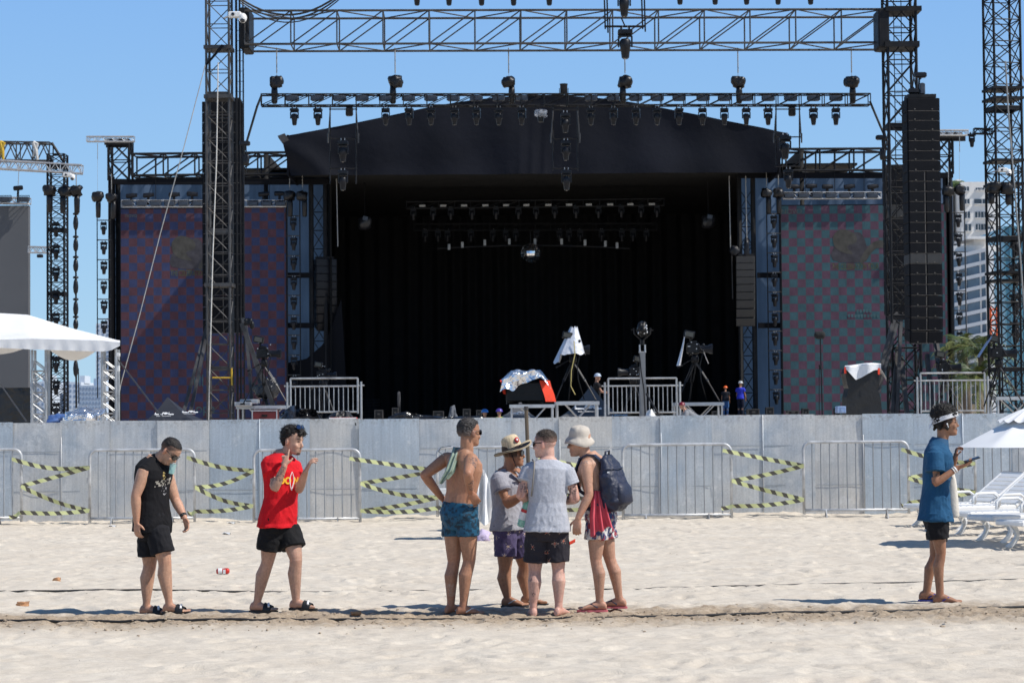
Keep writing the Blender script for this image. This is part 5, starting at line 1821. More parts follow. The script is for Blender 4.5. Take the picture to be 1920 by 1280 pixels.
for i, (x, y) in enumerate(((1863, 352), (1889, 354))):
 chain_hoist(x, y, 59.3, 1.05, ('bagged hoist on the near face of the outermost tower', 'bagged hoist in the middle of the outermost tower')[i], 'bagged hoists on the outermost tower', None, True, 70 + i, .3)
box_truss('side_arm', 'short dark truss arm reaching from the outermost tower toward the silver truss', P(1826, 246, 60), P(1860, 247, 60), .16, .14, .3, .02, .012, BLACK_STEEL, 'w')
moving_head(P(1822, 249, 59.8), 'moving head hanging from the short dark arm of the outermost tower', 'moving head on the short arm', .75, .5)
cctv(1884, 321, 59.3, 1.0, 'small pale camera on the outermost tower')
root = thing('orange_scaffold', 'orange netting and poles at the foot of the outermost tower', 'scaffold', P(1861, 620, 70))
mb = MB()
for i in range(5):
 mb.bar(P(1857, 580 + 10 * i, 66), P(1870, 580 + 10 * i, 66), .025)
mb.bar(P(1857, 575, 66), P(1858, 640, 66), .03)
mb.bar(P(1869, 575, 66), P(1869, 640, 66), .03)
mb.build('pipe', MAT('orange_paint', (.75, .12, .02), .5), root)
WALLW = MAT('pale_render', (0.76, 0.745, 0.72), .8, 0, .05, .15, dirt=(.62, .6, .57))
WINM = MAT('window_glass', (0.035, 0.045, 0.06), .12, 0, .3, .5, spec=.7)
FRAMEM = MAT('window_frame_white', (.6, .6, .6), .6)
BLUEG = MAT('blue_glass', (0.10, 0.145, 0.205), .12, .1, .35, .35, spec=.8)
WHITEB = MAT('white_band', (0.7, 0.71, 0.73), .6, 0, .05, .4)
TEALG = MAT('teal_glass', (0.05, 0.17, 0.25), .15, .1, .25, .2, spec=.8)
YB = 260.0
kb = YB / 4000
a_, b_ = P(1776, 790, YB), P(1866, 338, YB)
root = thing('apartment_tower', 'pale apartment tower with small dark windows behind the thin lamp ladder', 'building', (a_.x, YB, 0))
zt_ = b_.z
mb = MB()
mb.box(((P(1796, 0, YB).x + P(1866, 0, YB).x) / 2 + .0, YB + 6, P(1830, 341, YB).z / 2), (P(1866, 500, YB).x - P(1796, 500, YB).x, 12, P(1830, 341, YB).z))
mb.box((P(1785, 500, YB).x, YB + 9, P(1785, 334, YB).z / 2), ((1797 - 1770) * kb, 12, P(1785, 334, YB).z))
mb.build('wall', WALLW, root)
mb = MB()
mb.box((P(1800, 336, YB).x, YB + 6, P(1800, 336, YB).z), (30 * kb, 5, .5))
mb.box((P(1815, 334, YB).x, YB + 7, P(1815, 334, YB).z), (8 * kb, 3, .9))
mb.build('roof', WALLW, root)
wins = []
for (xa, xb, ya, yb2) in ((1808, 1817, 350, 358), (1830, 1836, 352, 356), (1837, 1842, 352, 356), (1843, 1849, 352, 356), (1808, 1818, 373, 382), (1827, 1856, 373, 382), (1808, 1819, 397, 409), (1829, 1838, 397, 408), (1840, 1850, 397, 408), (1809, 1821, 420, 433), (1830, 1838, 420, 431), (1840, 1850, 420, 431), (1810, 1822, 444, 456), (1831, 1838, 444, 452), (1841, 1850, 444, 450), (1852, 1862, 402, 412), (1853, 1863, 425, 438)):
 a, b = P(xa, yb2, YB - .1), P(xb, ya, YB - .1)
 mb = MB()
 mb.box(((a.x + b.x) / 2, YB - .02, (a.z + b.z) / 2), (b.x - a.x, .1, b.z - a.z))
 w_ = mb.build('window', WINM, root)
 mb = MB()
 mb.box(((a.x + b.x) / 2, YB - .12, a.z - .06), (b.x - a.x + .1, .25, .1))
 mb.box(((a.x + b.x) / 2, YB - .08, (a.z + b.z) / 2), (.06, .08, b.z - a.z))
 mb.build('sill', FRAMEM, w_)
mb = MB()
for (xa, xb, ya, yb2) in ((1851, 1866, 404, 414), (1852, 1866, 428, 439)):
 a, b = P(xa, yb2, YB - 1), P(xb, ya, YB - 1)
 mb.box(((a.x + b.x) / 2, YB - .6, a.z), (b.x - a.x, 1.2, .15))
 mb.box(((a.x + b.x) / 2, YB - 1.2, a.z + .3), (b.x - a.x, .05, .6))
mb.build('balcony', WHITEB, root)
mb = MB()
for i in range(14):
 lump(mb, P(1785 + random.uniform(0, 20), 345 + random.uniform(-3, 4), YB + 1), (.45, .4, .3), i, .5, 8, 5)
tag(mb.build('roof_shrub', MAT('roof_green', (.06, .10, .03), .8, 0, .4, 2), None, False, P(1795, 346, YB + 1)), 'small green shrubs on the terrace of the pale apartment tower', 'plant')
YB2 = 200.0
root = thing('glass_office', 'blue glass block with curved white bands before the pale apartment tower', 'building', (P(1830, 700, YB2).x, YB2, 0))
def face(xpx, ypx, d=0):
 p = P(xpx, ypx, YB2)
 return V((p.x, YB2 + d + 2.2 * ((1856 - xpx) / 60) ** 2, p.z))
mb = MB()
xsq = np.linspace(1792, 1852, 13)
def topl(x):
 return 480 - (x - 1792) / 60 * 13
for x_a, x_b in zip(xsq, xsq[1:]):
 a, b = face(x_a, topl(x_a)), face(x_b, topl(x_b))
 mb.add([(a.x, a.y, 0), (b.x, b.y, 0), b, a, (a.x, a.y + 15, a.z), (b.x, b.y + 15, b.z)], [(0, 1, 2, 3), (3, 2, 5, 4)])
mb.build('glass_front', BLUEG, root)
for i in range(12):
 mb = MB()
 for x_a, x_b in zip(xsq, xsq[1:]):
  y_a, y_b = topl(x_a) + i * 22.5 - 3, topl(x_b) + i * 22.5 - 3
  for dz in (0, ):
   a0, b0 = face(x_a, y_a, -.25), face(x_b, y_b, -.25)
   a1, b1 = face(x_a, y_a + 7, -.25), face(x_b, y_b + 7, -.25)
   mb.add([a1, b1, b0, a0, a0 + V((0, .3, 0)), b0 + V((0, .3, 0)), a1 + V((0, .3, 0)), b1 + V((0, .3, 0))], [(0, 1, 2, 3), (3, 2, 5, 4), (0, 1, 7, 6)])
 mb.build('floor_band', WHITEB, root)
mb = MB()
for x in (1803, 1814, 1838, 1848):
 a = face(x, topl(x), -.12)
 mb.sbar((a.x, a.y, 0), a, .14, .1, V((1, 0, 0)))
mb.build('mullion', FRAMEM, root)
mb = MB()
a = P(1853, 470, YB2)
mb.box((P(1857, 470, YB2).x, YB2 + 4, P(1857, 470, YB2).z / 2), (9 * YB2 / 4000, 8.6, P(1857, 470, YB2).z))
mb.build('corner_pier', WHITEB, root)
mb = MB()
a = P(1815, 463, YB2 + 3)
mb.box((P(1832, 452, YB2 + 4).x, YB2 + 6, P(1832, 447, YB2 + 4).z), (46 * YB2 / 4000, 6, .25))
mb.box((P(1842, 455, YB2 + 4).x, YB2 + 7, P(1842, 456, YB2 + 4).z), (26 * YB2 / 4000, 5, 1.0))
mb.box((P(1826, 466, YB2 + 4).x, YB2 + 4.2, P(1826, 466, YB2 + 4).z), (5, .3, .6))
mb.build('roof_terrace', WALLW, root)
YB3 = 215.0
root = thing('teal_glass_block', 'teal glass block behind the outermost tower', 'building', (P(1900, 700, YB3).x, YB3, 0))
mb = MB()
mb.box((P(1925, 600, YB3).x, YB3 + 8, P(1900, 425, YB3).z / 2), (80 * YB3 / 4000, 16, P(1900, 425, YB3).z))
mb.build('glass_front', TEALG, root)
mb = MB()
for i in range(12):
 mb.box((P(1925, 600, YB3).x, YB3 - .05, P(1900, 425 + i * 28, YB3).z), (80 * YB3 / 4000, .12, .12))
for x in range(1886, 1960, 10):
 mb.box((P(x, 600, YB3).x, YB3 - .06, P(1900, 425, YB3).z / 2), (.08, .1, P(1900, 425, YB3).z))
mb.build('mullion', MAT('teal_frame', (.1, .25, .33), .4), root)
root = thing('beige_kiosk', 'low beige building glimpsed through the last guard rail', 'building', (P(1830, 760, 110).x, 110, 0))
mb = MB()
mb.box((P(1830, 760, 110).x, 112, P(1830, 738, 110).z / 2), (60 * 110 / 4000, 4, P(1830, 738, 110).z))
mb.build('wall', MAT('beige_wall', (.55, .45, .32), .8), root)
mb = MB()
for x in (1822, 1838):
 mb.box((P(x, 755, 110).x, 109.95, P(x, 752, 110).z), (.3, .1, .3))
mb.box((P(1830, 744, 110).x, 109.9, P(1830, 744, 110).z), (1.5, .2, .12))
mb.build('window', WINM, root)
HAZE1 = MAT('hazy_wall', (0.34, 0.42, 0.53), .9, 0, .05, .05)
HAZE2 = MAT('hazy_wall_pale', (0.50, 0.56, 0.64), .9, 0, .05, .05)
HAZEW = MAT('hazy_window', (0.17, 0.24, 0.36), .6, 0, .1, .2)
def hazy(label, x0, x1, yt, Y, mat, cw, ch, parts=2):
 a, b = P(x0, 800, Y), P(x1, yt, Y)
 root = thing('distant_building', label, 'building', (a.x, Y, 0))
 mb = MB()
 mb.box(((a.x + b.x) / 2, Y + 8, b.z / 2), (b.x - a.x, 16, b.z))
 mb.build('wall', mat, root)
 mb = MB()
 mb.box(((a.x + b.x) / 2 + 1, Y + 6, b.z + .6), ((b.x - a.x) * .4, 6, 1.6))
 mb.build('roof', mat, root)
 k = Y / 4000
 nx_ = int((x1 - x0) / cw)
 y = yt + ch * .7
 n = 0
 while y < 785:
  for i in range(nx_):
   xc = x0 + (i + .5) * (x1 - x0) / nx_
   mb = MB()
   mb.box((P(xc, y, Y).x, Y - .03, P(xc, y, Y).z), (cw * .55 * k, .1, ch * .5 * k))
   if n < 90:
    mb.build('window', HAZEW, root)
   n += 1
  y += ch
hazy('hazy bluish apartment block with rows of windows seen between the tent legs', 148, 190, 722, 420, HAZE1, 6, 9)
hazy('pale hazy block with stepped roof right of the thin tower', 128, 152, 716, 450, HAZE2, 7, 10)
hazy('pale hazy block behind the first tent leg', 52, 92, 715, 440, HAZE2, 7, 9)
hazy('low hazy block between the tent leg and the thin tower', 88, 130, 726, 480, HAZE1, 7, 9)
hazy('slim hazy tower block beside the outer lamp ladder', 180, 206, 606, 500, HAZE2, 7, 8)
PALM = MAT('palm_leaf', (0.055, 0.085, 0.022), .45, 0, .4, 3)
PALM2 = MAT('palm_leaf_light', (0.13, 0.15, 0.04), .45, 0, .3, 3)
TRUNK = MAT('palm_trunk', (0.16, 0.12, 0.085), .9, 0, .3, 8, bump=.5, bscale=20)
def palm(label, px, py, Y, s, seed, nf=16):
 rg = random.Random(seed)
 c = P(px, py, Y)
 root = thing('palm_tree', label, 'palm tree', (c.x, Y, 0), 'palm trees before the glass block')
 mb = MB()
 mb.tube([(c.x + .3, Y, 0), (c.x + .15, Y, c.z * .5), c], [.2, .15, .12], 9)
 mb.build('trunk', TRUNK, root, True)
 mb = MB()
 for i in range(nf):
  az = rg.uniform(0, 2 * math.pi)
  el = rg.uniform(-.2, 1.1)
  L = s * rg.uniform(.8, 1.15)
  d = V((math.cos(az), math.sin(az), 0))
  side = d.cross(Z)
  mb.mi = 0 if rg.random() < .55 else 1
  pts = []
  for j in range(17):
   t = j / 16
   pts.append(c + d * L * (math.cos(el) * t * (1 - .15 * t)) + Z * L * (math.sin(el) * t - (.65 - .25 * math.sin(el)) * t * t))
  for j in range(1, 17):
   t = j / 16
   tang = (pts[j] - pts[j - 1]).normalized()
   ll = L * .32 * (1 - t * .55) * (.4 + .6 * min(1, t * 4))
   for sg in (-1, 1):
    tip = pts[j] + (side * sg * .8 + tang * .75 - Z * (.35 + rg.uniform(0, .25))) * ll
    w_ = tang * .035 * s * .5
    mb.add([pts[j] - w_, pts[j] + w_, tip], [(0, 1, 2)])
   mb.add([pts[j - 1] + side * .02, pts[j - 1] - side * .02, pts[j] - side * .02, pts[j] + side * .02], [(0, 1, 2, 3)])
 mb.build('crown', [PALM, PALM2], root)
palm('palm with fronds spreading left of the pale blue rain hood', 1838, 662, 92, 1.7, 1, 30)
palm('palm seen through the outer lamp ladder of the teal and pink screen', 1808, 655, 96, 1.8, 2, 28)
palm('lower palm behind the last guard rail', 1834, 712, 88, 1.7, 3, 30)
palm('small palm at the edge of the black border behind the last rail', 1806, 706, 100, 1.7, 4, 26)
def fence_mat():
 m, nt, b = _nt('zinc_sheet')
 co = _coord(nt)
 oi = nt.nodes.new('ShaderNodeObjectInfo')
 add = nt.nodes.new('ShaderNodeVectorMath')
 add.operation = 'ADD'
 cmb = nt.nodes.new('ShaderNodeCombineXYZ')
 nt.links.new(_math(nt, 'MULTIPLY', oi.outputs['Random'], 37.0), cmb.inputs[0])
 nt.links.new(_math(nt, 'MULTIPLY', oi.outputs['Random'], 11.0), cmb.inputs[1])
 nt.links.new(co, add.inputs[0])
 nt.links.new(cmb.outputs[0], add.inputs[1])
 v = add.outputs[0]
 big = _noise(nt, v, 1.5, 6, .62)
 fine = _noise(nt, v, 45, 3, .8)
 streak = _noise(nt, v, 3, 3, .6, (9, 1, .35))
 c = _ramp(nt, big, [(.30, (0.40, 0.45, 0.50)), (.5, (0.60, 0.605, 0.605)), (.70, (0.72, 0.695, 0.65))])
 c = _mix(nt, _ramp(nt, oi.outputs['Random'], [(.35, (0, 0, 0)), (.8, (.75,) * 3)]), c, (0.47, 0.545, 0.615))
 c = _mix(nt, _ramp(nt, oi.outputs['Random'], [(.0, (.6,) * 3), (.3, (0, 0, 0))]), c, (0.66, 0.625, 0.57))
 c = _mix(nt, 1.0, c, _ramp(nt, fine, [(.3, (.82,) * 3), (.7, (1.1,) * 3)]), 'MULTIPLY')
 c = _mix(nt, 1.0, c, _ramp(nt, streak, [(.3, (.9,) * 3), (.7, (1.07,) * 3)]), 'MULTIPLY')
 stain = _ramp(nt, _noise(nt, v, 2.1, 8, .75), [(.56, (0, 0, 0)), (.66, (.6,) * 3)])
 c = _mix(nt, stain, c, (0.78, 0.78, 0.77))
 sep = nt.nodes.new('ShaderNodeSeparateXYZ')
 nt.links.new(co, sep.inputs[0])
 rust = _math(nt, 'MULTIPLY', _ramp(nt, sep.outputs['Z'], [(.93, (0, 0, 0)), (1.0, (1,) * 3)]), _ramp(nt, _noise(nt, v, 14, 5, .7), [(.5, (0, 0, 0)), (.65, (.55,) * 3)]))
 mp = nt.nodes.new('ShaderNodeMapRange')
 nt.links.new(sep.outputs['Z'], mp.inputs[0])
 mp.inputs[1].default_value, mp.inputs[2].default_value = 1.62, 1.78
 rust = _math(nt, 'MULTIPLY', mp.outputs[0], _ramp(nt, _noise(nt, v, 16, 5, .7), [(.5, (0, 0, 0)), (.66, (.6,) * 3)]))
 c = _mix(nt, rust, c, (.13, .09, .06))
 nt.links.new(c, b.inputs['Base Color'])
 b.inputs['Metallic'].default_value = .35
 nt.links.new(_ramp(nt, big, [(.3, (.42,) * 3), (.7, (.6,) * 3)]), b.inputs['Roughness'])
 _bump(nt, b, _noise(nt, v, 1.2, 2, .5), .25, .06)
 return m
ZINC = fence_mat()
YF = 37.75
FZ = 1.785
fence = thing('sheet_metal_fence', 'long fence of dull grey galvanised metal sheets across the beach', 'fence', (0, YF, 0))
kf = YF / 4000
joints = [-70, 23, 115, 205, 297, 391, 487, 580, 675, 785, 885, 958, 1050, 1147, 1240, 1334, 1431, 1527, 1619, 1712, 1806, 1900, 1995]
rj = random.Random(3)
for i, (ja, jb) in enumerate(zip(joints, joints[1:])):
 xa, xb = P(ja, 880, YF).x, P(jb, 880, YF).x
 big = i % 2 == 0
 yo = (0.0 if i % 2 else -.012) + rj.uniform(-.004, .004)
 tl = rj.uniform(-.012, .012)
 zt_ = FZ + rj.uniform(-.02, .016)
 mb = MB()
 nx_, nz_ = 10, 12
 sd = rj.uniform(0, 50)
 def sheet(u, v, s_=0):
  dent = .018 * float(vnoise(np.array([[u * 2.2 + sd, v * 3.1, sd]]), 9)[0])
  return (xa - .012 + (xb - xa + .024) * u, YF + yo + tl * (u - .5) + dent, -.15 + (zt_ + .15) * v)
 mb.grid(sheet, nx_, nz_)
 mb.grid(lambda u, v: (lambda p: (p[0], p[1] + .003, p[2]))(sheet(u, v)), nx_, nz_)
 if not big:
  e = xb
  mb.sbar((e, YF + yo - .012, -.1), (e, YF + yo - .012, zt_), .012, .012, V((0, 1, 0)))
 mb.build('metal_sheet', ZINC, fence, True)
mb = MB()
for z_ in (.55, 1.25):
 for j, (ja, jb) in enumerate(zip(joints, joints[1:])):
  if (j + (z_ > 1)) % 3:
   xa, xb = P(ja, 880, YF).x, P(jb, 880, YF).x
   mb.box(((xa + xb) / 2, YF - .016, z_), (xb - xa - .06, .004, .012))
mb.build('seam', MAT('seam_grey', (.33, .36, .39), .5, .2), fence)
mb = MB()
for j in joints[::2]:
 x = P(j, 880, YF).x
 mb.sbar((x, YF + .06, 0), (x, YF + .06, FZ - .03), .06, .06)
mb.sbar((P(-70, 880, YF).x, YF + .04, FZ - .09), (P(1995, 880, YF).x, YF + .04, FZ - .09), .04, .05)
mb.build('support_post', GREY_STEEL, fence)
BARM = MAT('barrier_bar', (0.34, 0.35, 0.36), .45, .4, .2, 5)
def make_barrier():
 root = thing('crowd_barrier', 'x', 'crowd barrier')
 W, Hh, r_ = 1.82, 1.27, .025
 mb = MB()
 pts = [(-W / 2, 0, .02)]
 for i in range(7):
  a = math.pi - math.pi / 2 * i / 6
  pts.append((-W / 2 + .13 + .13 * math.cos(a), 0, Hh - .13 + .13 * math.sin(a)))
 for i in range(7):
  a = math.pi / 2 - math.pi / 2 * i / 6
  pts.append((W / 2 - .13 + .13 * math.cos(a), 0, Hh - .13 + .13 * math.sin(a)))
 pts.append((W / 2, 0, .02))
 mb.tube(pts, r_, 8)
 mb.bar((-W / 2, 0, .09), (W / 2, 0, .09), r_ * .95, 8)
 mb.build('frame', MAT('barrier_frame', (0.56, 0.57, 0.58), .45, .3, .25, 5, dirt=(.3, .29, .28)), root, True)
 bar = None
 for i in range(11):
  x = -W / 2 + W * (i + 1) / 12
  if bar is None:
   mb = MB()
   mb.bar((0, 0, .09), (0, 0, Hh), .0115, 6)
   bar = mb.build('bar', BARM, root)
   o = bar
  else:
   o = bar.copy()
   COL.objects.link(o)
   o.parent = root
  o.location = (x, 0, 0)
 for sx in (-1, 1):
  mb = MB()
  for sy in (-1, 1):
   mb.sbar((sx * W * .29, 0, .1), (sx * W * .29, sy * .20, -.13), .035, .02)
  mb.build('foot', GALV, root)
 mb = MB()
 mb.tube([(W / 2 + .01, 0, Hh * .58), (W / 2 + .055, 0, Hh * .58), (W / 2 + .06, 0, Hh * .5)], .008, 5)
 mb.tube([(-W / 2 - .01, 0, Hh * .62), (-W / 2 - .045, 0, Hh * .62), (-W / 2 - .05, 0, Hh * .55)], .008, 5)
 mb.build('hook', GALV, root)
 return root
BAR = make_barrier()
barr = [(-60, 40, 843, 969, 'tubular steel barrier cut by the edge of the picture beside the first tape zigzag'),
  (168, 365, 843, 969, 'tubular steel barrier behind the man in the black tank top'),
  (476, 675, 843, 968, 'tubular steel barrier behind the man in the red shirt'),
  (820, 1008, 838, 966, 'tubular steel barrier behind the group of four, half hidden by white sheets'),
  (1168, 1371, 833, 961, 'tubular steel barrier beside the man with the blue backpack'),
  (1507, 1703, 828, 954, 'tubular steel barrier between two tape zigzags, left of the man in the blue shirt'),
  (1828, 2026, 824, 950, 'tubular steel barrier behind the white loungers and parasol')]
barrier_at = []
for i, (xa, xb, yt, yb_, lab) in enumerate(barr):
 Yb = 36.9
 if i == 0:
  xa = xb - 197
 a, b = P(xa, (yt + yb_) / 2, Yb), P(xb, (yt + yb_) / 2, Yb)
 s = (b.x - a.x) / 1.82
 zt_ = P((xa + xb) / 2, yt, Yb).z
 loc = V(((a.x + b.x) / 2, Yb, zt_ - 1.27 * s))
 if i == 0:
  o = BAR
  o.location, o.scale = loc, (s,) * 3
  o['label'], o['group'] = lab, 'crowd barriers before the fence'
 else:
  o = dup(BAR, loc, lab, rj.uniform(-.02, .02), s, 'crowd barriers before the fence')
 barrier_at.append((loc, s))
def tape_mat():
 m, nt, b = _nt('hazard_tape')
 uv = nt.nodes.new('ShaderNodeUVMap')
 sep = nt.nodes.new('ShaderNodeSeparateXYZ')
 nt.links.new(uv.outputs[0], sep.inputs[0])
 d = _math(nt, 'ADD', sep.outputs['X'], _math(nt, 'MULTIPLY', sep.outputs['Y'], .3))
 s = _math(nt, 'GREATER_THAN', _math(nt, 'FRACT', d), .56)
 n = _noise(nt, _coord(nt), 9, 3)
 yel = _ramp(nt, n, [(.3, (.56, .58, .25)), (.7, (.68, .69, .36))])
 nt.links.new(_mix(nt, s, yel, (.085, .075, .055)), b.inputs['Base Color'])
 b.inputs['Roughness'].default_value = .4
 return m
TAPE = tape_mat()
def tape(label, pts, Y):
 """pts: (px, py) zigzag"""
 vs_, fs, uvs = [], [], []
 wd = .072
 for si, (p, q) in enumerate(zip(pts, pts[1:])):
  A, B_ = P(*p, Y), P(*q, Y)
  d = (B_ - A).normalized()
  nrm = V((-d.z, 0, d.x))
  L = (B_ - A).length
  n = 18
  tw0 = rj.uniform(-.2, .2)
  sag_ = rj.uniform(.0, .09)
  for i in range(n + 1):
   t = i / n
   c = A.lerp(B_, t) + V((0, -.012 * si + .02 * math.sin(math.pi * t), -sag_ * math.sin(math.pi * t)))
   tw = tw0 + .2 * math.sin(t * rj.uniform(4.8, 5.2) + si)
   e = nrm * math.cos(tw) + V((0, 1, 0)) * math.sin(tw)
   w_ = wd * (1 if .04 < t < .96 else .8)
   vs_ += [c - e * w_ / 2, c + e * w_ / 2]
   uvs += [(t * L / .205, 0), (t * L / .205, 1)]
   if i:
    o = len(vs_) - 4
    fs.append((o, o + 2, o + 3, o + 1))
 base = P(*pts[0], Y)
 me_ = bpy.data.meshes.new('hazard_tape')
 me_.from_pydata([tuple(v - base) for v in vs_], [], fs)
 ul = me_.uv_layers.new(name='UVMap')
 for lp in me_.loops:
  ul.data[lp.index].uv = uvs[lp.vertex_index]
 me_.materials.append(TAPE)
 o = bpy.data.objects.new('hazard_tape', me_)
 o.location = base
 COL.objects.link(o)
 tag(o, label, 'hazard tape', 'zigzag hazard tapes between the barriers')
tape('yellow and black tape zigzag between the edge barrier and the tank top man', [(22, 860), (168, 876), (40, 911), (168, 957), (38, 960), (18, 968)], 36.85)
tape('yellow and black tape zigzag between the tank top man and the red shirt man', [(350, 857), (476, 882), (366, 913), (475, 948), (366, 958), (352, 960)], 36.85)
tape('yellow and black tape zigzag between the red shirt man and the bare backed man', [(655, 859), (820, 882), (676, 906), (822, 932), (676, 957), (832, 950)], 36.85)
tape('yellow and black tape zigzag seen beside the man with the backpack', [(1010, 857), (1168, 885), (1012, 912), (1168, 946), (1150, 952), (1010, 956)], 36.85)
tape('yellow and black tape zigzag on the empty stretch right of the backpack', [(1355, 844), (1507, 873), (1372, 901), (1507, 936), (1372, 948), (1352, 952)], 36.85)
tape('yellow and black tape zigzag behind the man in the blue shirt', [(1690, 842), (1828, 868), (1703, 896), (1828, 922), (1703, 942), (1688, 945)], 36.85)
SHEET = MAT('white_sheet', (0.80, 0.80, 0.80), .8, 0, .04, 3, bump=.4, bscale=6, bdist=.03)
YW = 33.5
def drape(label, cols, Y, nm='white_sheet', seed=0, mat=None, cat='sheet'):
 """cols: (px, ytop, ybottom) along the drape"""
 xs_ = [c[0] for c in cols]
 def fn(u, v):
  x = xs_[0] + (xs_[-1] - xs_[0]) * u
  yt, yb = np.interp(x, xs_, [c[1] for c in cols]), np.interp(x, xs_, [c[2] for c in cols])
  p = P(x, yt + (yb - yt) * v, Y)
  p.y += .10 * math.sin(u * 11 + v * 2 + seed) * (.3 + .7 * v) + .06 * math.sin(u * 23 + seed)
  return p
 mb = MB()
 mb.grid(fn, 30, 16)
 mb.grid(lambda u, v: V(fn(u, 1 - v)) + V((0, .16 * math.sin(math.pi * min(1, 1 - v)) + .03, 0)), 30, 16)
 tag(mb.build(nm, mat or SHEET, None, True, P(xs_[0], cols[0][2], Y)), label, cat)
drape('white sheet hanging in a tall point behind the bare backed man', [(878, 935, 940), (886, 895, 945), (896, 876, 975), (908, 880, 984), (918, 905, 980), (922, 940, 968)], YW, seed=1)
root = thing('vendor_table', 'white vendor table with wooden side behind the bare backed man', 'table', G(860, 1012))
yv = root.location.y
mb = MB()
mb.box(V((P(852, 925, yv).x, yv + .25, P(852, 921, yv).z)), (.62, .5, .07))
mb.build('table_top', WHITE_PLASTIC, root)
mb = MB()
mb.box(V((P(878, 945, yv).x, yv + .2, P(878, 942, yv).z)), (.22, .4, .3))
mb.build('wooden_side', MAT('dark_wood', (.13, .05, .025), .6), root)
for x in (830, 850, 884):
 mb = MB()
 mb.bar((P(x, 930, yv).x, yv + .1, root.location.z), (P(x, 930, yv).x, yv + .1, P(x, 925, yv).z), .018)
 mb.build('leg', GALV, root)
g = G(905, 1014)
mb = MB()
lump(mb, g + Z * .05, (.1, .1, .09), 4, .5)
tag(mb.build('lilac_cloth', MAT('lilac_cloth', (.5, .42, .58), .8, bump=.5, bscale=20), None, True, g), 'small lilac and white cloth lying on the sand behind the bare legs', 'cloth')
g0 = G(996, 1010)
root = thing('parasol_pole', 'plain brown parasol pole standing behind the group of four', 'pole', g0)
tp = P(986.5, 763, g0.y)
mb = MB()
mb.bar(g0 - Z * .1, tp, .032, 10, .028)
mb.build('pole', MAT('brown_wood', (.10, .075, .05), .6, 0, .3, 6, vec=(1, 1, .2)), root)
mb = MB()
mb.bar(tp - Z * .04, tp + Z * .01, .034, 10)
mb.build('metal_cap', GREY_STEEL, root)
WP = MAT('lounger_plastic', (0.80, 0.80, 0.79), .35, 0, .03, 4, dirt=(.7, .69, .66))
def make_lounger():
 """foot end toward -x, raised back toward +x"""
 root = thing('sun_lounger', 'x', 'sun lounger')
 mb = MB()
 for sy in (-1, 1):
  mb.rbox((-.28, sy * .29, .33), (1.28, .05, .075), .015)
 mb.rbox((-.9, 0, .33), (.07, .58, .07), .015)
 mb.rbox((.34, 0, .31), (.06, .56, .06), .015)
 mb.build('frame', WP, root)
 mb = MB()
 for i in range(11):
  mb.rbox((-.84 + i * .112, 0, .362), (.088, .54, .022), .005)
 mb.build('seat_slats', WP, root)
 mb = MB()
 rm = Matrix.Rotation(R(-34), 3, 'Y')
 p0 = V((.38, 0, .36))
 for sy in (-1, 1):
  mb.rbox(p0 + rm @ V((.40, sy * .27, 0)), (.82, .045, .06), .012, rm)
 for i in range(7):
  mb.rbox(p0 + rm @ V((.07 + i * .112, 0, .012)), (.092, .5, .022), .005, rm)
 mb.rbox(p0 + rm @ V((.82, 0, 0)), (.06, .58, .07), .02, rm)
 mb.build('backrest', WP, root)
 for sx, x in ((-1, -.72), (1, .3)):
  for sy in (-1, 1):
   mb = MB()
   pts = []
   for i in range(10):
    t = i / 9
    a = -math.pi * .02 + math.pi * .62 * t
    pts.append(V((x + sx * (-.02 - .24 * math.sin(a * .9) + .30 * t * t), sy * .28, .33 - .34 * t)))
   for p, q in zip(pts, pts[1:]):
    mb.sbar(p, q, .045, .055, V((0, 1, 0)))
   mb.build('leg', WP, root)
 for sy in (-1, 1):
  mb = MB()
  pts = [V((.02, sy * .32, .36)), V((.03, sy * .33, .48)), V((.10, sy * .33, .53)), V((.42, sy * .33, .53)), V((.5, sy * .33, .48)), V((.52, sy * .32, .36))]
  mb.tube(pts, .022, 7)
  mb.build('armrest', WP, root, True)
 mb = MB()
 mb.bar(p0 + rm @ V((.5, .2, -.02)), (.72, .2, .33), .015)
 mb.bar(p0 + rm @ V((.5, -.2, -.02)), (.72, -.2, .33), .015)
 mb.build('back_prop', WP, root)
 return root
LG = make_lounger()
lg = [(1722, 986, .45, 1.0, 'white plastic lounger farthest back, its foot end left of the man in blue'),
   (1764, 994, .45, 1.0, 'white plastic lounger just behind the man in the blue shirt'),
   (1845, 1014, .40, 1.0, 'white plastic lounger second nearest, its curved leg standing clear'),
   (1803, 1004, .42, 1.0, 'white plastic lounger in the middle of the row, feet behind the blue shirt'),
   (1900, 1028, .36, 1.0, 'nearest white plastic lounger, cut by the edge of the picture')]
for i, (px, py, rz, s, lab) in enumerate(lg):
 g = G(px, py)
 loc = V((g.x + .85 * s * math.cos(rz), g.y + .85 * s * math.sin(rz), sand_z(g.x + .5, g.y + .4)))
 if i == 0:
  LG.location, LG.rotation_euler, LG.scale = loc, (0, 0, rz), (s,) * 3
  LG['label'], LG['group'] = lab, 'white sun loungers on the sand'
 else:
  dup(LG, loc, lab, rz, s, 'white sun loungers on the sand')
YPA = 29.0
PW = MAT('parasol_cloth', (0.82, 0.82, 0.82), .7, 0, .02, 4)
hub = P(1935, 772, YPA)
root = thing('white_parasol', 'white beach parasol with scalloped vent over the loungers', 'parasol', (hub.x, YPA, 0))
mb = MB()
Rr = hub.x - P(1797, 838, YPA).x
drop = hub.z - P(1797, 838, YPA).z
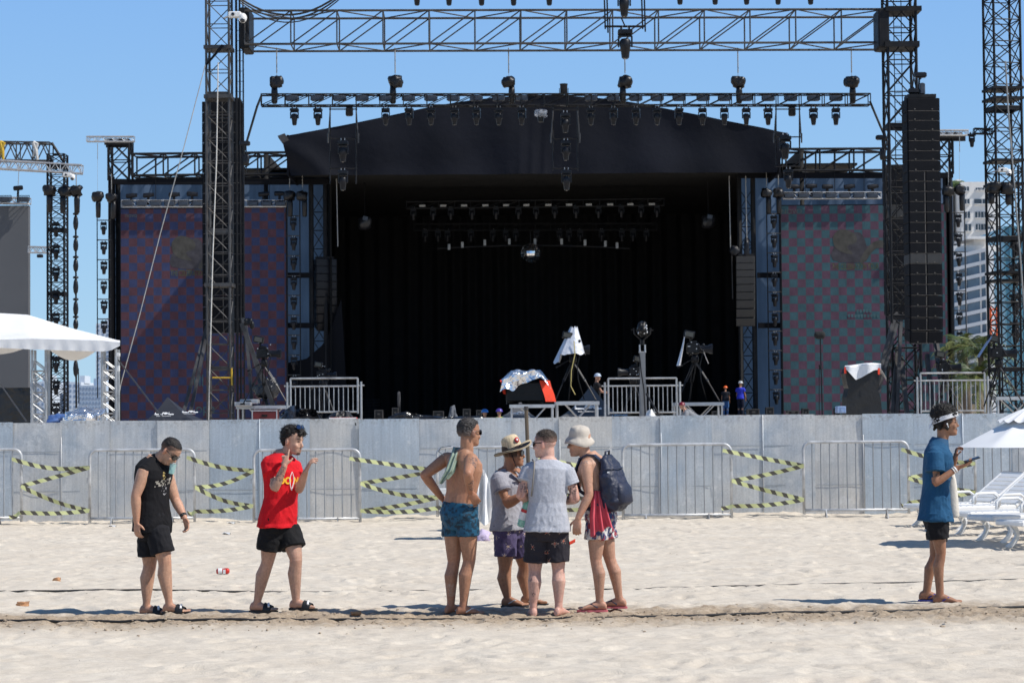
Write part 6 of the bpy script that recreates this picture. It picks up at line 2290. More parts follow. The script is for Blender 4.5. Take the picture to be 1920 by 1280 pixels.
def par(u, v):
 a = 2 * math.pi * u
 seg = (u * 8) % 1
 r_ = Rr * (1 - v) * (1 - .045 * math.sin(math.pi * seg) * (1 - v))
 z = -drop * (1 - v) ** 1.15 - .03 * math.sin(math.pi * seg) * math.sin(math.pi * v)
 return hub + V((r_ * math.cos(a), r_ * math.sin(a), z))
mb.grid(par, 96, 14)
mb.build('canopy', PW, root, True)
mb = MB()
def vent(u, v):
 a = 2 * math.pi * u
 seg = (u * 8) % 1
 r_ = Rr * .46 * (1 - v)
 z = -drop * (.46 * (1 - v)) ** 1.1 * .98 + .09 - .04 * abs(math.sin(math.pi * seg * 2)) * (1 - v)
 return hub + V((r_ * math.cos(a), r_ * math.sin(a), z))
mb.grid(vent, 96, 8)
mb.build('vent_cap', PW, root, True)
mb = MB()
mb.bar((hub.x, YPA, -.2), hub + Z * .12, .02, 10)
mb.build('pole', GALV, root)
mb = MB()
for i in range(8):
 a = 2 * math.pi * i / 8
 mb.bar(hub + V((0, 0, -.05)), hub + V((Rr * .97 * math.cos(a), Rr * .97 * math.sin(a), -drop * .98 - .01)), .007, 5)
mb.build('ribs', GALV, root)
def sand_line(label, pts, r_, zoff, seed, nm='sand_rope', ph=0.0):
 P0 = [G(x, y) for x, y in pts]
 out = []
 n = 300
 L = [0]
 for a, b in zip(P0, P0[1:]):
  L.append(L[-1] + (b - a).length)
 for i in range(n + 1):
  s_ = L[-1] * i / n
  j = max(0, min(len(P0) - 2, int(np.searchsorted(L, s_) - 1)))
  t = (s_ - L[j]) / max(1e-6, L[j + 1] - L[j])
  p = P0[j].lerp(P0[j + 1], t)
  nn = float(vnoise(np.array([[s_ * 1.1 + ph, seed, 0]]), seed)[0])
  p.z = sand_z(p.x, p.y) + zoff + .010 * nn
  p.y += .006 * float(vnoise(np.array([[s_ * .7, seed + 9, 0]]), seed)[0])
  out.append(p)
 zz = np.array([p.z for p in out])
 zs = np.convolve(np.pad(zz, 20, 'edge'), np.ones(41) / 41, 'valid')
 for p, z_ in zip(out, zs):
  p.z = z_ + .25 * (p.z - z_)
 mb = MB()
 mb.tube(out, r_, 6)
 tag(mb.build(nm, CABLE, None, True, out[0]), label, 'rope')
sand_line('black rope half buried in the sand across the beach behind the feet', [(-60, 1110), (700, 1107), (1200, 1102), (1980, 1086)], .011, .002, 3)
sand_line('black rope lying in the churned sand right at the feet of the men', [(-60, 1166), (800, 1161), (1200, 1156), (1980, 1139)], .013, .006, 4)
g = G(418, 1078)
root = thing('crushed_can', 'crumpled red and white drink packet lying on the sand', 'litter', V((g.x, g.y, sand_z(g.x, g.y))))
mb = MB()
rm = Matrix.Rotation(R(88), 3, 'Y')
mb.lathe([(.022, -.075), (.033, -.06), (.034, -.02), (.029, .0), (.034, .03), (.033, .06), (.02, .075)], root.location + Z * .034, 14, rm)
mb.build('can_body', MAT('red_can', (.55, .03, .02), .35, .2), root, True)
mb = MB()
mb.lathe([(.036, -.052), (.036, -.022), (.032, -.005)], root.location + Z * .034, 14, rm)
mb.box(root.location + V((.02, -.034, .03)), (.03, .005, .05))
mb.build('label', WHITE_PLASTIC, root)
BRICKM = MAT('terracotta', (.42, .22, .11), .9, 0, .3, 30, bump=.5, bscale=40)
for (x, y, s_, lab) in ((107, 1091, .035, 'small terracotta shard lying flat near the back rope'), (43, 1133, .045, 'larger terracotta shard at the edge of the picture'), (666, 1152, .035, 'small brown shard in the churned sand right of the red shirt man')):
 g = G(x, y)
 mb = MB()
 lump(mb, V((g.x, g.y, sand_z(g.x, g.y) + s_ * .35)), (s_ * 1.3, s_, s_ * .7), int(x), .5, 10, 6)
 tag(mb.build('shard', BRICKM, None, False, V((g.x, g.y, sand_z(g.x, g.y)))), lab, 'litter')
for (x, y, lab) in ((211, 987, 'white paper scrap on the sand near the barrier of the tank top man'), (425, 1001, 'white scrap on the sand between the two men at the left'), (434, 982, 'flat white scrap near the second tape zigzag')):
 g = G(x, y)
 z_ = sand_z(g.x, g.y)
 mb = MB()
 mb.grid(lambda u, v: (g.x + .12 * (u - .5), g.y + .16 * (v - .5), z_ + .02 + .015 * math.sin(u * 5 + v * 7)), 6, 6)
 tag(mb.build('paper_scrap', WHITE_PLASTIC, None, True, V((g.x, g.y, z_))), lab, 'litter')
g = G(1072, 1024)
mb = MB()
mb.grid(lambda u, v: (g.x + .10 * (u - .5), g.y + .05 * (v - .5), .03 + .05 * u + .03 * math.sin(v * 4)), 6, 4)
tag(mb.build('red_scrap', REDM, None, True, V((g.x, g.y, 0))), 'small bright red scrap on the sand beside the backpack man', 'litter')
mb = MB()
rc = random.Random(5)
for i in range(420):
 y = rc.uniform(15.5, 30) if rc.random() < .55 else rc.gauss(22.2, .5)
 x = rc.uniform(-7, 7)
 s_ = rc.uniform(.004, .014)
 a = rc.uniform(0, 6.3)
 z_ = sand_z(x, y) + .004
 d = V((math.cos(a), math.sin(a), rc.uniform(-.2, .5))) * s_
 e = V((-math.sin(a), math.cos(a), rc.uniform(-.2, .5))) * s_ * .5
 c = V((x, y, z_))
 mb.add([c - d, c - e, c + d, c + e], [(0, 1, 2, 3)])
tag(mb.build('beach_debris', MAT('dry_leaf', (.13, .10, .07), .9, 0, .6, 3)), 'tiny dark bits of leaf and shell scattered over the sand', 'debris', kind='stuff')
CLOD = MAT('sand_clod', (0.40, 0.32, 0.235), .95, 0, .25, 20, bump=.8, bscale=60)
mb = MB()
rc = random.Random(11)
for i in range(1100):
 x = rc.uniform(-5.4, 5.4)
 y = rc.gauss(18.95, .42)
 s_ = rc.uniform(.004, .013) * (1 if rc.random() < .95 else 1.8)
 z_ = sand_z(x, y)
 mb.ell((x, y, z_ + s_ * .3), (s_ * rc.uniform(.8, 1.4), s_ * rc.uniform(.7, 1.3), s_ * rc.uniform(.5, .8)), None, 6, 4)
tag(mb.build('sand_clods', CLOD), 'loose clods of damp sand scattered along the churned strip', 'debris', kind='stuff')
SKIN = MATV('skin', .52, .25, 160, .002, .12, .35)
CLOTHV = MATV('cloth', .85, .5, 200, .003, 0, .2, weave=1, sheen=.02)
NYLON = MATV('swim_cloth', .6, .4, 150, .003, 0, .3, weave=1)
HAIRM = MATV('hair', .55, .9, 190, .006, 0, .35)
HAIRS = MAT('dark_strand', (.012, .010, .009), .5)
HAIRS2 = MAT('brown_strand', (.045, .035, .03), .5)
HATV = MATV('hat_straw', .75, .5, 140, .003, 0, .3)
SHADE = MAT('sunglass_lens', (.008, .008, .01), .08, 0, .2, 9, spec=.8)
FRAMEB = MAT('sunglass_frame', (.012, .011, .011), .3)
def remesh(mb, voxel, smooth=3, disp=None, fac=.5):
 me_ = bpy.data.meshes.new('tmp')
 me_.from_pydata(mb.v, [], mb.f)
 bm = bmesh.new()
 bm.from_mesh(me_)
 bmesh.ops.recalc_face_normals(bm, faces=bm.faces)
 bm.to_mesh(me_)
 bm.free()
 ob = bpy.data.objects.new('tmp', me_)
 COL.objects.link(ob)
 md = ob.modifiers.new('r', 'REMESH')
 md.mode, md.voxel_size, md.use_smooth_shade = 'VOXEL', voxel, True
 if smooth:
  sm = ob.modifiers.new('s', 'SMOOTH')
  sm.iterations, sm.factor = smooth, fac
 dg = bpy.context.evaluated_depsgraph_get()
 out = bpy.data.meshes.new_from_object(ob.evaluated_get(dg))
 bpy.data.objects.remove(ob)
 bpy.data.meshes.remove(me_)
 n = len(out.vertices)
 co = np.empty(n * 3, dtype=np.float32)
 out.vertices.foreach_get('co', co)
 co = co.reshape(-1, 3).astype(np.float64)
 no = np.empty(n * 3, dtype=np.float32)
 out.vertex_normals.foreach_get('vector', no)
 no = no.reshape(-1, 3).astype(np.float64)
 if disp is not None:
  co = co + no * disp(co, no)[:, None]
 return out, co, no
def finish(out, co, cols, name, mat, root):
 base = np.array(root.location)
 out.vertices.foreach_set('co', (co - base).astype(np.float32).ravel())
 at = out.color_attributes.new('Col', 'FLOAT_COLOR', 'POINT')
 c4 = np.ones((len(co), 4), dtype=np.float32)
 c4[:, :3] = np.clip(cols, 0, 1)
 at.data.foreach_set('color', c4.ravel())
 out.materials.clear()
 out.materials.append(mat)
 out.polygons.foreach_set('use_smooth', np.ones(len(out.polygons), dtype=bool))
 out.update()
 o = bpy.data.objects.new(name, out)
 out.name = name
 COL.objects.link(o)
 o.parent = root
 return o
def np3(v):
 return np.array((v[0], v[1], v[2]))
def tone(n, c):
 return np.tile(np.array(c, dtype=np.float64), (n, 1))
def blend(cols, mask, c):
 m = np.clip(mask, 0, 1)[:, None]
 return cols * (1 - m) + np.array(c) * m
class Head:
 PROF = [(-.117, .070, .030, .018), (-.108, .086, .008, .036), (-.092, .091, -.020, .047), (-.070, .090, -.050, .056), (-.036, .090, -.075, .066),
   (-.005, .086, -.096, .072), (.03, .090, -.104, .076), (.062, .084, -.104, .075), (.088, .066, -.092, .065), (.106, .036, -.066, .046), (.117, .0, -.03, .022)]
 def __init__(s, c, f, up=(0, 0, 1), sc=1.0):
  s.c = V(c)
  f = V(f).normalized()
  up = V(up)
  up = (up - f * up.dot(f)).normalized()
  x = f.cross(up)
  s.x, s.f, s.u, s.s = x, f, up, sc
 def L(s, x, y, z):
  return s.c + (s.x * x + s.f * y + s.u * z) * s.s
 def loc(s, co):
  d = co - np3(s.c)
  return np.stack([d @ np3(s.x), d @ np3(s.f), d @ np3(s.u)], 1) / s.s
 def rings(s, infl=0.0, zmin=-9, front=None, prof=None, n=22):
  out = []
  for z, fr, bk, hw in (prof or s.PROF):
   if z < zmin:
    continue
   f_ = fr if front is None else front(z, fr)
   f_ += infl if front is None else 0
   b_ = bk - infl
   hw_ = hw + infl
   zz = z + (infl if z > .05 else 0) * min(1, (z - .05) / .06 if z > .05 else 0)
   cy, hd = (f_ + b_) / 2, (f_ - b_) / 2
   out.append([s.L(hw_ * math.copysign(abs(math.cos(a)) ** .85, math.cos(a)), cy + hd * math.copysign(abs(math.sin(a)) ** .9, math.sin(a)), zz) for a in (2 * math.pi * k / n for k in range(n))])
  return out
 def add(s, mb, neck):
  mb.loft(s.rings())
  mb.loft([[s.L(w * math.cos(a), y + w * .9 * math.sin(a) * .8, z) for a in (2 * math.pi * k / 10 for k in range(10))] for z, y, w in
     ((.016, .080, .008), (-.005, .092, .010), (-.026, .104, .013), (-.036, .102, .016), (-.044, .086, .013))])
  mb.ell(s.L(0, .082, .026), (.05 * s.s, .05 * s.s, .010 * s.s), None, 12, 7) if False else None
  M3 = Matrix((s.x, s.f, s.u)).transposed()
  mb.ell(s.L(0, .078, .024), (.046 * s.s, .014 * s.s, .010 * s.s), M3, 12, 7)     # brow
  mb.ell(s.L(0, .088, -.064), (.022 * s.s, .009 * s.s, .0065 * s.s), M3, 12, 7)   # lips
  mb.ell(s.L(0, .087, -.075), (.019 * s.s, .009 * s.s, .0065 * s.s), M3, 12, 7)
  mb.ell(s.L(0, .077, -.101), (.022 * s.s, .016 * s.s, .014 * s.s), M3, 12, 7)    # chin
  for sx in (-1, 1):
   mb.ell(s.L(sx * .040, .066, -.035), (.022 * s.s, .02 * s.s, .022 * s.s), M3, 10, 7)
   me3 = M3 @ Matrix.Rotation(sx * R(-22), 3, 'Z') @ Matrix.Rotation(R(8), 3, 'X')
   mb.ell(s.L(sx * .079, -.012, -.012), (.009 * s.s, .019 * s.s, .033 * s.s), me3, 12, 8)
  nb, r = neck
  mb.tube([s.L(0, -.028, -.02), s.L(0, -.026, -.07), s.L(0, -.02, -.115).lerp(nb, .4), nb, nb - Z * .05], [.052 * s.s, .056 * s.s, r, r * 1.1, r * 1.2], 16)
def hand(mb, w, d, n, tv, curl=20, spread=4, s=1.0, bends=None, thumb=(.6, .75, .25)):
 w, d = V(w), V(d).normalized()
 n = V(n)
 n = (n - d * n.dot(d)).normalized()
 t = V(tv)
 t = (t - d * t.dot(d) - n * t.dot(n))
 t = t.normalized() if t.length > 1e-3 else d.cross(n)
 rings = []
 for y, a, b in ((-.012, .024, .020), (.02, .031, .018), (.05, .039, .016), (.082, .040, .013), (.092, .036, .009)):
  rings.append([w + (d * y + t * a * math.cos(q) + n * b * math.sin(q)) * s for q in (2 * math.pi * k / 14 for k in range(14))])
 mb.loft(rings)
 for i, (o, ln) in enumerate(((.030, .070), (.0105, .078), (-.0095, .072), (-.0285, .057))):
  c_ = (bends[i] if bends else curl)
  p = w + (d * .084 + t * o) * s
  a = R((1.5 - i) * spread)
  dd = (d * math.cos(a) + t * math.sin(a)).normalized()
  pts, cur = [p - dd * .012 * s, p], p
  for sg, bend in ((.45, .8), (.31, 1.1), (.24, .8)):
   ax = dd.cross(n).normalized()
   dd = Quaternion(ax, R(c_ * bend)) @ dd
   nn = Quaternion(ax, R(c_ * bend)) @ n
   n_ = nn
   cur = cur + dd * ln * sg * s
   pts.append(cur)
   n2 = n_
   n = n2 if False else n
  mb.limb(pts, [.0105 * s, .0100 * s, .0095 * s, .0088 * s, .0078 * s], 8)
 p = w + (d * .022 + t * .026) * s
 td = (d * thumb[0] + t * thumb[1] + n * thumb[2]).normalized()
 p1 = p + td * .036 * s
 td2 = (td + d * .55 + n * .15).normalized()
 mb.limb([p - td * .01 * s, p1, p1 + td2 * .032 * s], [.0135 * s, .0115 * s, .0092 * s], 8)
TORSO = [(-.20, .095, .085, -.012), (-.11, .150, .108, -.018), (.02, .168, .120, -.018), (.20, .155, .110, -.004), (.36, .143, .102, .004),
   (.55, .158, .114, .010), (.72, .174, .122, .012), (.84, .172, .112, .002), (.92, .135, .088, -.008), (.975, .082, .070, -.012), (1.02, .060, .058, -.010)]
class Person:
 def __init__(s, label, base, skin, facing, J, bw=1.0, bs=1.0, name='person', voxel=.0055):
  """J: joints in world space"""
  s.root = thing(name, label, 'person', base)
  s.J, s.bw, s.bs, s.skin, s.voxel = J, bw, bs, skin, voxel
  f = V((math.cos(R(facing)), math.sin(R(facing)), 0))
  s.f = f
  s.right = V((f.y, -f.x, 0))
  s.tattoos = []
  s.mb = MB()
  s.seed = int(abs(base[0] * 1000)) % 97
 def spine(s, t):
  a, b = s.J['hip'], s.J['neck']
  bow = s.J.get('bow', V((0, 0, 0)))
  return a + (b - a) * t + bow * (4 * t * (1 - t) if 0 < t < 1 else 0)
 def axes(s, t):
  hs = s.J['hipside']
  ss = s.J['shside']
  k = min(1, max(0, t))
  sd = (hs * (1 - k) + ss * k).normalized()
  up = (s.spine(min(1, t + .05)) - s.spine(max(-.2, t - .05))).normalized()
  sd = (sd - up * sd.dot(up)).normalized()
  fw = up.cross(sd)
  return sd, fw, up
 def ring(s, t, a, b, sh=0.0, n=24, e=.85):
  sd, fw, up = s.axes(t)
  c = s.spine(t) + fw * sh * s.bs
  return [c + sd * a * math.copysign(abs(math.cos(q)) ** e, math.cos(q)) + fw * b * math.copysign(abs(math.sin(q)) ** e, math.sin(q)) for q in (2 * math.pi * k / n for k in range(n))]
 def body(s, head, belly=0.0, muscle=1.0, foot=True, lm=1.0):
  mb, J, k, w = s.mb, s.J, s.bs, s.bw
  s.head = head
  mb.loft([s.ring(t, a * k * w, (b + (belly if .1 < t < .5 else 0)) * k * w, sh + (belly * .6 if .1 < t < .5 else 0)) for t, a, b, sh in TORSO])
  head.add(mb, (J['neck'] + V((0, 0, -.01)), .058 * k * w))
  for sd in 'LR':
   sh, el, wr = J['sh' + sd], J['el' + sd], J['wr' + sd]
   m_ = muscle * k * w
   c = s.spine(.83)
   mb.limb([c.lerp(sh, .45), sh], [.062 * k * w, .056 * m_], 14)
   mb.limb([s.spine(.95), s.spine(.93).lerp(sh, .8)], [.05 * k * w, .042 * k * w], 12)
   mb.limb([sh, sh.lerp(el, .25), sh.lerp(el, .6), el], [.057 * m_, .056 * m_, .049 * m_, .040 * m_], 16)
   mb.limb([el, el.lerp(wr, .25), el.lerp(wr, .6), wr], [.040 * m_, .043 * m_, .036 * m_, .0275 * k], 16)
   hp, kn, an = J['hip' + sd], J['kn' + sd], J['an' + sd]
   bk = -s.J.get('legf' + sd, s.f)
   mb.limb([hp, hp.lerp(kn, .3), hp.lerp(kn, .7), kn], [.088 * k * w, .088 * k * w * lm, .070 * k * w * lm, .055 * k * w * lm], 16)
   mb.limb([kn, kn.lerp(an, .15) + bk * .006, kn.lerp(an, .32) + bk * .020 * k, kn.lerp(an, .6) + bk * .010 * k, an.lerp(kn, .12), an], [.054 * k * w * lm, .054 * k * w * lm, .060 * k * w * lm, .047 * k * w * lm, .036 * k, .036 * k], 16)
   if foot:
    s.foot(sd)
 def foot(s, sd):
  mb, J, k = s.mb, s.J, s.bs
  an, td = J['an' + sd], J['toe' + sd]
  td = V((td.x, td.y, 0)).normalized()
  sd_ = td.cross(Z)
  zg = sand_z(an.x + td.x * .06, an.y + td.y * .06) + J.get('sole' + sd, -.007)
  s.J['zg' + sd] = zg
  rings = []
  for y, w_, h in ((-.062, .016, .022), (-.05, .029, .034), (-.015, .034, .046), (.04, .038, .040), (.095, .044, .028), (.135, .047, .019), (.158, .043, .013)):
   c = V((an.x, an.y, zg)) + td * y * k
   rings.append([c + sd_ * w_ * k * math.cos(q) + Z * (h * k * (1 + (math.sin(q) if math.sin(q) > -.9 else -.95))) for q in (2 * math.pi * j / 16 for j in range(16))])
  mb.loft(rings)
  mb.limb([an, V((an.x, an.y, zg + .05 * k)) + td * .005], [.036 * k, .036 * k], 14)
  inner = sd_ if sd == 'L' else -sd_     # big toe side
  for i in range(5):
   o = .036 - .018 * i
   ln = (.205, .203, .194, .182, .168)[i]
   r_ = (.0135, .0100, .0095, .0090, .0085)[i]
   p0 = V((an.x, an.y, zg + .014 * k)) + td * .14 * k + inner * o * k * .95
   p1 = V((an.x, an.y, zg + r_)) + td * ln * k * .93 + inner * o * k * 1.02
   mb.limb([p0, p1], [r_ * 1.1 * k, r_ * k], 8)
 def tattoo(s, p, r, dens=.0, seed=0, col=(.05, .05, .06), strength=.75, scale=60):
  s.tattoos.append((np3(p), r, dens, seed, col, strength, scale))
 def finish_body(s, face=None, flush=1.0, cover=None):
  cv = dict(torso=(-.3, .13), leg=.6, sleeve=0)
  cv.update(cover or {})
  def tuck(co, no):
   a, b = np3(s.J['hip']), np3(s.J['neck'])
   L = np.linalg.norm(b - a)
   ax = (b - a) / L
   def seg(p, q):
    d = np3(q) - np3(p)
    l2 = d @ d
    t = ((co - np3(p)) @ d) / l2
    return t, np.linalg.norm(co - np3(p) - t[:, None] * d[None], axis=1)
   t, r = seg(s.J['hip'], s.J['neck'])
   m = np.clip((t - cv['torso'][0]) / .03, 0, 1) * np.clip((cv['torso'][1] - t) / .03, 0, 1) * (r < .26)
   for sd in 'LR':
    if cv['leg']:
     t, r = seg(s.J['hip' + sd], s.J['kn' + sd])
     m = np.maximum(m, np.clip((cv['leg'] - .04 - t) / .05, 0, 1) * (t > -.35) * (r < .14))
    t, r = seg(s.J['sh' + sd], s.J['el' + sd])
    if cv['sleeve']:
     m = np.maximum(m, np.clip((cv['sleeve'] - .06 - t) / .06, 0, 1) * (t > -.3) * (r < .09) * .8)
    else:
     m = m * np.where(r < .075, np.clip(-t / .1, 0, 1) if cv['torso'][1] > .5 else (t < -.2), 1.0)
    t, r = seg(s.J['el' + sd], s.J['wr' + sd])
    m = m * ~((r < .065) & (t > -.1) & (t < 1.0))
    dw = np.linalg.norm(co - np3(s.J['wr' + sd]), axis=1)
    m = m * (dw > .17 if s.J['wr' + sd].z < s.J['hip'].z + .16 else dw > .05)
   if cv['torso'][1] < .5:
    sd, fw, up = (np3(q) for q in s.axes(.6))
    t, r = seg(s.J['hip'], s.J['neck'])
    lat = (co - np3(s.spine(.6))) @ sd
    back = np.clip(-(no @ fw) * 1.5, 0, 1) * (r < .2) * np.clip((t - .12) / .1, 0, 1) * np.clip((1.0 - t) / .1, 0, 1)
    m = m + back * (.55 * np.exp(-(lat / .018) ** 2) - .45 * np.exp(-((np.abs(lat) - .085) / .035) ** 2 - ((t - .76) / .13) ** 2) - .25 * np.exp(-((np.abs(lat) - .045) / .02) ** 2) * (t < .6) + .35 * np.exp(-((np.abs(lat) - .06) / .03) ** 2 - ((t - .55) / .07) ** 2))
   return -.017 * m
  out, co, no = remesh(s.mb, s.voxel, 3, tuck)
  n = len(co)
  sk = np.array(s.skin)
  cols = tone(n, sk)
  v = fbm(co * 9, 3, 3)
  cols *= (1 + .09 * v + .05 * vnoise(co * 40, 6) + .05 * vnoise(co * 130, 7))[:, None]
  red = np.zeros(n)
  for sd in 'LR':
   for nm, r_ in (('kn', .07), ('el', .06), ('wr', .13), ('an', .10)):
    if nm + sd in s.J:
     red = np.maximum(red, np.exp(-np.sum((co - np3(s.J[nm + sd])) ** 2, 1) / r_ ** 2))
  cols = blend(cols, red * .4 * flush, sk * np.array((1.06, .82, .78)))
  zrel = co[:, 2]
  lh = np.clip((.62 - zrel) / .1, 0, 1) * np.clip((zrel - .10) / .05, 0, 1) * np.clip(vnoise(co * (90, 90, 22), 5), 0, 1)
  cols = blend(cols, lh * .35, sk * .45)
  h = s.head.loc(co)
  x, y, z = h[:, 0], h[:, 1], h[:, 2]
  hm = (z > -.14) & (np.abs(x) < .12) & (np.abs(y) < .14) & (z < .14)
  fm = hm & (y > .03)
  def spot(cx, cy, cz, rx, ry, rz):
   return np.where(hm, np.exp(-(((np.abs(x) - cx) / rx) ** 2 + ((y - cy) / ry) ** 2 + ((z - cz) / rz) ** 2) ** 2), 0)
  cols = blend(cols, spot(.032, .085, .003, .015, .035, .0085) * .95, (.022, .015, .012))
  cols = blend(cols, spot(.034, .088, .025, .022, .035, .0075) * .95, sk * .09)
  cols = blend(cols, np.where(fm, np.exp(-((x / .022) ** 2 + ((z + .069) / .010) ** 2) ** 2), 0) * .5, sk * np.array((.95, .55, .55)))
  cols = blend(cols, np.where(fm, np.exp(-((x / .019) ** 2 + ((z + .0695) / .0035) ** 2)), 0) * .9, sk * .2)
  ear = np.where(hm & (np.abs(x) > .068) & (np.abs(y + .012) < .03), 1.0, 0)
  cols = blend(cols, ear * .35, sk * np.array((1.1, .7, .65)))
  if face:
   cols = face(cols, x, y, z, hm, co)
  for p, r_, dens, sd, col, st, sc in s.tattoos:
   d = np.sqrt(np.sum((co - p) ** 2, 1))
   nn = np.abs(fbm(co * sc, 2, sd))
   m = (d < r_) * np.clip((nn - (.28 - dens)) * 6, 0, 1) * st * np.clip((r_ - d) / r_ * 4, 0, 1)
   cols = blend(cols, m, col)
  return finish(out, co, cols, 'body', SKIN, s.root)
 def shirt(s, name, col, t_hem=-.12, sleeve=.45, ease=.018, flare=.012, belly=0.0, paint=None, sleeveless=False, wr=.010, neckcut=.985, collar=False, seed=1, mat=None, drop=None):
  mb, k, w = MB(), s.bs, s.bw
  rings = []
  for t, a, b, sh in [(t_hem, None, None, None)] + [q for q in TORSO if q[0] > t_hem + .03 and q[0] < neckcut]:
   if a is None:
    ts = [q[0] for q in TORSO]
    tt = max(t_hem, -.02)
    a, b, sh = (np.interp(tt, ts, [q[i] for q in TORSO]) for i in (1, 2, 3))
    a, b = a + flare, b + flare
   bl = belly if t < .5 else 0
   e_ = ease + flare * max(0, (.5 - t)) * .8 - (.006 if t > .9 else 0)
   rings.append(s.ring(t, a * k * w + e_, (b + bl) * k * w + e_, sh + bl * .6))
  if collar:
   rings.append(s.ring(1.02, .066 * k * w + .012, .062 * k * w + .014, -.01))
  mb.loft(rings)
  for sd in 'LR':
   sh, el = s.J['sh' + sd], s.J['el' + sd]
   c = s.spine(.83)
   e_ = ease + .002
   mb.limb([c.lerp(sh, .4), sh.lerp(c, .05)], [.066 * k * w + ease * .6, .056 * k * w + ease * .7], 14)
   if not sleeveless:
    mb.limb([s.spine(.95), s.spine(.93).lerp(sh, .85)], [.048 * k * w + ease * .5, .043 * k * w + ease * .5], 12)
    end = sh.lerp(el, sleeve)
    mb.tube([sh.lerp(el, -.06), sh, sh.lerp(el, sleeve * .5), end], [.035 * k * w, .057 * k * w + e_, .056 * k * w + e_ * 1.15, .053 * k * w + e_ * 1.5], 18)
   else:
    mb.limb([s.spine(.95), s.spine(.93).lerp(sh, .84)], [.052 * k * w + ease, .050 * k * w + ease], 12)
  def disp(co, no):
   a = fbm(co * (9, 9, 6) + seed, 2, seed)
   r1 = 1 - np.abs(fbm(co @ np.array([[11, 0, 3], [0, 11, 4], [-4, 5, 5.5]]) + seed, 2, seed + 3)) * 2
   zz = (co[:, 2] - s.J['hip'].z)
   low = np.clip(1.1 - zz / .45, .35, 1.1)
   return wr * (.45 * a + .55 * np.clip(r1, -.3, 1)) * low + .001
  out, co, no = remesh(mb, s.voxel, 2, disp)
  cols = tone(len(co), col) * (1 + .06 * fbm(co * 7, 2, 9))[:, None]
  a0, ax = np3(s.spine(max(t_hem, -.2) if t_hem > 0 else 0)), np3((s.J['neck'] - s.J['hip']).normalized())
  low = ((co - np3(s.J['hip'])) @ ax).min()
  q = (co - np3(s.J['hip'])) @ ax - low
  cols = blend(cols, np.exp(-((q - .026) / .004) ** 2) * .4, np.array(col) * .45)
  if not sleeveless:
   for sd in 'LR':
    sh, el = s.J['sh' + sd], s.J['el' + sd]
    d = (el - sh).normalized()
    q = (co - np3(sh)) @ np3(d)
    r_ = np.linalg.norm(co - np3(sh) - q[:, None] * np3(d)[None], axis=1)
    cols = blend(cols, np.exp(-((q - sleeve * (el - sh).length + .024) / .004) ** 2) * (r_ < .12) * .4, np.array(col) * .45)
  if paint:
   cols = paint(cols, co, no)
  return finish(out, co, cols, name, mat or CLOTHV, s.root)
 def shorts(s, name, col, t_top=.17, hem=.72, ease=.014, hemr=.098, paint=None, wr=.008, seed=1, mat=None, belly=0.0, band=None):
  mb, k, w = MB(), s.bs, s.bw
  ts = [q[0] for q in TORSO]
  rings = []
  for t in (-.225, -.17, -.11, -.06, .02, t_top * .6 + .01, t_top):
   a, b, sh = (np.interp(t, ts, [q[i] for q in TORSO]) for i in (1, 2, 3))
   bl = belly if t > .08 else 0
   e_ = ease if t < t_top else ease * .7
   rings.append(s.ring(t, a * k * w + e_, (b + bl) * k * w + e_, sh + bl * .6))
  mb.loft(rings)
  ends = []
  for sd in 'LR':
   hp, kn = s.J['hip' + sd], s.J['kn' + sd]
   e = hp.lerp(kn, hem)
   mb.tube([hp + Z * .05, hp, hp.lerp(kn, hem * .5), e], [.05 * k, .088 * k * w + ease, (.09 * k * w + ease + hemr) / 2, hemr], 20)
   ends.append((e, (kn - hp).normalized()))
  def disp(co, no):
   a = fbm(co * (10, 10, 14) + seed, 2, seed + 1)
   r1 = 1 - np.abs(fbm(co @ np.array([[12, 0, 3], [0, 12, 3], [4, -3, 9]]) + seed, 2, seed + 5)) * 2
   return wr * (.5 * a + .5 * np.clip(r1, -.3, 1)) + .001
  out, co, no = remesh(mb, s.voxel, 2, disp)
  cols = tone(len(co), col) * (1 + .06 * fbm(co * 7, 2, 4))[:, None]
  if paint:
   cols = paint(cols, co, no)
  for e, d in ends:
   q = (co - np3(e)) @ np3(d)
   rr = np.linalg.norm(co - np3(e) - q[:, None] * np3(d)[None], axis=1)
   cols = blend(cols, np.exp(-((q + .028) / .004) ** 2) * (rr < .2) * .25, np.array(col) * .5)
  return finish(out, co, cols, name, mat or CLOTHV, s.root)
 def hair(s, col, tside=.010, ttop=.016, nape=-.06, hairline=.066, rough=.006, fringe=None, rs=40, extra=None, grey=None, temple=.02, fade=0, strands=0, slen=.02):
  h = s.head
  def fr(z, f):
   return np.interp(z, (-.08, .0, .04, hairline - .006, hairline + .022, .12), (-.06, temple - .035, temple, .052, f + ttop * .35, f + ttop))
  mb = MB()
  prof = [q for q in Head.PROF]
  pr = []
  for z in np.concatenate([np.linspace(nape, .10, 15), [.11, .117]]):
   row = [np.interp(z, [q[0] for q in prof], [q[i] for q in prof]) for i in (1, 2, 3)]
   th = np.interp(z, (-.06, .04, .1), (tside, tside * 1.2, ttop))
   pr.append((z + th * max(0, (z - .06) / .05), fr(z, row[0]), row[1] - th, row[2] + th * (.3 if z > .115 else 1)))
  mb.loft(h.rings(0, prof=pr, front=lambda z, f: f))
  if extra:
   extra(mb, h)
  def disp(co, no):
   return rough * (fbm(co * rs, 3, 7) + .3) * np.clip((h.loc(co)[:, 2] + .05) / .06, .3, 1)
  out, co, no = remesh(mb, .0045, 2, disp)
  cols = tone(len(co), col) * (1 + .35 * fbm(co * (70, 70, 50), 2, 2))[:, None]
  if fade:
   cols = blend(cols, np.clip((nape + .055 - h.loc(co)[:, 2]) / .055, 0, 1) * fade, np.array(s.skin) * .55)
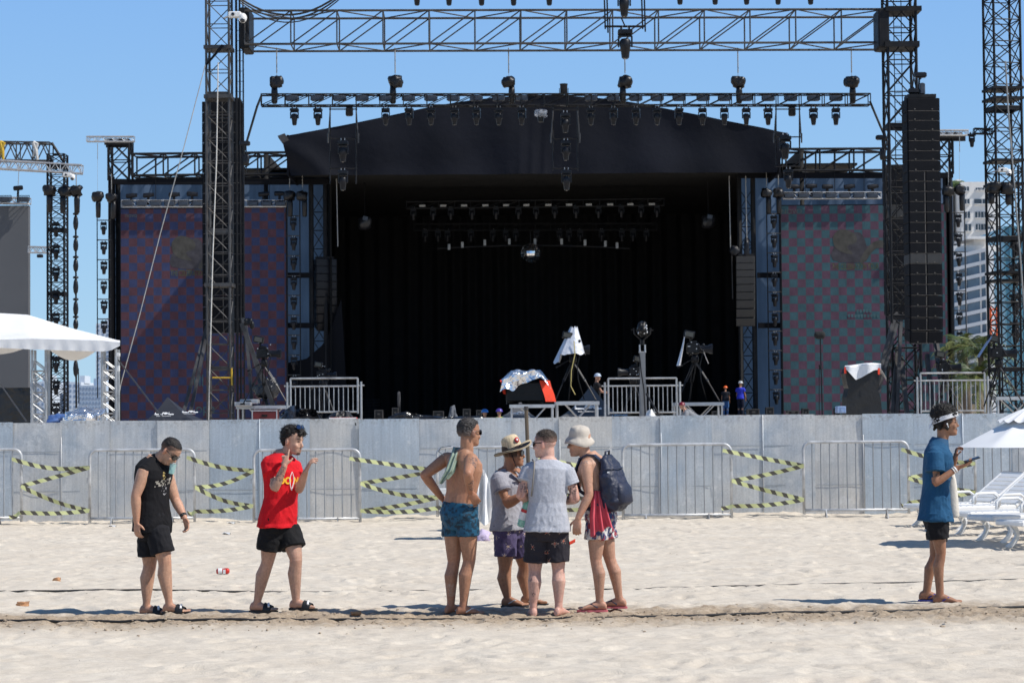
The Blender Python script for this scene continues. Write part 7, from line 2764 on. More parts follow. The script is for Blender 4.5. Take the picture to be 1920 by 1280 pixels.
  if grey is not None:
   z = h.loc(co)[:, 2]
   cols = blend(cols, np.clip((.05 - z) / .08, 0, 1) * .6 + .25 * np.clip(fbm(co * 60, 2, 8), 0, 1), grey)
  hob = finish(out, co, cols, 'hair', HAIRM, s.root)
  if strands:
   rg = np.random.default_rng(3)
   z = h.loc(co)[:, 2]
   idx = rg.choice(np.nonzero(z > nape + .02)[0], strands)
   mb = MB()
   for i in idx:
    c, n_ = V(co[i]), V(no[i])
    j = V(rg.normal(0, .45, 3))
    d = (n_ * .8 + j + h.f * .25).normalized() * slen * rg.uniform(.5, 1.2)
    sd_ = d.orthogonal().normalized() * .0016
    m_ = c + d * .55 + V(rg.normal(0, .15, 3)) * slen * .5
    mb.add([c - sd_, c + sd_, m_ + sd_ * .8, c + d, m_ - sd_ * .8], [(0, 1, 2, 3, 4)])
   mb.build('hair_strands', HAIRS if sum(col) < .06 else HAIRS2, s.root)
  return hob
 def glasses(s, wid=.030, hgt=.019, z0=.004, y0=.097, lens=None, frame=None, wrap=.012, name='sunglasses', push=None):
  h = s.head
  if push:
   h = push(h)
  base = s.root.location
  rt = s.root
  for sx in (-1, 1):
   mb = MB()
   def fn(u, v, off=0.0):
    a, b = (u - .5) * 2, (v - .5) * 2
    rx = wid * (1 - .10 * b * b) * a
    rz = hgt * b * math.sqrt(max(0.05, 1 - abs(a) ** 3.2))
    xx = sx * (.033 + rx)
    return h.L(xx, y0 - wrap * (abs(xx) / .06) ** 2 - off, z0 + rz - .002 * abs(a))
   mb.grid(fn, 10, 8)
   mb.grid(lambda u, v: fn(u, v, .004), 10, 8)
   mb.build('lens' if name == 'sunglasses' else 'clear_lens', lens or SHADE, rt, True)
  mb = MB()
  f_ = []
  for sx in (-1, 1):
   ring = []
   for i in range(20):
    q = 2 * math.pi * i / 20
    a = math.cos(q)
    b = math.sin(q)
    xx = sx * (.033 + wid * 1.03 * math.copysign(abs(a) ** .75, a))
    ring.append(h.L(xx, y0 + .001 - wrap * (abs(xx) / .06) ** 2, z0 + hgt * 1.05 * math.copysign(abs(b) ** .75, b)))
   mb.tube(ring + ring[:1], .0022 if lens is None else .0013, 6)
   xe = sx * (.033 + wid)
   mb.tube([h.L(xe, y0 - wrap * 1.1, z0 + hgt * .4), h.L(sx * .078, y0 - .035, z0 + hgt * .35), h.L(sx * .081, .0, .010), h.L(sx * .080, -.018, .0)], .0035 if lens is None else .0015, 6)
  mb.tube([h.L(-.006, y0, z0 + .006), h.L(0, y0 + .003, z0 + .009), h.L(.006, y0, z0 + .006)], .0025 if lens is None else .0014, 6)
  mb.build(name + '_frame', frame or FRAMEB, rt, True)
 def sole(s, sd, col, strap, thick=.018, kind='flip', name='flip_flop', logo=False):
  J, k = s.J, s.bs
  an, td = J['an' + sd], J['toe' + sd]
  td = V((td.x, td.y, 0)).normalized()
  sv = td.cross(Z)
  zg = J['zg' + sd]
  mb = MB()
  out = []
  for i in range(28):
   q = 2 * math.pi * i / 28
   y = .070 + .142 * math.cos(q)
   w_ = (.046 if y > .07 else .038) * (abs(math.sin(q)) ** .75) * math.copysign(1, math.sin(q))
   out.append((y, w_))
  lo = [V((an.x, an.y, zg - thick)) + td * y * k + sv * w_ * k * 1.04 for y, w_ in out]
  hi = [p + Z * thick for p in lo]
  mb.loft([lo, hi])
  o = mb.build(name, col, s.root)
  mb = MB()
  C = V((an.x, an.y, zg))
  if kind == 'flip':
   c0 = C + td * .155 * k + (sv if sd == 'L' else -sv) * .016
   for sg in (-1, 1):
    mb.tube([c0 + Z * .0, c0 + Z * .025 - td * .01, C + td * .075 * k + sv * sg * .030 + Z * .052, C + td * .02 * k + sv * sg * .040 + Z * .020], [.006, .007, .0075, .006], 7)
   mb.build('strap', strap, o, True)
  else:
   def fn(u, v, off=0):
    a = math.pi * (1 - u)
    y = .075 + .075 * v + .01 * math.sin(a)
    hh = np.interp(y, (.04, .095, .135, .158), (.082, .060, .044, .034)) + .008 + off
    ww = np.interp(y, (.04, .095, .135, .158), (.040, .047, .050, .047)) + .004 + off
    return C + td * y * k + sv * ww * math.cos(a) * k + Z * hh * math.sin(a) * k
   mb.grid(fn, 16, 8)
   mb.grid(lambda u, v: fn(u, v, .004), 16, 8)
   st = mb.build('strap', strap, o, True)
   if logo:
    mb = MB()
    side = 1 if True else -1
    pts = [(.30, .25), (.42, .45), (.62, .55), (.78, .72)]
    for lo_, hi_ in zip(pts, pts[1:]):
     a, b = fn(lo_[0], lo_[1], .0075), fn(hi_[0], hi_[1], .0075)
     mb.bar(a, b, .010, 6)
    mb.build('logo', LOGO, o)
def mk(Y0):
 def J(px, py, dy=0.0):
  return P(px, py, Y0 + dy)
 return J
def frame_j(J, jd, facing, hw=.155, hipw=.088, sh_c=None, twist=0):
 """fill in shoulder/hip sides from the facing direction where none are given"""
 fh, fs = R(facing), R(facing + twist)
 jd['hipside'] = V((math.sin(fh), -math.cos(fh), 0))
 jd['shside'] = V((math.sin(fs), -math.cos(fs), 0))
 for sd, sg in (('R', 1), ('L', -1)):
  if 'hip' + sd not in jd:
   jd['hip' + sd] = jd['hip'] + jd['hipside'] * sg * hipw - Z * .03
 return jd
def fix(jd, Y0, names, L):
 pass
BARK = (.012, .012, .014)
LOGO_W = (.8, .8, .8)
BLACKRUB = MAT('black_rubber', (.012, .012, .013), .6)
def gY(px, py):
 return G(px, py).y
Y1 = gY(300, 1147)
J = mk(Y1)
fc = -35
jd = dict(hip=J(287, 984), neck=J(293, 857), shR=J(271, 882, -.13), shL=J(313, 892, .10), elR=J(254.5, 929, -.18), wrR=J(256, 979, -.16), elL=J(329, 937, .10), wrL=J(346, 970, -.02),
    knR=J(309, 1050, -.10), anR=J(317, 1133, -.10), knL=J(281, 1058, .10), anL=J(274, 1137, .10), toeR=V((.95, -.25, 0)), toeL=V((.98, -.15, 0)), soleR=.022, soleL=.022,
    hipR=J(295, 991, -.07), hipL=J(279, 991, .08), bow=V((-.035, .02, 0)))
frame_j(J, jd, fc)
p = Person('man in black tank top and shorts looking down, clear cup at his mouth', V((jd['anR'].x - .08, Y1, 0)), (.50, .29, .195), fc, jd, 1.04, 1.0)
hd = Head(J(318.5, 846, -.03), V((.70, -.30, -.72)), V((.68, -.18, .7)), 1.04)
p.body(hd, .012, 1.08, lm=1.10)
hand(p.mb, jd['wrR'], V((.08, -.02, -1)), V((.5, .8, .1)), V((.8, -.5, 0)), 24, 3, 1.02)
hand(p.mb, jd['wrL'], V((.28, -.1, -.95)), V((-.6, -.6, -.2)), V((.5, -.8, 0)), 30, 4, 1.0)
def buzz(cols, x, y, z, hm, co):
 m = np.where(hm, np.clip((z - .012 - .9 * np.clip(y - .02, 0, 1)) / .02, 0, 1) * (y < .075), 0)
 m = np.maximum(m, np.where(hm & (y < -.02), np.clip((z + .05) / .03, 0, 1), 0))
 cols = blend(cols, m * .8, (.03, .022, .018))
 return blend(cols, np.where(hm & (y > .02), np.clip((-.045 - z) / .03, 0, 1), 0) * .22, (.12, .08, .06))
p.finish_body(buzz, cover=dict(torso=(-.3, .90), leg=.66))
def tankprint(cols, co, no):
 c0 = p.spine(.66) + p.axes(.66)[1] * .12
 sd, fw, up = p.axes(.66)
 d = co - np3(c0)
 u, v = d @ np3(sd), d @ np3(up)
 fr_ = (no @ np3(fw)) > .15
 n1 = fbm(co * 55, 2, 3)
 m = fr_ * (np.abs(u) < .10) * (np.abs(v + .2 * u) < .028) * (n1 > .12)
 cols = blend(cols, m * .7, (.50, .47, .40))
 m2 = fr_ * (np.abs(u + .02) < .035) * (v < -.03) * (v > -.13) * (fbm(co * 70, 2, 6) > .45)
 cols = blend(cols, m2 * .8, (.5, .5, .52))
 m3 = fr_ * (np.abs(u) < .02) * (v > .03) * (v < .10) * (n1 > .2)
 return blend(cols, m3 * .7, (.55, .42, .15))
p.shirt('tank_top', (.007, .007, .009), -.10, 0, .016, .006, .012, tankprint, True, .009, .985)
def stripes(cols, co, no):
 sd, fw, up = p.axes(0)
 d = co - np3(p.J['hipL'])
 lat = d @ np3(fw)
 u = (co - np3(p.spine(0))) @ np3(sd)
 m = (no @ np3(-sd + fw * .9) > .75) & (d[:, 2] < .10) & (d[:, 2] > -.09)
 k_ = np.abs(((u + .01) * 60) % 1 - .5) < .2
 m = m & (np.abs(u + .075) < .018) & k_
 return blend(cols, m * .8, (.6, .6, .6))
p.shorts('shorts', (.013, .013, .016), .16, .76, .014, .112, stripes, .008, 3, belly=.012)
p.hair((.018, .014, .012), .001, .004, .0, .066, .002, rs=120, temple=.03, fade=.5, strands=500, slen=.006)
p.glasses(.031, .021, .002, .098, None, None, .016)
WS = MAT('white_sole', (.6, .6, .58), .6)
p.sole('R', BLACKRUB, BLACKRUB, .022, 'slide', 'slide_sandal', True)
p.sole('L', BLACKRUB, BLACKRUB, .022, 'slide', 'slide_sandal', True)
mb = MB()
w0, w1 = jd['wrL'], jd['elL']
ax = (w1 - w0).normalized()
mb.tube([w0 + ax * .012, w0 + ax * .038], .0335, 16)
mb.ell(w0 + ax * .025 + V((-.01, -.033, .01)), (.016, .01, .016))
mb.build('watch', BLACKRUB, p.root, True)
c = hd.L(0, .125, -.085)
ax = (hd.f * .5 - hd.u * .9 + V((.0, 0, -.2))).normalized()
rm = (-ax).to_track_quat('Z', 'Y').to_matrix()
mb = MB()
mb.lathe([(.024, -.045), (.026, -.02), (.033, .045), (.034, .05)], c + ax * .01, 20, rm, cap=False)
mb.lathe([(.001, -.044), (.024, -.0445)], c + ax * .01, 20, rm, cap=False)
tag(mb.build('plastic_cup', clear('cup_plastic', (.45, .75, .72), .62, .12), None, True, c), 'see through pale green plastic cup held in the mouth of the tank top man', 'cup')
Y2 = gY(530, 1148)
J = mk(Y2)
fc = -42
jd = dict(hip=J(523, 980), neck=J(527, 848), shR=J(504, 866, -.06), shL=J(549, 872, .10), elR=J(515.5, 915, -.22), wrR=J(533.5, 873, -.26), elL=J(561, 917, -.08), wrL=J(573, 884, -.26),
    knR=J(502, 1052, .02), anR=J(480.5, 1134, .08), knL=J(555, 1047, -.05), anL=J(555, 1134, .0), toeR=V((.98, -.2, 0)), toeL=V((.96, -.28, 0)), soleR=.02, soleL=.02,
    hipR=J(509, 988, -.04), hipL=J(541, 988, .04), bow=V((.01, -.02, 0)))
frame_j(J, jd, fc)
p = Person('man in bright red shirt and black shorts touching his chin', V((jd['anL'].x - .2, Y2, 0)), (.50, .30, .215), fc, jd, 1.0, 1.0)
hd = Head(J(549, 826, -.02), V((.88, -.42, -.16)), V((.18, -.05, 1)), 1.06)
p.body(hd, .0, 1.0, lm=1.08)
hand(p.mb, jd['wrR'], V((.02, .25, 1)), V((.3, .95, 0)), V((1, -.2, .3)), 20, 3, 1.0, bends=[5, 45, 60, 65])
hand(p.mb, jd['wrL'], V((.45, -.1, .88)), V((.80, .25, -.45)), V((-.6, .5, .3)), 30, 8, 1.08, bends=[24, 26, 30, 36], thumb=(.85, .6, .1))
p.tattoo(jd['shR'].lerp(jd['elR'], .8) + V((-.03, -.03, 0)), .05, -.05, 3, strength=.6)
p.tattoo(jd['elR'].lerp(jd['wrR'], .55) + V((.0, -.03, 0)), .06, -.02, 5, strength=.6)
p.tattoo(jd['elR'].lerp(jd['wrR'], .85) + V((.0, -.03, 0)), .03, .0, 6, strength=.6)
def goatee(cols, x, y, z, hm, co):
 m = np.where(hm & (y > .04) & (np.abs(x) < .028), np.clip((-.085 - z) / .01, 0, 1), 0)
 m = np.maximum(m, np.where(hm & (y > .07), np.exp(-((z + .054) / .006) ** 2) * (np.abs(x) < .03), 0) * .7)
 cols = blend(cols, m * .85, (.025, .018, .014))
 return blend(cols, np.where(hm & (y > -.01), np.clip((-.05 - z) / .03, 0, 1), 0) * .15, (.1, .07, .06))
p.finish_body(goatee, cover=dict(torso=(-.3, .95), leg=.56, sleeve=.5))
RED = (.62, .010, .018)
p.shirt('t_shirt', RED, -.06, .50, .018, .016, 0, None, False, .011, .985, seed=2)
sd, fw, up = p.axes(.6)
YELT = MAT('yellow_print', (.75, .42, .02), .7)
REDP = MAT('red_print', RED, .8)
def chest(u, v, off=.148):
 b_ = off - 1.1 * u * u
 return p.spine(.60) + sd * u + up * v + fw * b_
def letters(txt, u0, size):
 t = text_mesh(txt, size, YELT, 'print', p.root, (0, 0, 0), (1, 0, 0), (0, 1, 0), bold=.004)
 for v in t.data.vertices:
  w_ = v.co + p.root.location
  q = chest(-(0) + u0 + w_.x, w_.y, .148) - p.root.location
  v.co = q
letters('DO', .058, .088) if False else None
def letters2(txt, u0, size):
 t = text_mesh(txt, size, YELT, 'print', p.root, (0, 0, 0), (1, 0, 0), (0, 1, 0), bold=.004)
 for v in t.data.vertices:
  w_ = v.co + p.root.location
  v.co = chest(u0 - w_.x, w_.y) - p.root.location
 t.data.flip_normals()
letters2('DO', .075, .085)
letters2('NA', -.085, .085)
mb = MB()
dia = [(0, .085), (-.022, .04), (-.026, 0), (-.012, -.05), (0, -.085), (.018, -.04), (.026, .01), (.016, .05), (0, .085)]
for a, b in zip(dia, dia[1:]):
 mb.bar(chest(*a), chest(*b), .0045, 6)
mb.build('print_outline', LOGO, p.root)
p.shorts('shorts', (.011, .011, .012), .14, .64, .016, .118, None, .010, 5)
def quiff(mb, h):
 M3 = Matrix((h.x, h.f, h.u)).transposed()
 for i, (x, y, z, a, b, c_) in enumerate(((0, .068, .092, .05, .036, .024), (.03, .084, .070, .024, .018, .022), (-.03, .084, .072, .026, .02, .020), (0, .02, .108, .056, .06, .022), (0, -.05, .095, .05, .045, .025))):
  mb.ell(h.L(x, y, z), (a, b, c_), M3, 12, 8)
p.hair((.014, .011, .010), .007, .015, -.055, .062, .007, rs=60, extra=quiff, temple=.035, strands=900, slen=.024)
class PushHead(Head):
 pass
def up_glasses(h):
 g_ = Head(h.c + h.u * .088 * h.s - h.f * .018 * h.s, (h.f + h.u * .55), h.u, h.s)
 return g_
p.glasses(.030, .020, .0, .094, MAT('blue_lens', (.012, .03, .09), .06, .3, .2, 9), FRAMEB, .012, 'raised_sunglasses', up_glasses)
p.sole('R', BLACKRUB, BLACKRUB, .02, 'slide', 'slide_sandal', True)
p.sole('L', BLACKRUB, BLACKRUB, .02, 'slide', 'slide_sandal', True)
Y3 = gY(868, 1151)
J = mk(Y3)
fc = 50
jd = dict(hip=J(863, 966), neck=J(874, 846), shL=J(838, 859, .13), shR=J(884.5, 861, -.11), elL=J(796, 890, .06), wrL=J(829, 934, .22), elR=J(877.5, 888, -.34), wrR=J(882, 922, -.22),
    knL=J(851, 1052, .06), anL=J(845, 1136, .05), knR=J(880, 1050, -.04), anR=J(868, 1137, -.06), toeL=V((.75, .6, 0)), toeR=V((.97, .2, 0)),
    hipL=J(850, 972, .07), hipR=J(876, 972, -.06), bow=V((-.012, -.012, 0)), legfL=V((.8, .5, 0)), legfR=V((.9, .4, 0)))
frame_j(J, jd, fc)
p = Person('bare backed man in teal blue trunks, hands on hips, cloth on his shoulder', V((868 * 0 + jd['anR'].x, Y3, 0)), (.40, .205, .125), fc, jd, 1.03, 1.02)
hd = Head(J(880, 811), V((.80, .60, -.02)), Z, 1.06)
p.body(hd, .0, 1.02)
hand(p.mb, jd['wrR'], V((.35, .25, -.6)), V((-.2, .85, .2)), V((-.9, -.2, .3)), 18, 5, 1.05)
hand(p.mb, jd['wrL'], V((.7, .4, -.3)), V((.5, -.6, -.1)), V((0, .3, -1)), 18, 4, 1.0)
p.tattoo(jd['shR'].lerp(jd['elR'], .25) + V((.035, -.05, 0)), .075, .04, 11, strength=.7, scale=50)
p.tattoo(p.spine(.86) + V((.03, -.11, .02)), .05, .0, 13, strength=.5, scale=45)
p.tattoo(jd['elR'].lerp(jd['wrR'], .6) + V((.035, -.02, 0)), .07, .02, 15, strength=.7)
p.tattoo(jd['knL'].lerp(jd['anL'], .62) + V((.0, -.04, 0)), .07, -.05, 17, (.42, .38, .34), .5, 90)
def cropped_back(cols, x, y, z, hm, co):
 d = (co - np3(p.spine(.5)))
 return blend(cols, np.where(hm & (y < -.0), np.clip((z + .065) / .03, 0, 1) * .5, 0), (.10, .08, .07))  # close-cropped hair tinted onto the back of the skull
p.finish_body(cropped_back, cover=dict(torso=(-.3, .17), leg=.33))
def tealpat(cols, co, no):
 a = fbm(co * (38, 38, 55), 3, 4)
 cols = blend(cols, np.clip((a - .05) * 5, 0, 1) * .8, (.010, .018, .030))
 b = fbm(co * 30 + 40, 2, 8)
 return blend(cols, np.clip((b - .45) * 5, 0, 1) * .5, (.012, .115, .22))
p.shorts('swim_trunks', (.012, .085, .155), .21, .40, .012, .108, tealpat, .007, 7, NYLON)
p.hair((.034, .030, .029), .003, .009, -.03, .064, .005, rs=80, grey=(.12, .115, .115), temple=.03, fade=.6, strands=700, slen=.010)
p.glasses(.030, .020, .004, .098)
FLIPW = MAT('flip_flop_white', (.55, .54, .52), .6)
FLIPD = MAT('flip_flop_dark', (.03, .03, .035), .6)
for sd in 'LR':
 p.J['zg' + sd] = p.J['zg' + sd] + .004
 p.sole(sd, FLIPD, FLIPW, .014)
mb = MB()
def towel(u, v):
 a = V(J(856, 838, .14)).lerp(J(872, 846, .05), u)
 pts = [J(852 + 16 * u, 850, .22), J(850 + 18 * u, 836 + 2 * u, .10), J(846 + 14 * u, 850 + 3 * u, -.06), J(836 + 16 * u, 880 + 4 * u, -.16), J(823 + 17 * u, 905 - 6 * u + 3 * math.sin(u * 6), -.17)]
 s_ = v * 4
 i = min(3, int(s_))
 q = pts[i].lerp(pts[i + 1], s_ - i)
 q.y += .022 * math.sin(u * 13 + v * 5) - .03 * math.sin(math.pi * u)
 return q
mb.grid(towel, 22, 26)
mb.grid(lambda u, v: V(towel(u, v)) + V((.004, .03, -.004)), 22, 26)
tag(mb.build('green_cloth', MAT('sage_cloth', (.26, .33, .27), .9, 0, .12, 8, bump=.7, bscale=18, bdist=.02), None, True, J(856, 838)), 'sage green folded cloth hanging over the bare shoulder of the man with hands on hips', 'cloth')
mb = MB()
mb.tube([J(832, 853, -.05), J(822, 846, .0), J(827, 838, .1), J(846, 836, .12)], .004, 6)
tag(mb.build('cord_loop', MAT('grey_cord', (.3, .32, .3), .8), None, True, J(832, 853)), 'thin cord loop sticking out of the green shoulder cloth', 'cord')
Y4 = gY(965, 1139)
J = mk(Y4)
fc = -22
jd = dict(hip=J(955, 986), neck=J(950, 880), shR=J(934, 897, -.15), shL=J(966, 900, .14), elR=J(951, 944, -.22), wrR=J(982, 927, -.30), elL=J(978, 940, .10), wrL=J(979, 898, -.10),
    knR=J(947, 1062, -.09), anR=J(952, 1127, -.08), knL=J(984, 1060, .12), anL=J(988, 1122, .14), toeR=V((.95, -.3, 0)), toeL=V((.97, -.1, 0)), soleR=.018, soleL=.018,
    hipR=J(948, 992, -.08), hipL=J(968, 992, .08), bow=V((-.015, .01, 0)))
frame_j(J, jd, fc)
p4 = p = Person('man in wide straw hat and grey v-neck shirt standing half behind his friend', V((jd['anR'].x + .1, Y4, 0)), (.36, .18, .105), fc, jd, 1.08, .98)
hd = Head(J(962, 850, -.02), V((.97, -.22, .02)), V((-.10, 0, 1)), 1.04)
p.body(hd, .008, 1.12, lm=1.06)
hand(p.mb, jd['wrR'], V((.9, -.1, .1)), V((0, .7, -.5)), V((0, .2, 1)), 30, 3, 1.0)
hand(p.mb, jd['wrL'], V((-.25, -.3, .8)), V((-.9, .2, 0)), V((.4, -.6, .4)), 45, 2, .98)
p.finish_body(lambda cols, x, y, z, hm, co: blend(cols, np.where(hm & (y < .05), np.clip((z + .04) / .02, 0, 1) * .85, 0), (.02, .015, .012)), cover=dict(torso=(-.3, .93), leg=.64, sleeve=.5))
GREYT = (.335, .335, .375)
def vneck(cols, co, no):
 sd, fw, up = p4.axes(.93)
 d = co - np3(p4.spine(.93))
 u, v, w_ = d @ np3(sd), d @ np3(up), d @ np3(fw)
 m = (w_ > .02) & (v > -.05 + 1.15 * np.abs(u)) & (v < .12)
 cols = blend(cols, m * 1.0, (.36, .18, .105))
 e = (w_ > .02) & (np.abs(v - (-.05 + 1.15 * np.abs(u))) < .008)
 cols = blend(cols, e * .6, (.16, .16, .2))
 for s_ in 'RL':
  sh, el = p4.J['sh' + s_], p4.J['el' + s_]
  ax = (el - sh).normalized()
  t = (co - np3(sh)) @ np3(ax)
  q = np.linalg.norm(co - np3(sh) - t[:, None] * np3(ax)[None], axis=1)
  cols = blend(cols, np.exp(-((t - .5 * (el - sh).length + .012) / .007) ** 2) * (q < .1) * .8, (.10, .10, .15))
 return cols
p.shirt('v_neck_shirt', GREYT, -.06, .50, .014, .012, .006, vneck, False, .010, .985, seed=4)
def star_pat(base, petal, core, n, seed, region_h, sc=.035):
 rg = np.random.default_rng(seed)
 def paint(cols, co, no):
  idx = rg.choice(len(co), n * 30, replace=False)
  chosen = []
  for i in idx:
   if all(np.linalg.norm(co[i] - co[j]) > .075 for j in chosen):
    chosen.append(i)
   if len(chosen) >= n:
    break
  for i in chosen:
   nn = V(no[i]).normalized()
   a = nn.orthogonal().normalized()
   b = nn.cross(a)
   d = co - co[i]
   u, v = d @ np3(a), d @ np3(b)
   r_ = np.hypot(u, v)
   th = np.arctan2(v, u) + rg.uniform(0, 6)
   near = np.abs(d @ np3(nn)) < .03
   nb = rg.integers(6, 9)
   m = near * (r_ < sc * (.55 + .45 * np.cos(th * 2) ** 2)) * (np.abs(np.sin(th * nb / 2)) < (.42 * (1 - r_ / sc / 1.3)))
   cols = blend(cols, m * .9, petal)
   cols = blend(cols, near * (r_ < .008), core)
  return cols
 return paint
p.shorts('board_shorts', (.085, .068, .145), .15, .72, .014, .105, star_pat(None, (.55, .48, .46), (.5, .35, .25), 34, 5, .3), .008, 9)
p.glasses(.029, .019, .004, .098)
for sd in 'RL':
 p.sole(sd, FLIPD, FLIPW, .018)
def tilt_mat(axis_up):
 return V(axis_up).normalized().to_track_quat('Z', 'X').to_matrix()
hu = (hd.u * 1.0 - hd.f * .36 + V((0, -.10, 0))).normalized()
rm = tilt_mat(hu)
hc = hd.L(-.0, .0, .045)
mb = MB()
prof = [(.212, -.004), (.210, .002), (.17, -.012), (.125, -.006), (.098, .006), (.096, .03), (.092, .07), (.085, .105), (.068, .128), (.035, .138), (.004, .139)]
n_ = 48
rings = []
for r_, z_ in prof:
 rg_ = []
 for k_ in range(n_):
  a = 2 * math.pi * k_ / n_
  wv = .018 * math.sin(2 * a + .6) * max(0, (r_ - .1) / .11)
  oval = 1 + .10 * math.cos(2 * a) * (1 if r_ < .13 else .3)
  q = V((r_ * .87 * math.cos(a) * oval, r_ * .87 * math.sin(a) * .94, z_ * .95 + wv))
  rg_.append(hc + rm @ q)
 rings.append(rg_)
under = [[q - hu * .006 for q in rings[0]]] + []
mb.loft(rings, True)
rings2 = [[q - hu * .007 for q in rg_] for rg_ in rings[:5]]
mb.loft(rings2, False)
hatob = mb.build('straw_hat', None if False else HATV, p.root, True)
me_ = hatob.data
n = len(me_.vertices)
co = np.empty(n * 3, dtype=np.float32)
me_.vertices.foreach_get('co', co)
co = co.reshape(-1, 3)
at = me_.color_attributes.new('Col', 'FLOAT_COLOR', 'POINT')
cc = tone(n, (.62, .50, .33)) * (1 + .12 * np.random.default_rng(1).standard_normal(n))[:, None]
under_m = np.arange(n) >= len(rings) * n_
cc[under_m] *= .75
cc[:n_] = (.05, .05, .06)
c4 = np.ones((n, 4), dtype=np.float32)
c4[:, :3] = np.clip(cc, 0, 1)
at.data.foreach_set('color', c4.ravel())
mb = MB()
band = [hc + rm @ V((.0885 * math.cos(a) * 1.10, .0885 * math.sin(a) * .94, .012)) for a in np.linspace(0, 2 * math.pi, 40)]
mb.tube(band, .0035, 6)
mb.build('hat_band', MAT('hat_cord', (.03, .03, .035), .7), hatob, True)
bd = (rm.inverted() @ V((.75, -.62, 0)))
bd = V((bd.x, bd.y, 0)).normalized()
mb = MB()
cB = hc + rm @ (bd * .086 + V((0, 0, .066)))
nrm = (rm @ bd).normalized()
qm = nrm.to_track_quat('Z', 'Y').to_matrix()
mb.lathe([(.026, -.004), (.026, .004), (.001, .0045)], cB, 20, qm)
bgo = mb.build('hat_badge', MAT('red_badge', (.45, .02, .03), .6), hatob, True)
mb = MB()
mb.lathe([(.011, .004), (.011, .0065), (.001, .0068)], cB + nrm * .0, 14, qm)
mb.build('badge_mark', LOGO, hatob, True)
mb = MB()
mb.tube([hd.L(.074, .0, .02), hd.L(.07, .02, -.06), hd.L(.045, .045, -.135), hd.L(.02, .075, -.175), J(976, 893, -.14)], .004, 6)
mb.tube([hd.L(-.074, .0, .02), hd.L(-.06, .03, -.08), hd.L(-.01, .06, -.14), hd.L(.01, .08, -.18), J(978, 896, -.14)], .004, 6)
mb.ell(J(975, 893, -.16), (.012, .012, .02))
mb.build('chin_cord', MAT('chin_cord', (.012, .012, .013), .7), hatob, True)
Y5 = gY(1025, 1152)
J = mk(Y5)
fc = 96
jd = dict(hip=J(1026, 985), neck=J(1028, 860), shL=J(995, 879, .02), shR=J(1060, 881, -.02), elL=J(976.5, 927, -.04), wrL=J(990, 938, .20), elR=J(1079, 934, -.02), wrR=J(1058, 940, .22),
    knL=J(1003, 1068, .03), anL=J(1000, 1138, .0), knR=J(1047, 1066, .02), anR=J(1047.5, 1138, -.03), toeL=V((-.1, 1, 0)), toeR=V((.45, .9, 0)),
    hipL=J(1008, 991, .0), hipR=J(1044, 991, .0), bow=V((0, -.02, 0)))
frame_j(J, jd, fc)
p5 = p = Person('man in pale grey t-shirt and dark spider lily shorts seen from behind', V((jd['anL'].x + .12, Y5, 0)), (.60, .36, .285), fc, jd, 1.05, 1.0)
hd = Head(J(1021.5, 832), V((-.92, .38, -.04)), Z, 1.05)
p.body(hd, .0, 1.06)
hand(p.mb, jd['wrL'], V((.3, .8, .1)), V((.5, .2, -.6)), V((0, .3, 1)), 30, 3)
hand(p.mb, jd['wrR'], V((-.8, .5, .1)), V((0, .6, -.6)), V((0, .2, 1)), 30, 3)
p.tattoo(jd['shL'].lerp(jd['elL'], .72) + V((.01, -.05, 0)), .055, .06, 21, strength=.7)
p.tattoo(jd['shR'].lerp(jd['elR'], .68) + V((.0, -.04, 0)), .05, .06, 23, strength=.7)
for (x, y, r_, sd_) in ((1047, 1087, .024, 31), (1046, 1115, .014, 33), (1001, 1114, .02, 35), (995, 1086, .02, 37), (993, 1100, .012, 38)):
 p.tattoo(J(x, y, -.045), r_, .12, sd_, strength=.75, scale=75)
def fade(cols, x, y, z, hm, co):
 m = np.where(hm, np.clip((z + .035) / .07, 0, 1) * (y < .055 - .4 * (z < .03)), 0)
 m = np.maximum(m, np.where(hm & (z > .055), np.clip((.075 - y) / .02, 0, 1), 0))
 return blend(cols, m * .75, (.065, .042, .030))
p.finish_body(fade, 1.3, dict(torso=(-.3, .95), leg=.72, sleeve=.52))
PALET = (.43, .445, .495)
def t5(cols, co, no):
 sw = np.exp(-(((co[:, 0] - p5.spine(.6).x) / .05) ** 2)) * np.clip(fbm(co * (14, 14, 6), 2, 9), 0, 1)
 return blend(cols, sw * .1, (.36, .37, .42))
p.shirt('t_shirt', PALET, -.08, .52, .018, .018, 0, t5, False, .009, .985, seed=6)
p.shorts('board_shorts', (.030, .027, .034), .14, .80, .014, .108, star_pat(None, (.55, .36, .28), (.45, .12, .08), 30, 8, .3, .034), .008, 11)
p.hair((.045, .030, .022), .001, .006, .015, .068, .003, rs=90, temple=.04, fade=.7, strands=700, slen=.012)
p.glasses(.029, .020, .004, .098)
mb = MB()
mb.tube([J(998, 861, .0), J(1002, 866, -.10), J(1001, 885, -.155), J(999, 905, -.145), J(996, 930, -.12)], .007, 6)
sl = mb.build('bag_strap', MAT('taupe_strap', (.24, .22, .19), .8), p.root, True)
c = J(985, 960, .12)
root = thing('water_bottle', 'green plastic water bottle with red and white label between the two grey shirts', 'bottle', c)
mb = MB()
axb = V((.32, -.1, 1)).normalized()
rb_ = axb.to_track_quat('Z', 'Y').to_matrix()
mb.lathe([(.018, -.14), (.036, -.135), (.042, -.12), (.040, -.10), (.043, -.085), (.042, .03), (.044, .05), (.040, .09), (.022, .13), (.014, .145), (.014, .16)], c, 18, rb_)
mb.build('bottle_body', clear('green_bottle', (.22, .62, .48), .7, .08), root, True)
mb = MB()
mb.lathe([(.0445, -.07), (.0445, .02)], c, 18, rb_, cap=False)
mb.build('label', MAT('white_label', (.75, .75, .74), .5), root, True)
mb = MB()
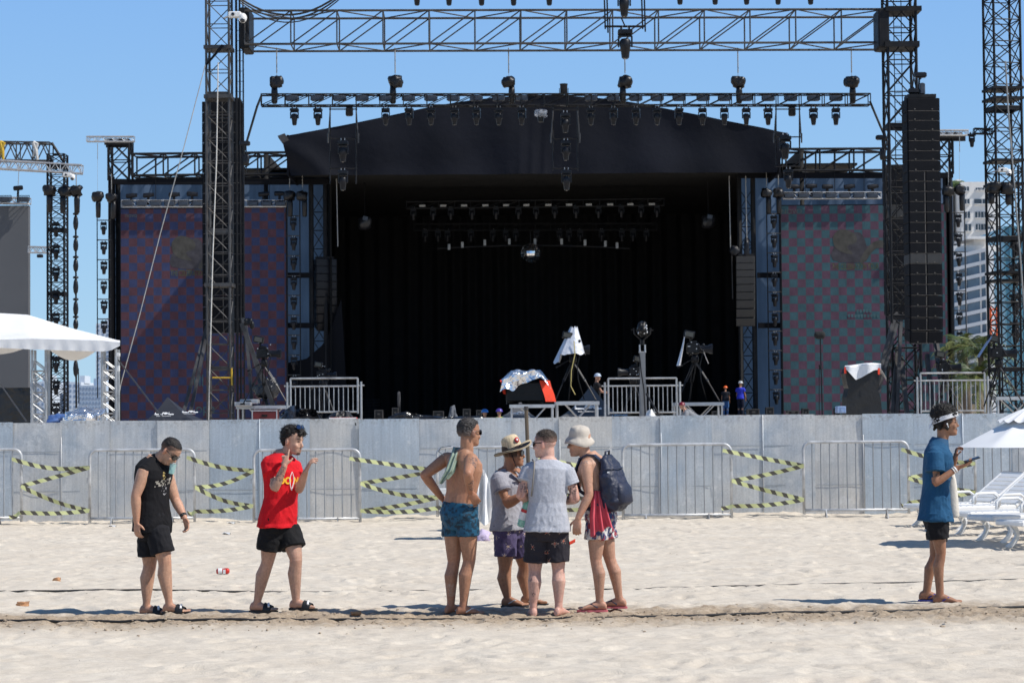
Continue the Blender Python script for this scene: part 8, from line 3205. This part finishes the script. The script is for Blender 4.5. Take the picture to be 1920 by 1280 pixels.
mb.lathe([(.0452, .0), (.0452, .028)], c, 18, rb_, cap=False)
mb.build('label_band', MAT('red_label', (.55, .03, .03), .5), root, True)
Y6 = gY(1125, 1148)
J = mk(Y6)
fc = 150
jd = dict(hip=J(1124, 972), neck=J(1103, 851), shL=J(1099, 872, -.13), shR=J(1097, 872, .18), elL=J(1105, 926, -.20), wrL=J(1083.5, 972, -.22), elR=J(1080, 915, .16), wrR=J(1085, 886, .10),
    knL=J(1117, 1048, -.08), anL=J(1125, 1130, -.07), knR=J(1143, 1046, .09), anR=J(1162, 1124, .12), toeL=V((-.95, .05, 0)), toeR=V((-.9, .25, 0)), soleL=.018, soleR=.018,
    hipL=J(1119, 979, -.08), hipR=J(1131, 979, .08), bow=V((.028, -.01, 0)))
frame_j(J, jd, fc)
p6 = p = Person('bare chested man in beige bucket hat and floral trunks wearing a backpack', V((jd['anL'].x + .1, Y6, 0)), (.50, .285, .195), fc, jd, .98, 1.0)
hd = Head(J(1086.5, 829, -.0), V((-.97, .14, -.10)), V((-.1, 0, 1)), 1.06)
p.body(hd, .0, 1.0)
hand(p.mb, jd['wrL'], V((-.12, -.05, -1)), V((.3, .9, 0)), V((-.95, 0, 0)), 26, 3, 1.05)
hand(p.mb, jd['wrR'], V((-.1, -.3, .9)), V((.8, 0, 0)), V((0, -1, .2)), 55, 2, 1.0)
p.tattoo(jd['shL'] + V((.0, -.04, .05)), .045, -.04, 41, (.05, .10, .13), .6, 55)
p.tattoo(jd['shL'] + V((.05, -.02, .06)), .03, -.04, 43, (.05, .10, .13), .6, 55)
def stub6(cols, x, y, z, hm, co):
 return blend(cols, np.where(hm & (y > -.02), np.clip((-.035 - z) / .03, 0, 1), 0) * .25, (.13, .09, .07))
p.finish_body(stub6, cover=dict(torso=(-.3, .17), leg=.39))
def floral(cols, co, no):
 a = fbm(co * (34, 34, 26), 2, 4)
 b = fbm(co * (30, 30, 24) + 30, 2, 8)
 c_ = fbm(co * 26 + 70, 2, 12)
 cols = blend(cols, np.clip((a - .02) * 8, 0, 1), (.05, .065, .16))
 cols = blend(cols, np.clip((b - .28) * 8, 0, 1), (.30, .045, .06))
 return blend(cols, np.clip((c_ - .40) * 8, 0, 1), (.50, .34, .27))
p.shorts('swim_trunks', (.62, .60, .58), .19, .46, .012, .112, floral, .007, 13, NYLON)
for o in list(p.root.children):
 pass
mb = MB()
mb.loft([p.ring(t, np.interp(t, [q[0] for q in TORSO], [q[1] for q in TORSO]) * p.bs * p.bw + .017, np.interp(t, [q[0] for q in TORSO], [q[2] for q in TORSO]) * p.bs * p.bw + .017) for t in (.155, .205)])
mb.build('waistband', MAT('navy_band', (.03, .035, .07), .8), p.root, True)
p.glasses(.030, .020, .004, .098)
PINKS = MAT('pink_sole', (.50, .12, .14), .6)
NAVYS = MAT('navy_strap', (.02, .022, .05), .6)
for sd in 'LR':
 p.sole(sd, PINKS, NAVYS, .018)
hu = (hd.u - hd.f * .14 + V((0, -.16, 0))).normalized()
rm = tilt_mat(hu)
hc = hd.L(0, -.006, .045)
mb = MB()
prof = [(.150, -.052), (.151, -.048), (.135, -.025), (.112, .002), (.106, .012), (.103, .03), (.100, .06), (.092, .088), (.070, .104), (.03, .109), (.003, .109)]
rings = []
for r_, z_ in prof:
 rg_ = []
 for k_ in range(40):
  a = 2 * math.pi * k_ / 40
  dent = .006 * float(vnoise(np.array([[math.cos(a) * 3, math.sin(a) * 3, z_ * 40]]), 3)[0])
  wv = .012 * math.sin(3 * a + 1) * max(0, (r_ - .105) / .05)
  rg_.append(hc + rm @ V(((r_ + dent) * math.cos(a) * 1.0, (r_ + dent) * math.sin(a) * .91, z_ * .95 + wv + dent * .6)))
 rings.append(rg_)
mb.loft(rings)
mb.loft([[q - hu * .006 for q in rg_] for rg_ in rings[:5]], False)
mb.build('bucket_hat', MAT('beige_cotton', (.52, .465, .40), .9, 0, .08, 12, bump=.5, bscale=40, bdist=.006), p.root, True)
NAVY = MAT('navy_nylon', (.012, .017, .042), .55, 0, .2, 6, bump=.5, bscale=14, bdist=.02)
NAVY2 = MAT('navy_trim', (.02, .028, .06), .5, 0, .2, 6)
bk = (-p.f).normalized()
bc = p.spine(.56)
root = thing('backpack', 'dark navy backpack on the back of the man in the bucket hat', 'backpack', bc)
sd, fw, up = p.axes(.6)
upb = (up * .9 + V((.12, 0, .1))).normalized()
sdb = (sd - upb * sd.dot(upb)).normalized()
bkd = sdb.cross(upb)
bkd = bkd if bkd.dot(bk) > 0 else -bkd
mb = MB()
rings = []
for v, a, d0, d1 in ((-.265, .10, .10, .20), (-.245, .145, .085, .245), (-.18, .165, .085, .29), (-.06, .168, .085, .285), (.06, .160, .09, .245), (.15, .145, .10, .205), (.21, .12, .10, .175), (.245, .07, .11, .15)):
 c = bc + upb * v
 rg_ = []
 for k_ in range(24):
  a_ = 2 * math.pi * k_ / 24
  cx, sx = math.cos(a_), math.sin(a_)
  rg_.append(c + sdb * a * math.copysign(abs(cx) ** .6, cx) + bkd * ((d0 + d1) / 2 + (d1 - d0) / 2 * math.copysign(abs(sx) ** .7, sx)))
 rings.append(rg_)
mb.loft(rings)
out, co, no = remesh(mb, .007, 3, lambda co, no: .010 * fbm(co * 13, 3, 5))
out.vertices.foreach_set('co', (co - np3(root.location)).astype(np.float32).ravel())
out.materials.clear()
out.materials.append(NAVY)
out.name = 'bag_body'
o = bpy.data.objects.new('bag_body', out)
COL.objects.link(o)
o.parent = root
mb = MB()
rings = []
for v, a, d0, d1 in ((-.22, .10, .22, .285), (-.19, .12, .22, .325), (-.06, .12, .22, .315), (-.01, .10, .2, .285)):
 c = bc + upb * v
 rings.append([c + sdb * a * math.copysign(abs(math.cos(q)) ** .6, math.cos(q)) + bkd * ((d0 + d1) / 2 + (d1 - d0) / 2 * math.copysign(abs(math.sin(q)) ** .7, math.sin(q))) for q in (2 * math.pi * k_ / 20 for k_ in range(20))])
mb.loft(rings)
mb.build('front_pocket', NAVY, root, True)
mb = MB()
for v0, o_ in ((.12, .0), (-.02, .005)):
 pts = [bc + upb * (v0 - .02 * abs(math.cos(q)) * 0) + sdb * .155 * math.cos(q) + bkd * (.17 + (.075 + o_) * math.sin(q)) for q in np.linspace(-.1, math.pi + .1, 18)]
 mb.tube(pts, .006, 6)
mb.build('zip', NAVY2, root, True)
mb = MB()
mb.tube([bc + upb * .22 + bkd * .12 + sdb * -.03, bc + upb * .275 + bkd * .13 + sdb * -.025, bc + upb * .28 + bkd * .14 + sdb * .025, bc + upb * .22 + bkd * .13 + sdb * .03], .010, 8)
mb.build('grab_handle', NAVY2, root, True)
for sg, nm in ((-1, 'L'), (1, 'R')):
 sh = jd['sh' + nm]
 top = p.spine(.93).lerp(sh, .52) + Z * .062
 pts = [bc + upb * .19 + sdb * sg * .08 + bkd * .115, top + bk * .07 - Z * .002, top + Z * .006, top - bk * .075 - Z * .03, p.spine(.68) - bk * .150 + sdb * sg * .12, p.spine(.45) - bk * .10 + sdb * sg * .165, bc + upb * -.2 + sdb * sg * .15 + bkd * .09]
 mb = MB()
 for (a, b) in zip(pts, pts[1:]):
  mb.sbar(a, b + (b - a).normalized() * .008, .05, .014, sdb)
 mb.build('shoulder_strap', NAVY2, root)
mb = MB()
mb.box(bc + sdb * (-.14) + upb * .08 + bkd * .20, (.02, .006, .03))
mb.build('small_logo', LOGO, root)
mb = MB()
def pk(u, v):
 xt = 1111 + 18 * u
 pts = [J(1112 + 16 * u, 919 + 1.5 * u, -.17), J(1109 + 26 * u, 940, -.21), J(1106 + 36 * u, 968, -.225), J(1109 + 42 * u - 2, 990 + 16 * (1 - u) ** 1.5 - 3 * u + 2.5 * math.sin(u * 14), -.23)]
 s_ = v * 3
 i = min(2, int(s_))
 q = pts[i].lerp(pts[i + 1], s_ - i)
 q.y += (.028 * math.sin(u * 17 + v * 2) + .014 * math.sin(u * 31)) * (.35 + .65 * v)
 return q
mb.grid(pk, 34, 24)
mb.grid(lambda u, v: V(pk(u, v)) + V((0, .045, 0)), 34, 24)
tag(mb.build('pink_shirt', MAT('pink_cotton', (.62, .085, .115), .85, 0, .12, 7, bump=.4, bscale=25, bdist=.01), None, True, J(1120, 920, -.2)), 'coral pink shirt hanging from the waist of the man with the backpack', 'shirt')
Y7 = gY(1752, 1130)
J = mk(Y7)
fc = -12
jd = dict(hip=J(1758, 962), neck=J(1763, 828), shR=J(1752, 850, -.16), shL=J(1769, 851, .15), elR=J(1754.5, 905, -.22), wrR=J(1795, 877, -.20), elL=J(1777, 900, .12), wrL=J(1791, 858, .0),
    knR=J(1764, 1036, -.08), anR=J(1762, 1117, -.08), knL=J(1753, 1042, .08), anL=J(1735.5, 1117, .09), toeR=V((.97, -.15, 0)), toeL=V((.97, -.05, 0)), soleR=.014, soleL=.014,
    hipR=J(1756, 969, -.085), hipL=J(1760, 969, .085), bow=V((-.03, 0, 0)))
frame_j(J, jd, fc)
p7 = p = Person('thin man in blue shirt with white headband looking up from his phone', V((jd['anR'].x - .05, Y7, 0)), (.34, .175, .105), fc, jd, .92, 1.03)
hd = Head(J(1774, 792), V((.985, -.15, .02)), V((.03, 0, 1)), 1.07)
p.body(hd, .0, .92, lm=.94)
hand(p.mb, jd['wrR'], V((.85, -.05, .3)), V((-.25, .25, .9)), V((.2, .9, .1)), 16, 4, 1.05, bends=[12, 16, 20, 24])
hand(p.mb, jd['wrL'], V((.2, .1, .95)), V((.9, .2, -.2)), V((0, -.9, .4)), 62, 1, 1.0)
def moust(cols, x, y, z, hm, co):
 m = np.where(hm & (y > .06), np.exp(-((z + .052 + .22 * np.abs(x)) / .008) ** 2) * (np.abs(x) < .034), 0)
 cols = blend(cols, m * .95, (.012, .010, .009))
 m = np.where(hm & (y < .055), np.clip((z + .065 - 1.0 * np.clip(y + .01, 0, .1)) / .015, 0, 1), 0)
 return blend(cols, m * .85, (.013, .011, .010))
p.finish_body(moust, cover=dict(torso=(-.3, .96), leg=.52, sleeve=.62))
MAT_BLUE = (.017, .082, .175)
def bluepaint(cols, co, no):
 sd, fw, up = p7.axes(.6)
 d = co - np3(p7.spine(.6))
 u, w_ = d @ np3(sd), d @ np3(fw)
 m = (w_ > .05) & (np.abs(u + .01) < .006)
 cols = blend(cols, m * .6, (.012, .05, .13))
 sh = np3(p7.J['shR'])
 q = d @ np3(up)
 pk_ = (w_ > .03) & (np.abs(u - .09) < .05) & (np.abs(np.abs(q - .08) - .05) < .004)
 return blend(cols, pk_ * .5, (.012, .05, .13))
def shirt7():
 return p.shirt('button_shirt', MAT_BLUE, -.10, .62, .026, .022, 0, bluepaint, False, .013, .985, True, 8)
shirt7()
mb = MB()
sd, fw, up = p.axes(.98)
for sg in (-1, 1):
 def col_(u, v):
  a = sg * (math.pi * .5 - u * math.pi * .92)
  c = p.spine(1.0 - .02 * v) - fw * .006
  r_ = .074 + .020 * v
  drop = .012 + .034 * v + (.03 * v if u > .75 else 0)
  return c + sd * r_ * math.cos(math.pi / 2 + a + math.pi / 2 - math.pi / 2) * 0 + (sd * math.sin(u * math.pi) * sg * r_ + fw * (-math.cos(u * math.pi)) * r_ * 1.05) + up * (.042 - drop)
 mb.grid(col_, 14, 4)
 mb.grid(lambda u, v: V(col_(u, v)) * 1.0 + V((0, 0, .003)), 14, 4)
mb.build('collar', MAT('blue_collar', MAT_BLUE, .85, 0, .1, 9), p.root, True)
p.shorts('shorts', (.012, .012, .014), .12, .60, .016, .100, None, .010, 15)
def afro(mb, h):
 rg = random.Random(4)
 M3 = Matrix((h.x, h.f, h.u)).transposed()
 for i in range(170):
  th = rg.uniform(0, 2 * math.pi)
  ph = math.acos(rg.uniform(.05, 1))
  x, y, z = math.sin(ph) * math.cos(th), math.sin(ph) * math.sin(th), math.cos(ph)
  s_ = rg.uniform(.012, .024)
  mb.ell(h.L(x * .088, -.014 + y * .106, .060 + z * .094), (s_, s_, s_), None, 8, 6)
 for i in range(40):
  th = rg.uniform(math.pi * .9, math.pi * 2.1)
  mb.ell(h.L(.07 * math.cos(th), -.015 + .09 * math.sin(th), rg.uniform(-.06, .03)), (.014, .014, .016), None, 8, 6)
p.hair((.011, .0095, .009), .012, .040, -.065, .070, .006, rs=90, extra=afro, temple=.03, strands=1600, slen=.020)
WB = MAT('white_towelling', (.80, .80, .82), .9, 0, .04, 20, bump=.4, bscale=70, bdist=.004)
mb = MB()
def hb(u, v, off=0):
 a = 2 * math.pi * u
 y = math.sin(a)
 z = .045 + .034 * y + .026 * (v - .5) * 2 * (.75 + .3 * (y < 0) * -y)
 return hd.L((.094 + off) * math.cos(a), -.010 + (.110 + off) * y, z)
mb.grid(hb, 48, 5)
mb.grid(lambda u, v: hb(u, v, .008), 48, 5)
mb.build('headband', WB, p.root, True)
mb = MB()
mb.grid(lambda u, v: hd.L(-.03 + .075 * u + .01, -.108 - .035 * v + .006 * math.sin(u * 6), .028 - .082 * v * (.6 + .4 * u)), 8, 8)
mb.grid(lambda u, v: hd.L(-.03 + .075 * u + .016, -.112 - .036 * v + .006 * math.sin(u * 6), .028 - .082 * v * (.6 + .4 * u)), 8, 8)
mb.build('headband_tail', WB, p.root, True)
p.glasses(.026, .018, .002, .100, clear('clear_lens', (.7, .75, .8), .12, .05), MAT('thin_metal', (.35, .3, .25), .3, .8), .008, 'glasses')
mb = MB()
mb.ell(hd.L(.084, .004, -.012), (.009, .009, .009))
mb.limb([hd.L(.087, .006, -.014), hd.L(.088, .014, -.042)], [.004, .0035], 8)
mb.build('earphone', WHITE_PLASTIC, p.root, True)
mb = MB()
w0, w1 = jd['wrR'], jd['elR']
ax = (w1 - w0).normalized()
mb.tube([w0 + ax * .018, w0 + ax * .034], .0325, 16)
mb.tube([w0 + ax * .042, w0 + ax * .052], .034, 16)
mb.build('wristband', WHITE_PLASTIC, p.root, True)
BLUEF = MAT('blue_flip_flop', (.03, .04, .28), .5)
for sd in 'RL':
 p.sole(sd, BLUEF, BLUEF, .014)
hdv = V((.85, -.05, .3)).normalized()
c = jd['wrR'] + hdv * .145 + V((0, .0, .030))
root = thing('mobile_phone', 'dark mobile phone held flat in the hand of the man in the blue shirt', 'phone', c)
rm = Matrix.Rotation(R(-18), 3, 'Y') @ Matrix.Rotation(R(8), 3, 'X')
mb = MB()
mb.rbox(c, (.150, .075, .009), .003, rm)
mb.build('phone_body', BLACK_PLASTIC, root)
mb = MB()
mb.box(c + rm @ V((0, 0, .0052)), (.140, .068, .0015), rm)
mb.build('phone_screen', LENS_M, root)
c = J(1786, 930, .10)
root = thing('tote_bag', 'cream cloth bag hanging before the belly of the man in the blue shirt', 'bag', c)
mb = MB()
rings = []
for y, x0_, x1_ in ((886, 1781, 1789), (900, 1776, 1793), (925, 1774, 1796), (950, 1774, 1798), (966, 1778, 1799), (970, 1784, 1797)):
 a, b = J(x0_, y, -.02), J(x1_, y, -.02)
 rings.append([a, V((a.x * .3 + b.x * .7, a.y - .02, a.z)), b, V((b.x, b.y + .2, b.z)), V((a.x, a.y + .2, a.z))])
mb.loft(rings)
mb.build('bag_body', MAT('cream_canvas', (.66, .62, .55), .9, 0, .08, 8, bump=.5, bscale=25, bdist=.01), root, True)
mb = MB()
mb.tube([J(1781, 890, .08), J(1776, 865, .15), J(1770, 838, .16)], .010, 6)
mb.build('bag_strap', bpy.data.materials['cream_canvas'], root, True)
def worker(label, px, py_head, py_foot, Y, shirt_c, trouser_c, helmet, facing=90, crouch=False, skin=(.36, .19, .12), arms=0):
 k = Y / 4000
 top, ft = P(px, py_head, Y), P(px, py_foot, Y)
 Ht = top.z - ft.z
 s_ = Ht / 1.78
 jd = dict()
 f = V((math.cos(R(facing)), math.sin(R(facing)), 0))
 rt = V((f.y, -f.x, 0))
 b = V((top.x, Y, ft.z))
 lean = f * (.42 * s_ if crouch else 0)
 jd['hip'] = b + Z * .93 * s_
 jd['neck'] = b + Z * (1.48 - (.22 if crouch else 0)) * s_ + lean
 for sd, sg in (('R', 1), ('L', -1)):
  jd['sh' + sd] = jd['neck'] - Z * .08 * s_ + rt * sg * .18 * s_
  jd['el' + sd] = jd['sh' + sd] - Z * .28 * s_ + rt * sg * .05 * s_ + f * (.06 + arms * .1) * s_
  jd['wr' + sd] = jd['el' + sd] - Z * (.24 - arms * .2) * s_ + f * (.06 + arms * .2) * s_
  jd['hip' + sd] = jd['hip'] + rt * sg * .09 * s_ - Z * .03
  jd['kn' + sd] = b + Z * .5 * s_ + rt * sg * .1 * s_ + f * .02
  jd['an' + sd] = b + Z * .09 * s_ + rt * sg * .1 * s_
  jd['toe' + sd] = f
 jd['hipside'] = rt
 jd['shside'] = rt
 p = Person(label, V((b.x, Y, ft.z)), skin, facing, jd, 1.0, s_, voxel=.014)
 hdd = Head(jd['neck'] + Z * .17 * s_ + f * (.03 + (.1 if crouch else 0)) * s_, f - Z * (.6 if crouch else .05), Z, s_)
 p.body(hdd, 0, 1, False)
 for sd in 'LR':
  p.mb.limb([jd['wr' + sd], jd['wr' + sd] - Z * .13 * s_ + f * .02], [.032 * s_, .022 * s_], 8)
  p.mb.limb([jd['an' + sd] - Z * .05 * s_ - f * .05 * s_, jd['an' + sd] - Z * .055 * s_ + f * .17 * s_], [.04 * s_, .036 * s_], 8)
 p.finish_body(cover=dict(torso=(-.3, .95), leg=1.0, sleeve=.5))
 p.shirt('shirt', shirt_c, -.08, .5, .02, .01, 0, None, False, .01)
 p.shorts('trousers', trouser_c, .12, 1.0, .015, .085)
 mb = MB()
 for sd in 'LR':
  mb.limb([jd['kn' + sd], jd['an' + sd]], [.075 * s_, .06 * s_], 10)
 mb.build('trouser_leg', MAT('trouser_%d' % len(bpy.data.materials), trouser_c, .8), p.root, True)
 mb = MB()
 r_ = .125 * s_
 c = hdd.c + Z * .035 * s_
 mb.lathe([(r_ * 1.18, -.0), (r_ * 1.05, .02 * s_), (r_, .05 * s_), (r_ * .8, .10 * s_), (r_ * .4, .125 * s_), (.01, .13 * s_)], c, 14)
 mb.build('cap' if crouch else 'helmet', MAT('helmet_%d' % len(bpy.data.materials), helmet, .35), p.root, True)
 return p
worker('stage worker in orange helmet, dark shirt and jeans on the deck', 1360, 724, 779, 101.2, (.015, .017, .025), (.06, .14, .32), (.75, .12, .02), 80)
worker('stage worker in grey helmet and bright blue shirt on the deck', 1388, 715, 780, 100.8, (.035, .05, .50), (.012, .014, .03), (.45, .48, .50), 60)
worker('crouching worker in dark red cap and grey shirt behind the fence', 1304, 744, 830, 56, (.22, .23, .25), (.03, .03, .04), (.16, .008, .022), 190, True, (.5, .28, .2))
worker('worker in white helmet in the shade beside the foil covered camera', 1119, 701, 790, 76, (.008, .008, .010), (.008, .008, .01), (.42, .50, .62), 0, False, (.4, .22, .15), 1)
worker('worker in blue helmet mostly hidden behind the fence', 909, 768, 860, 66, (.01, .01, .012), (.01, .01, .012), (.03, .18, .55), 90)
worker('worker in purple helmet and yellow vest mostly hidden behind the fence', 936, 767, 855, 64, (.45, .6, .05), (.01, .01, .012), (.07, .04, .30), 90)
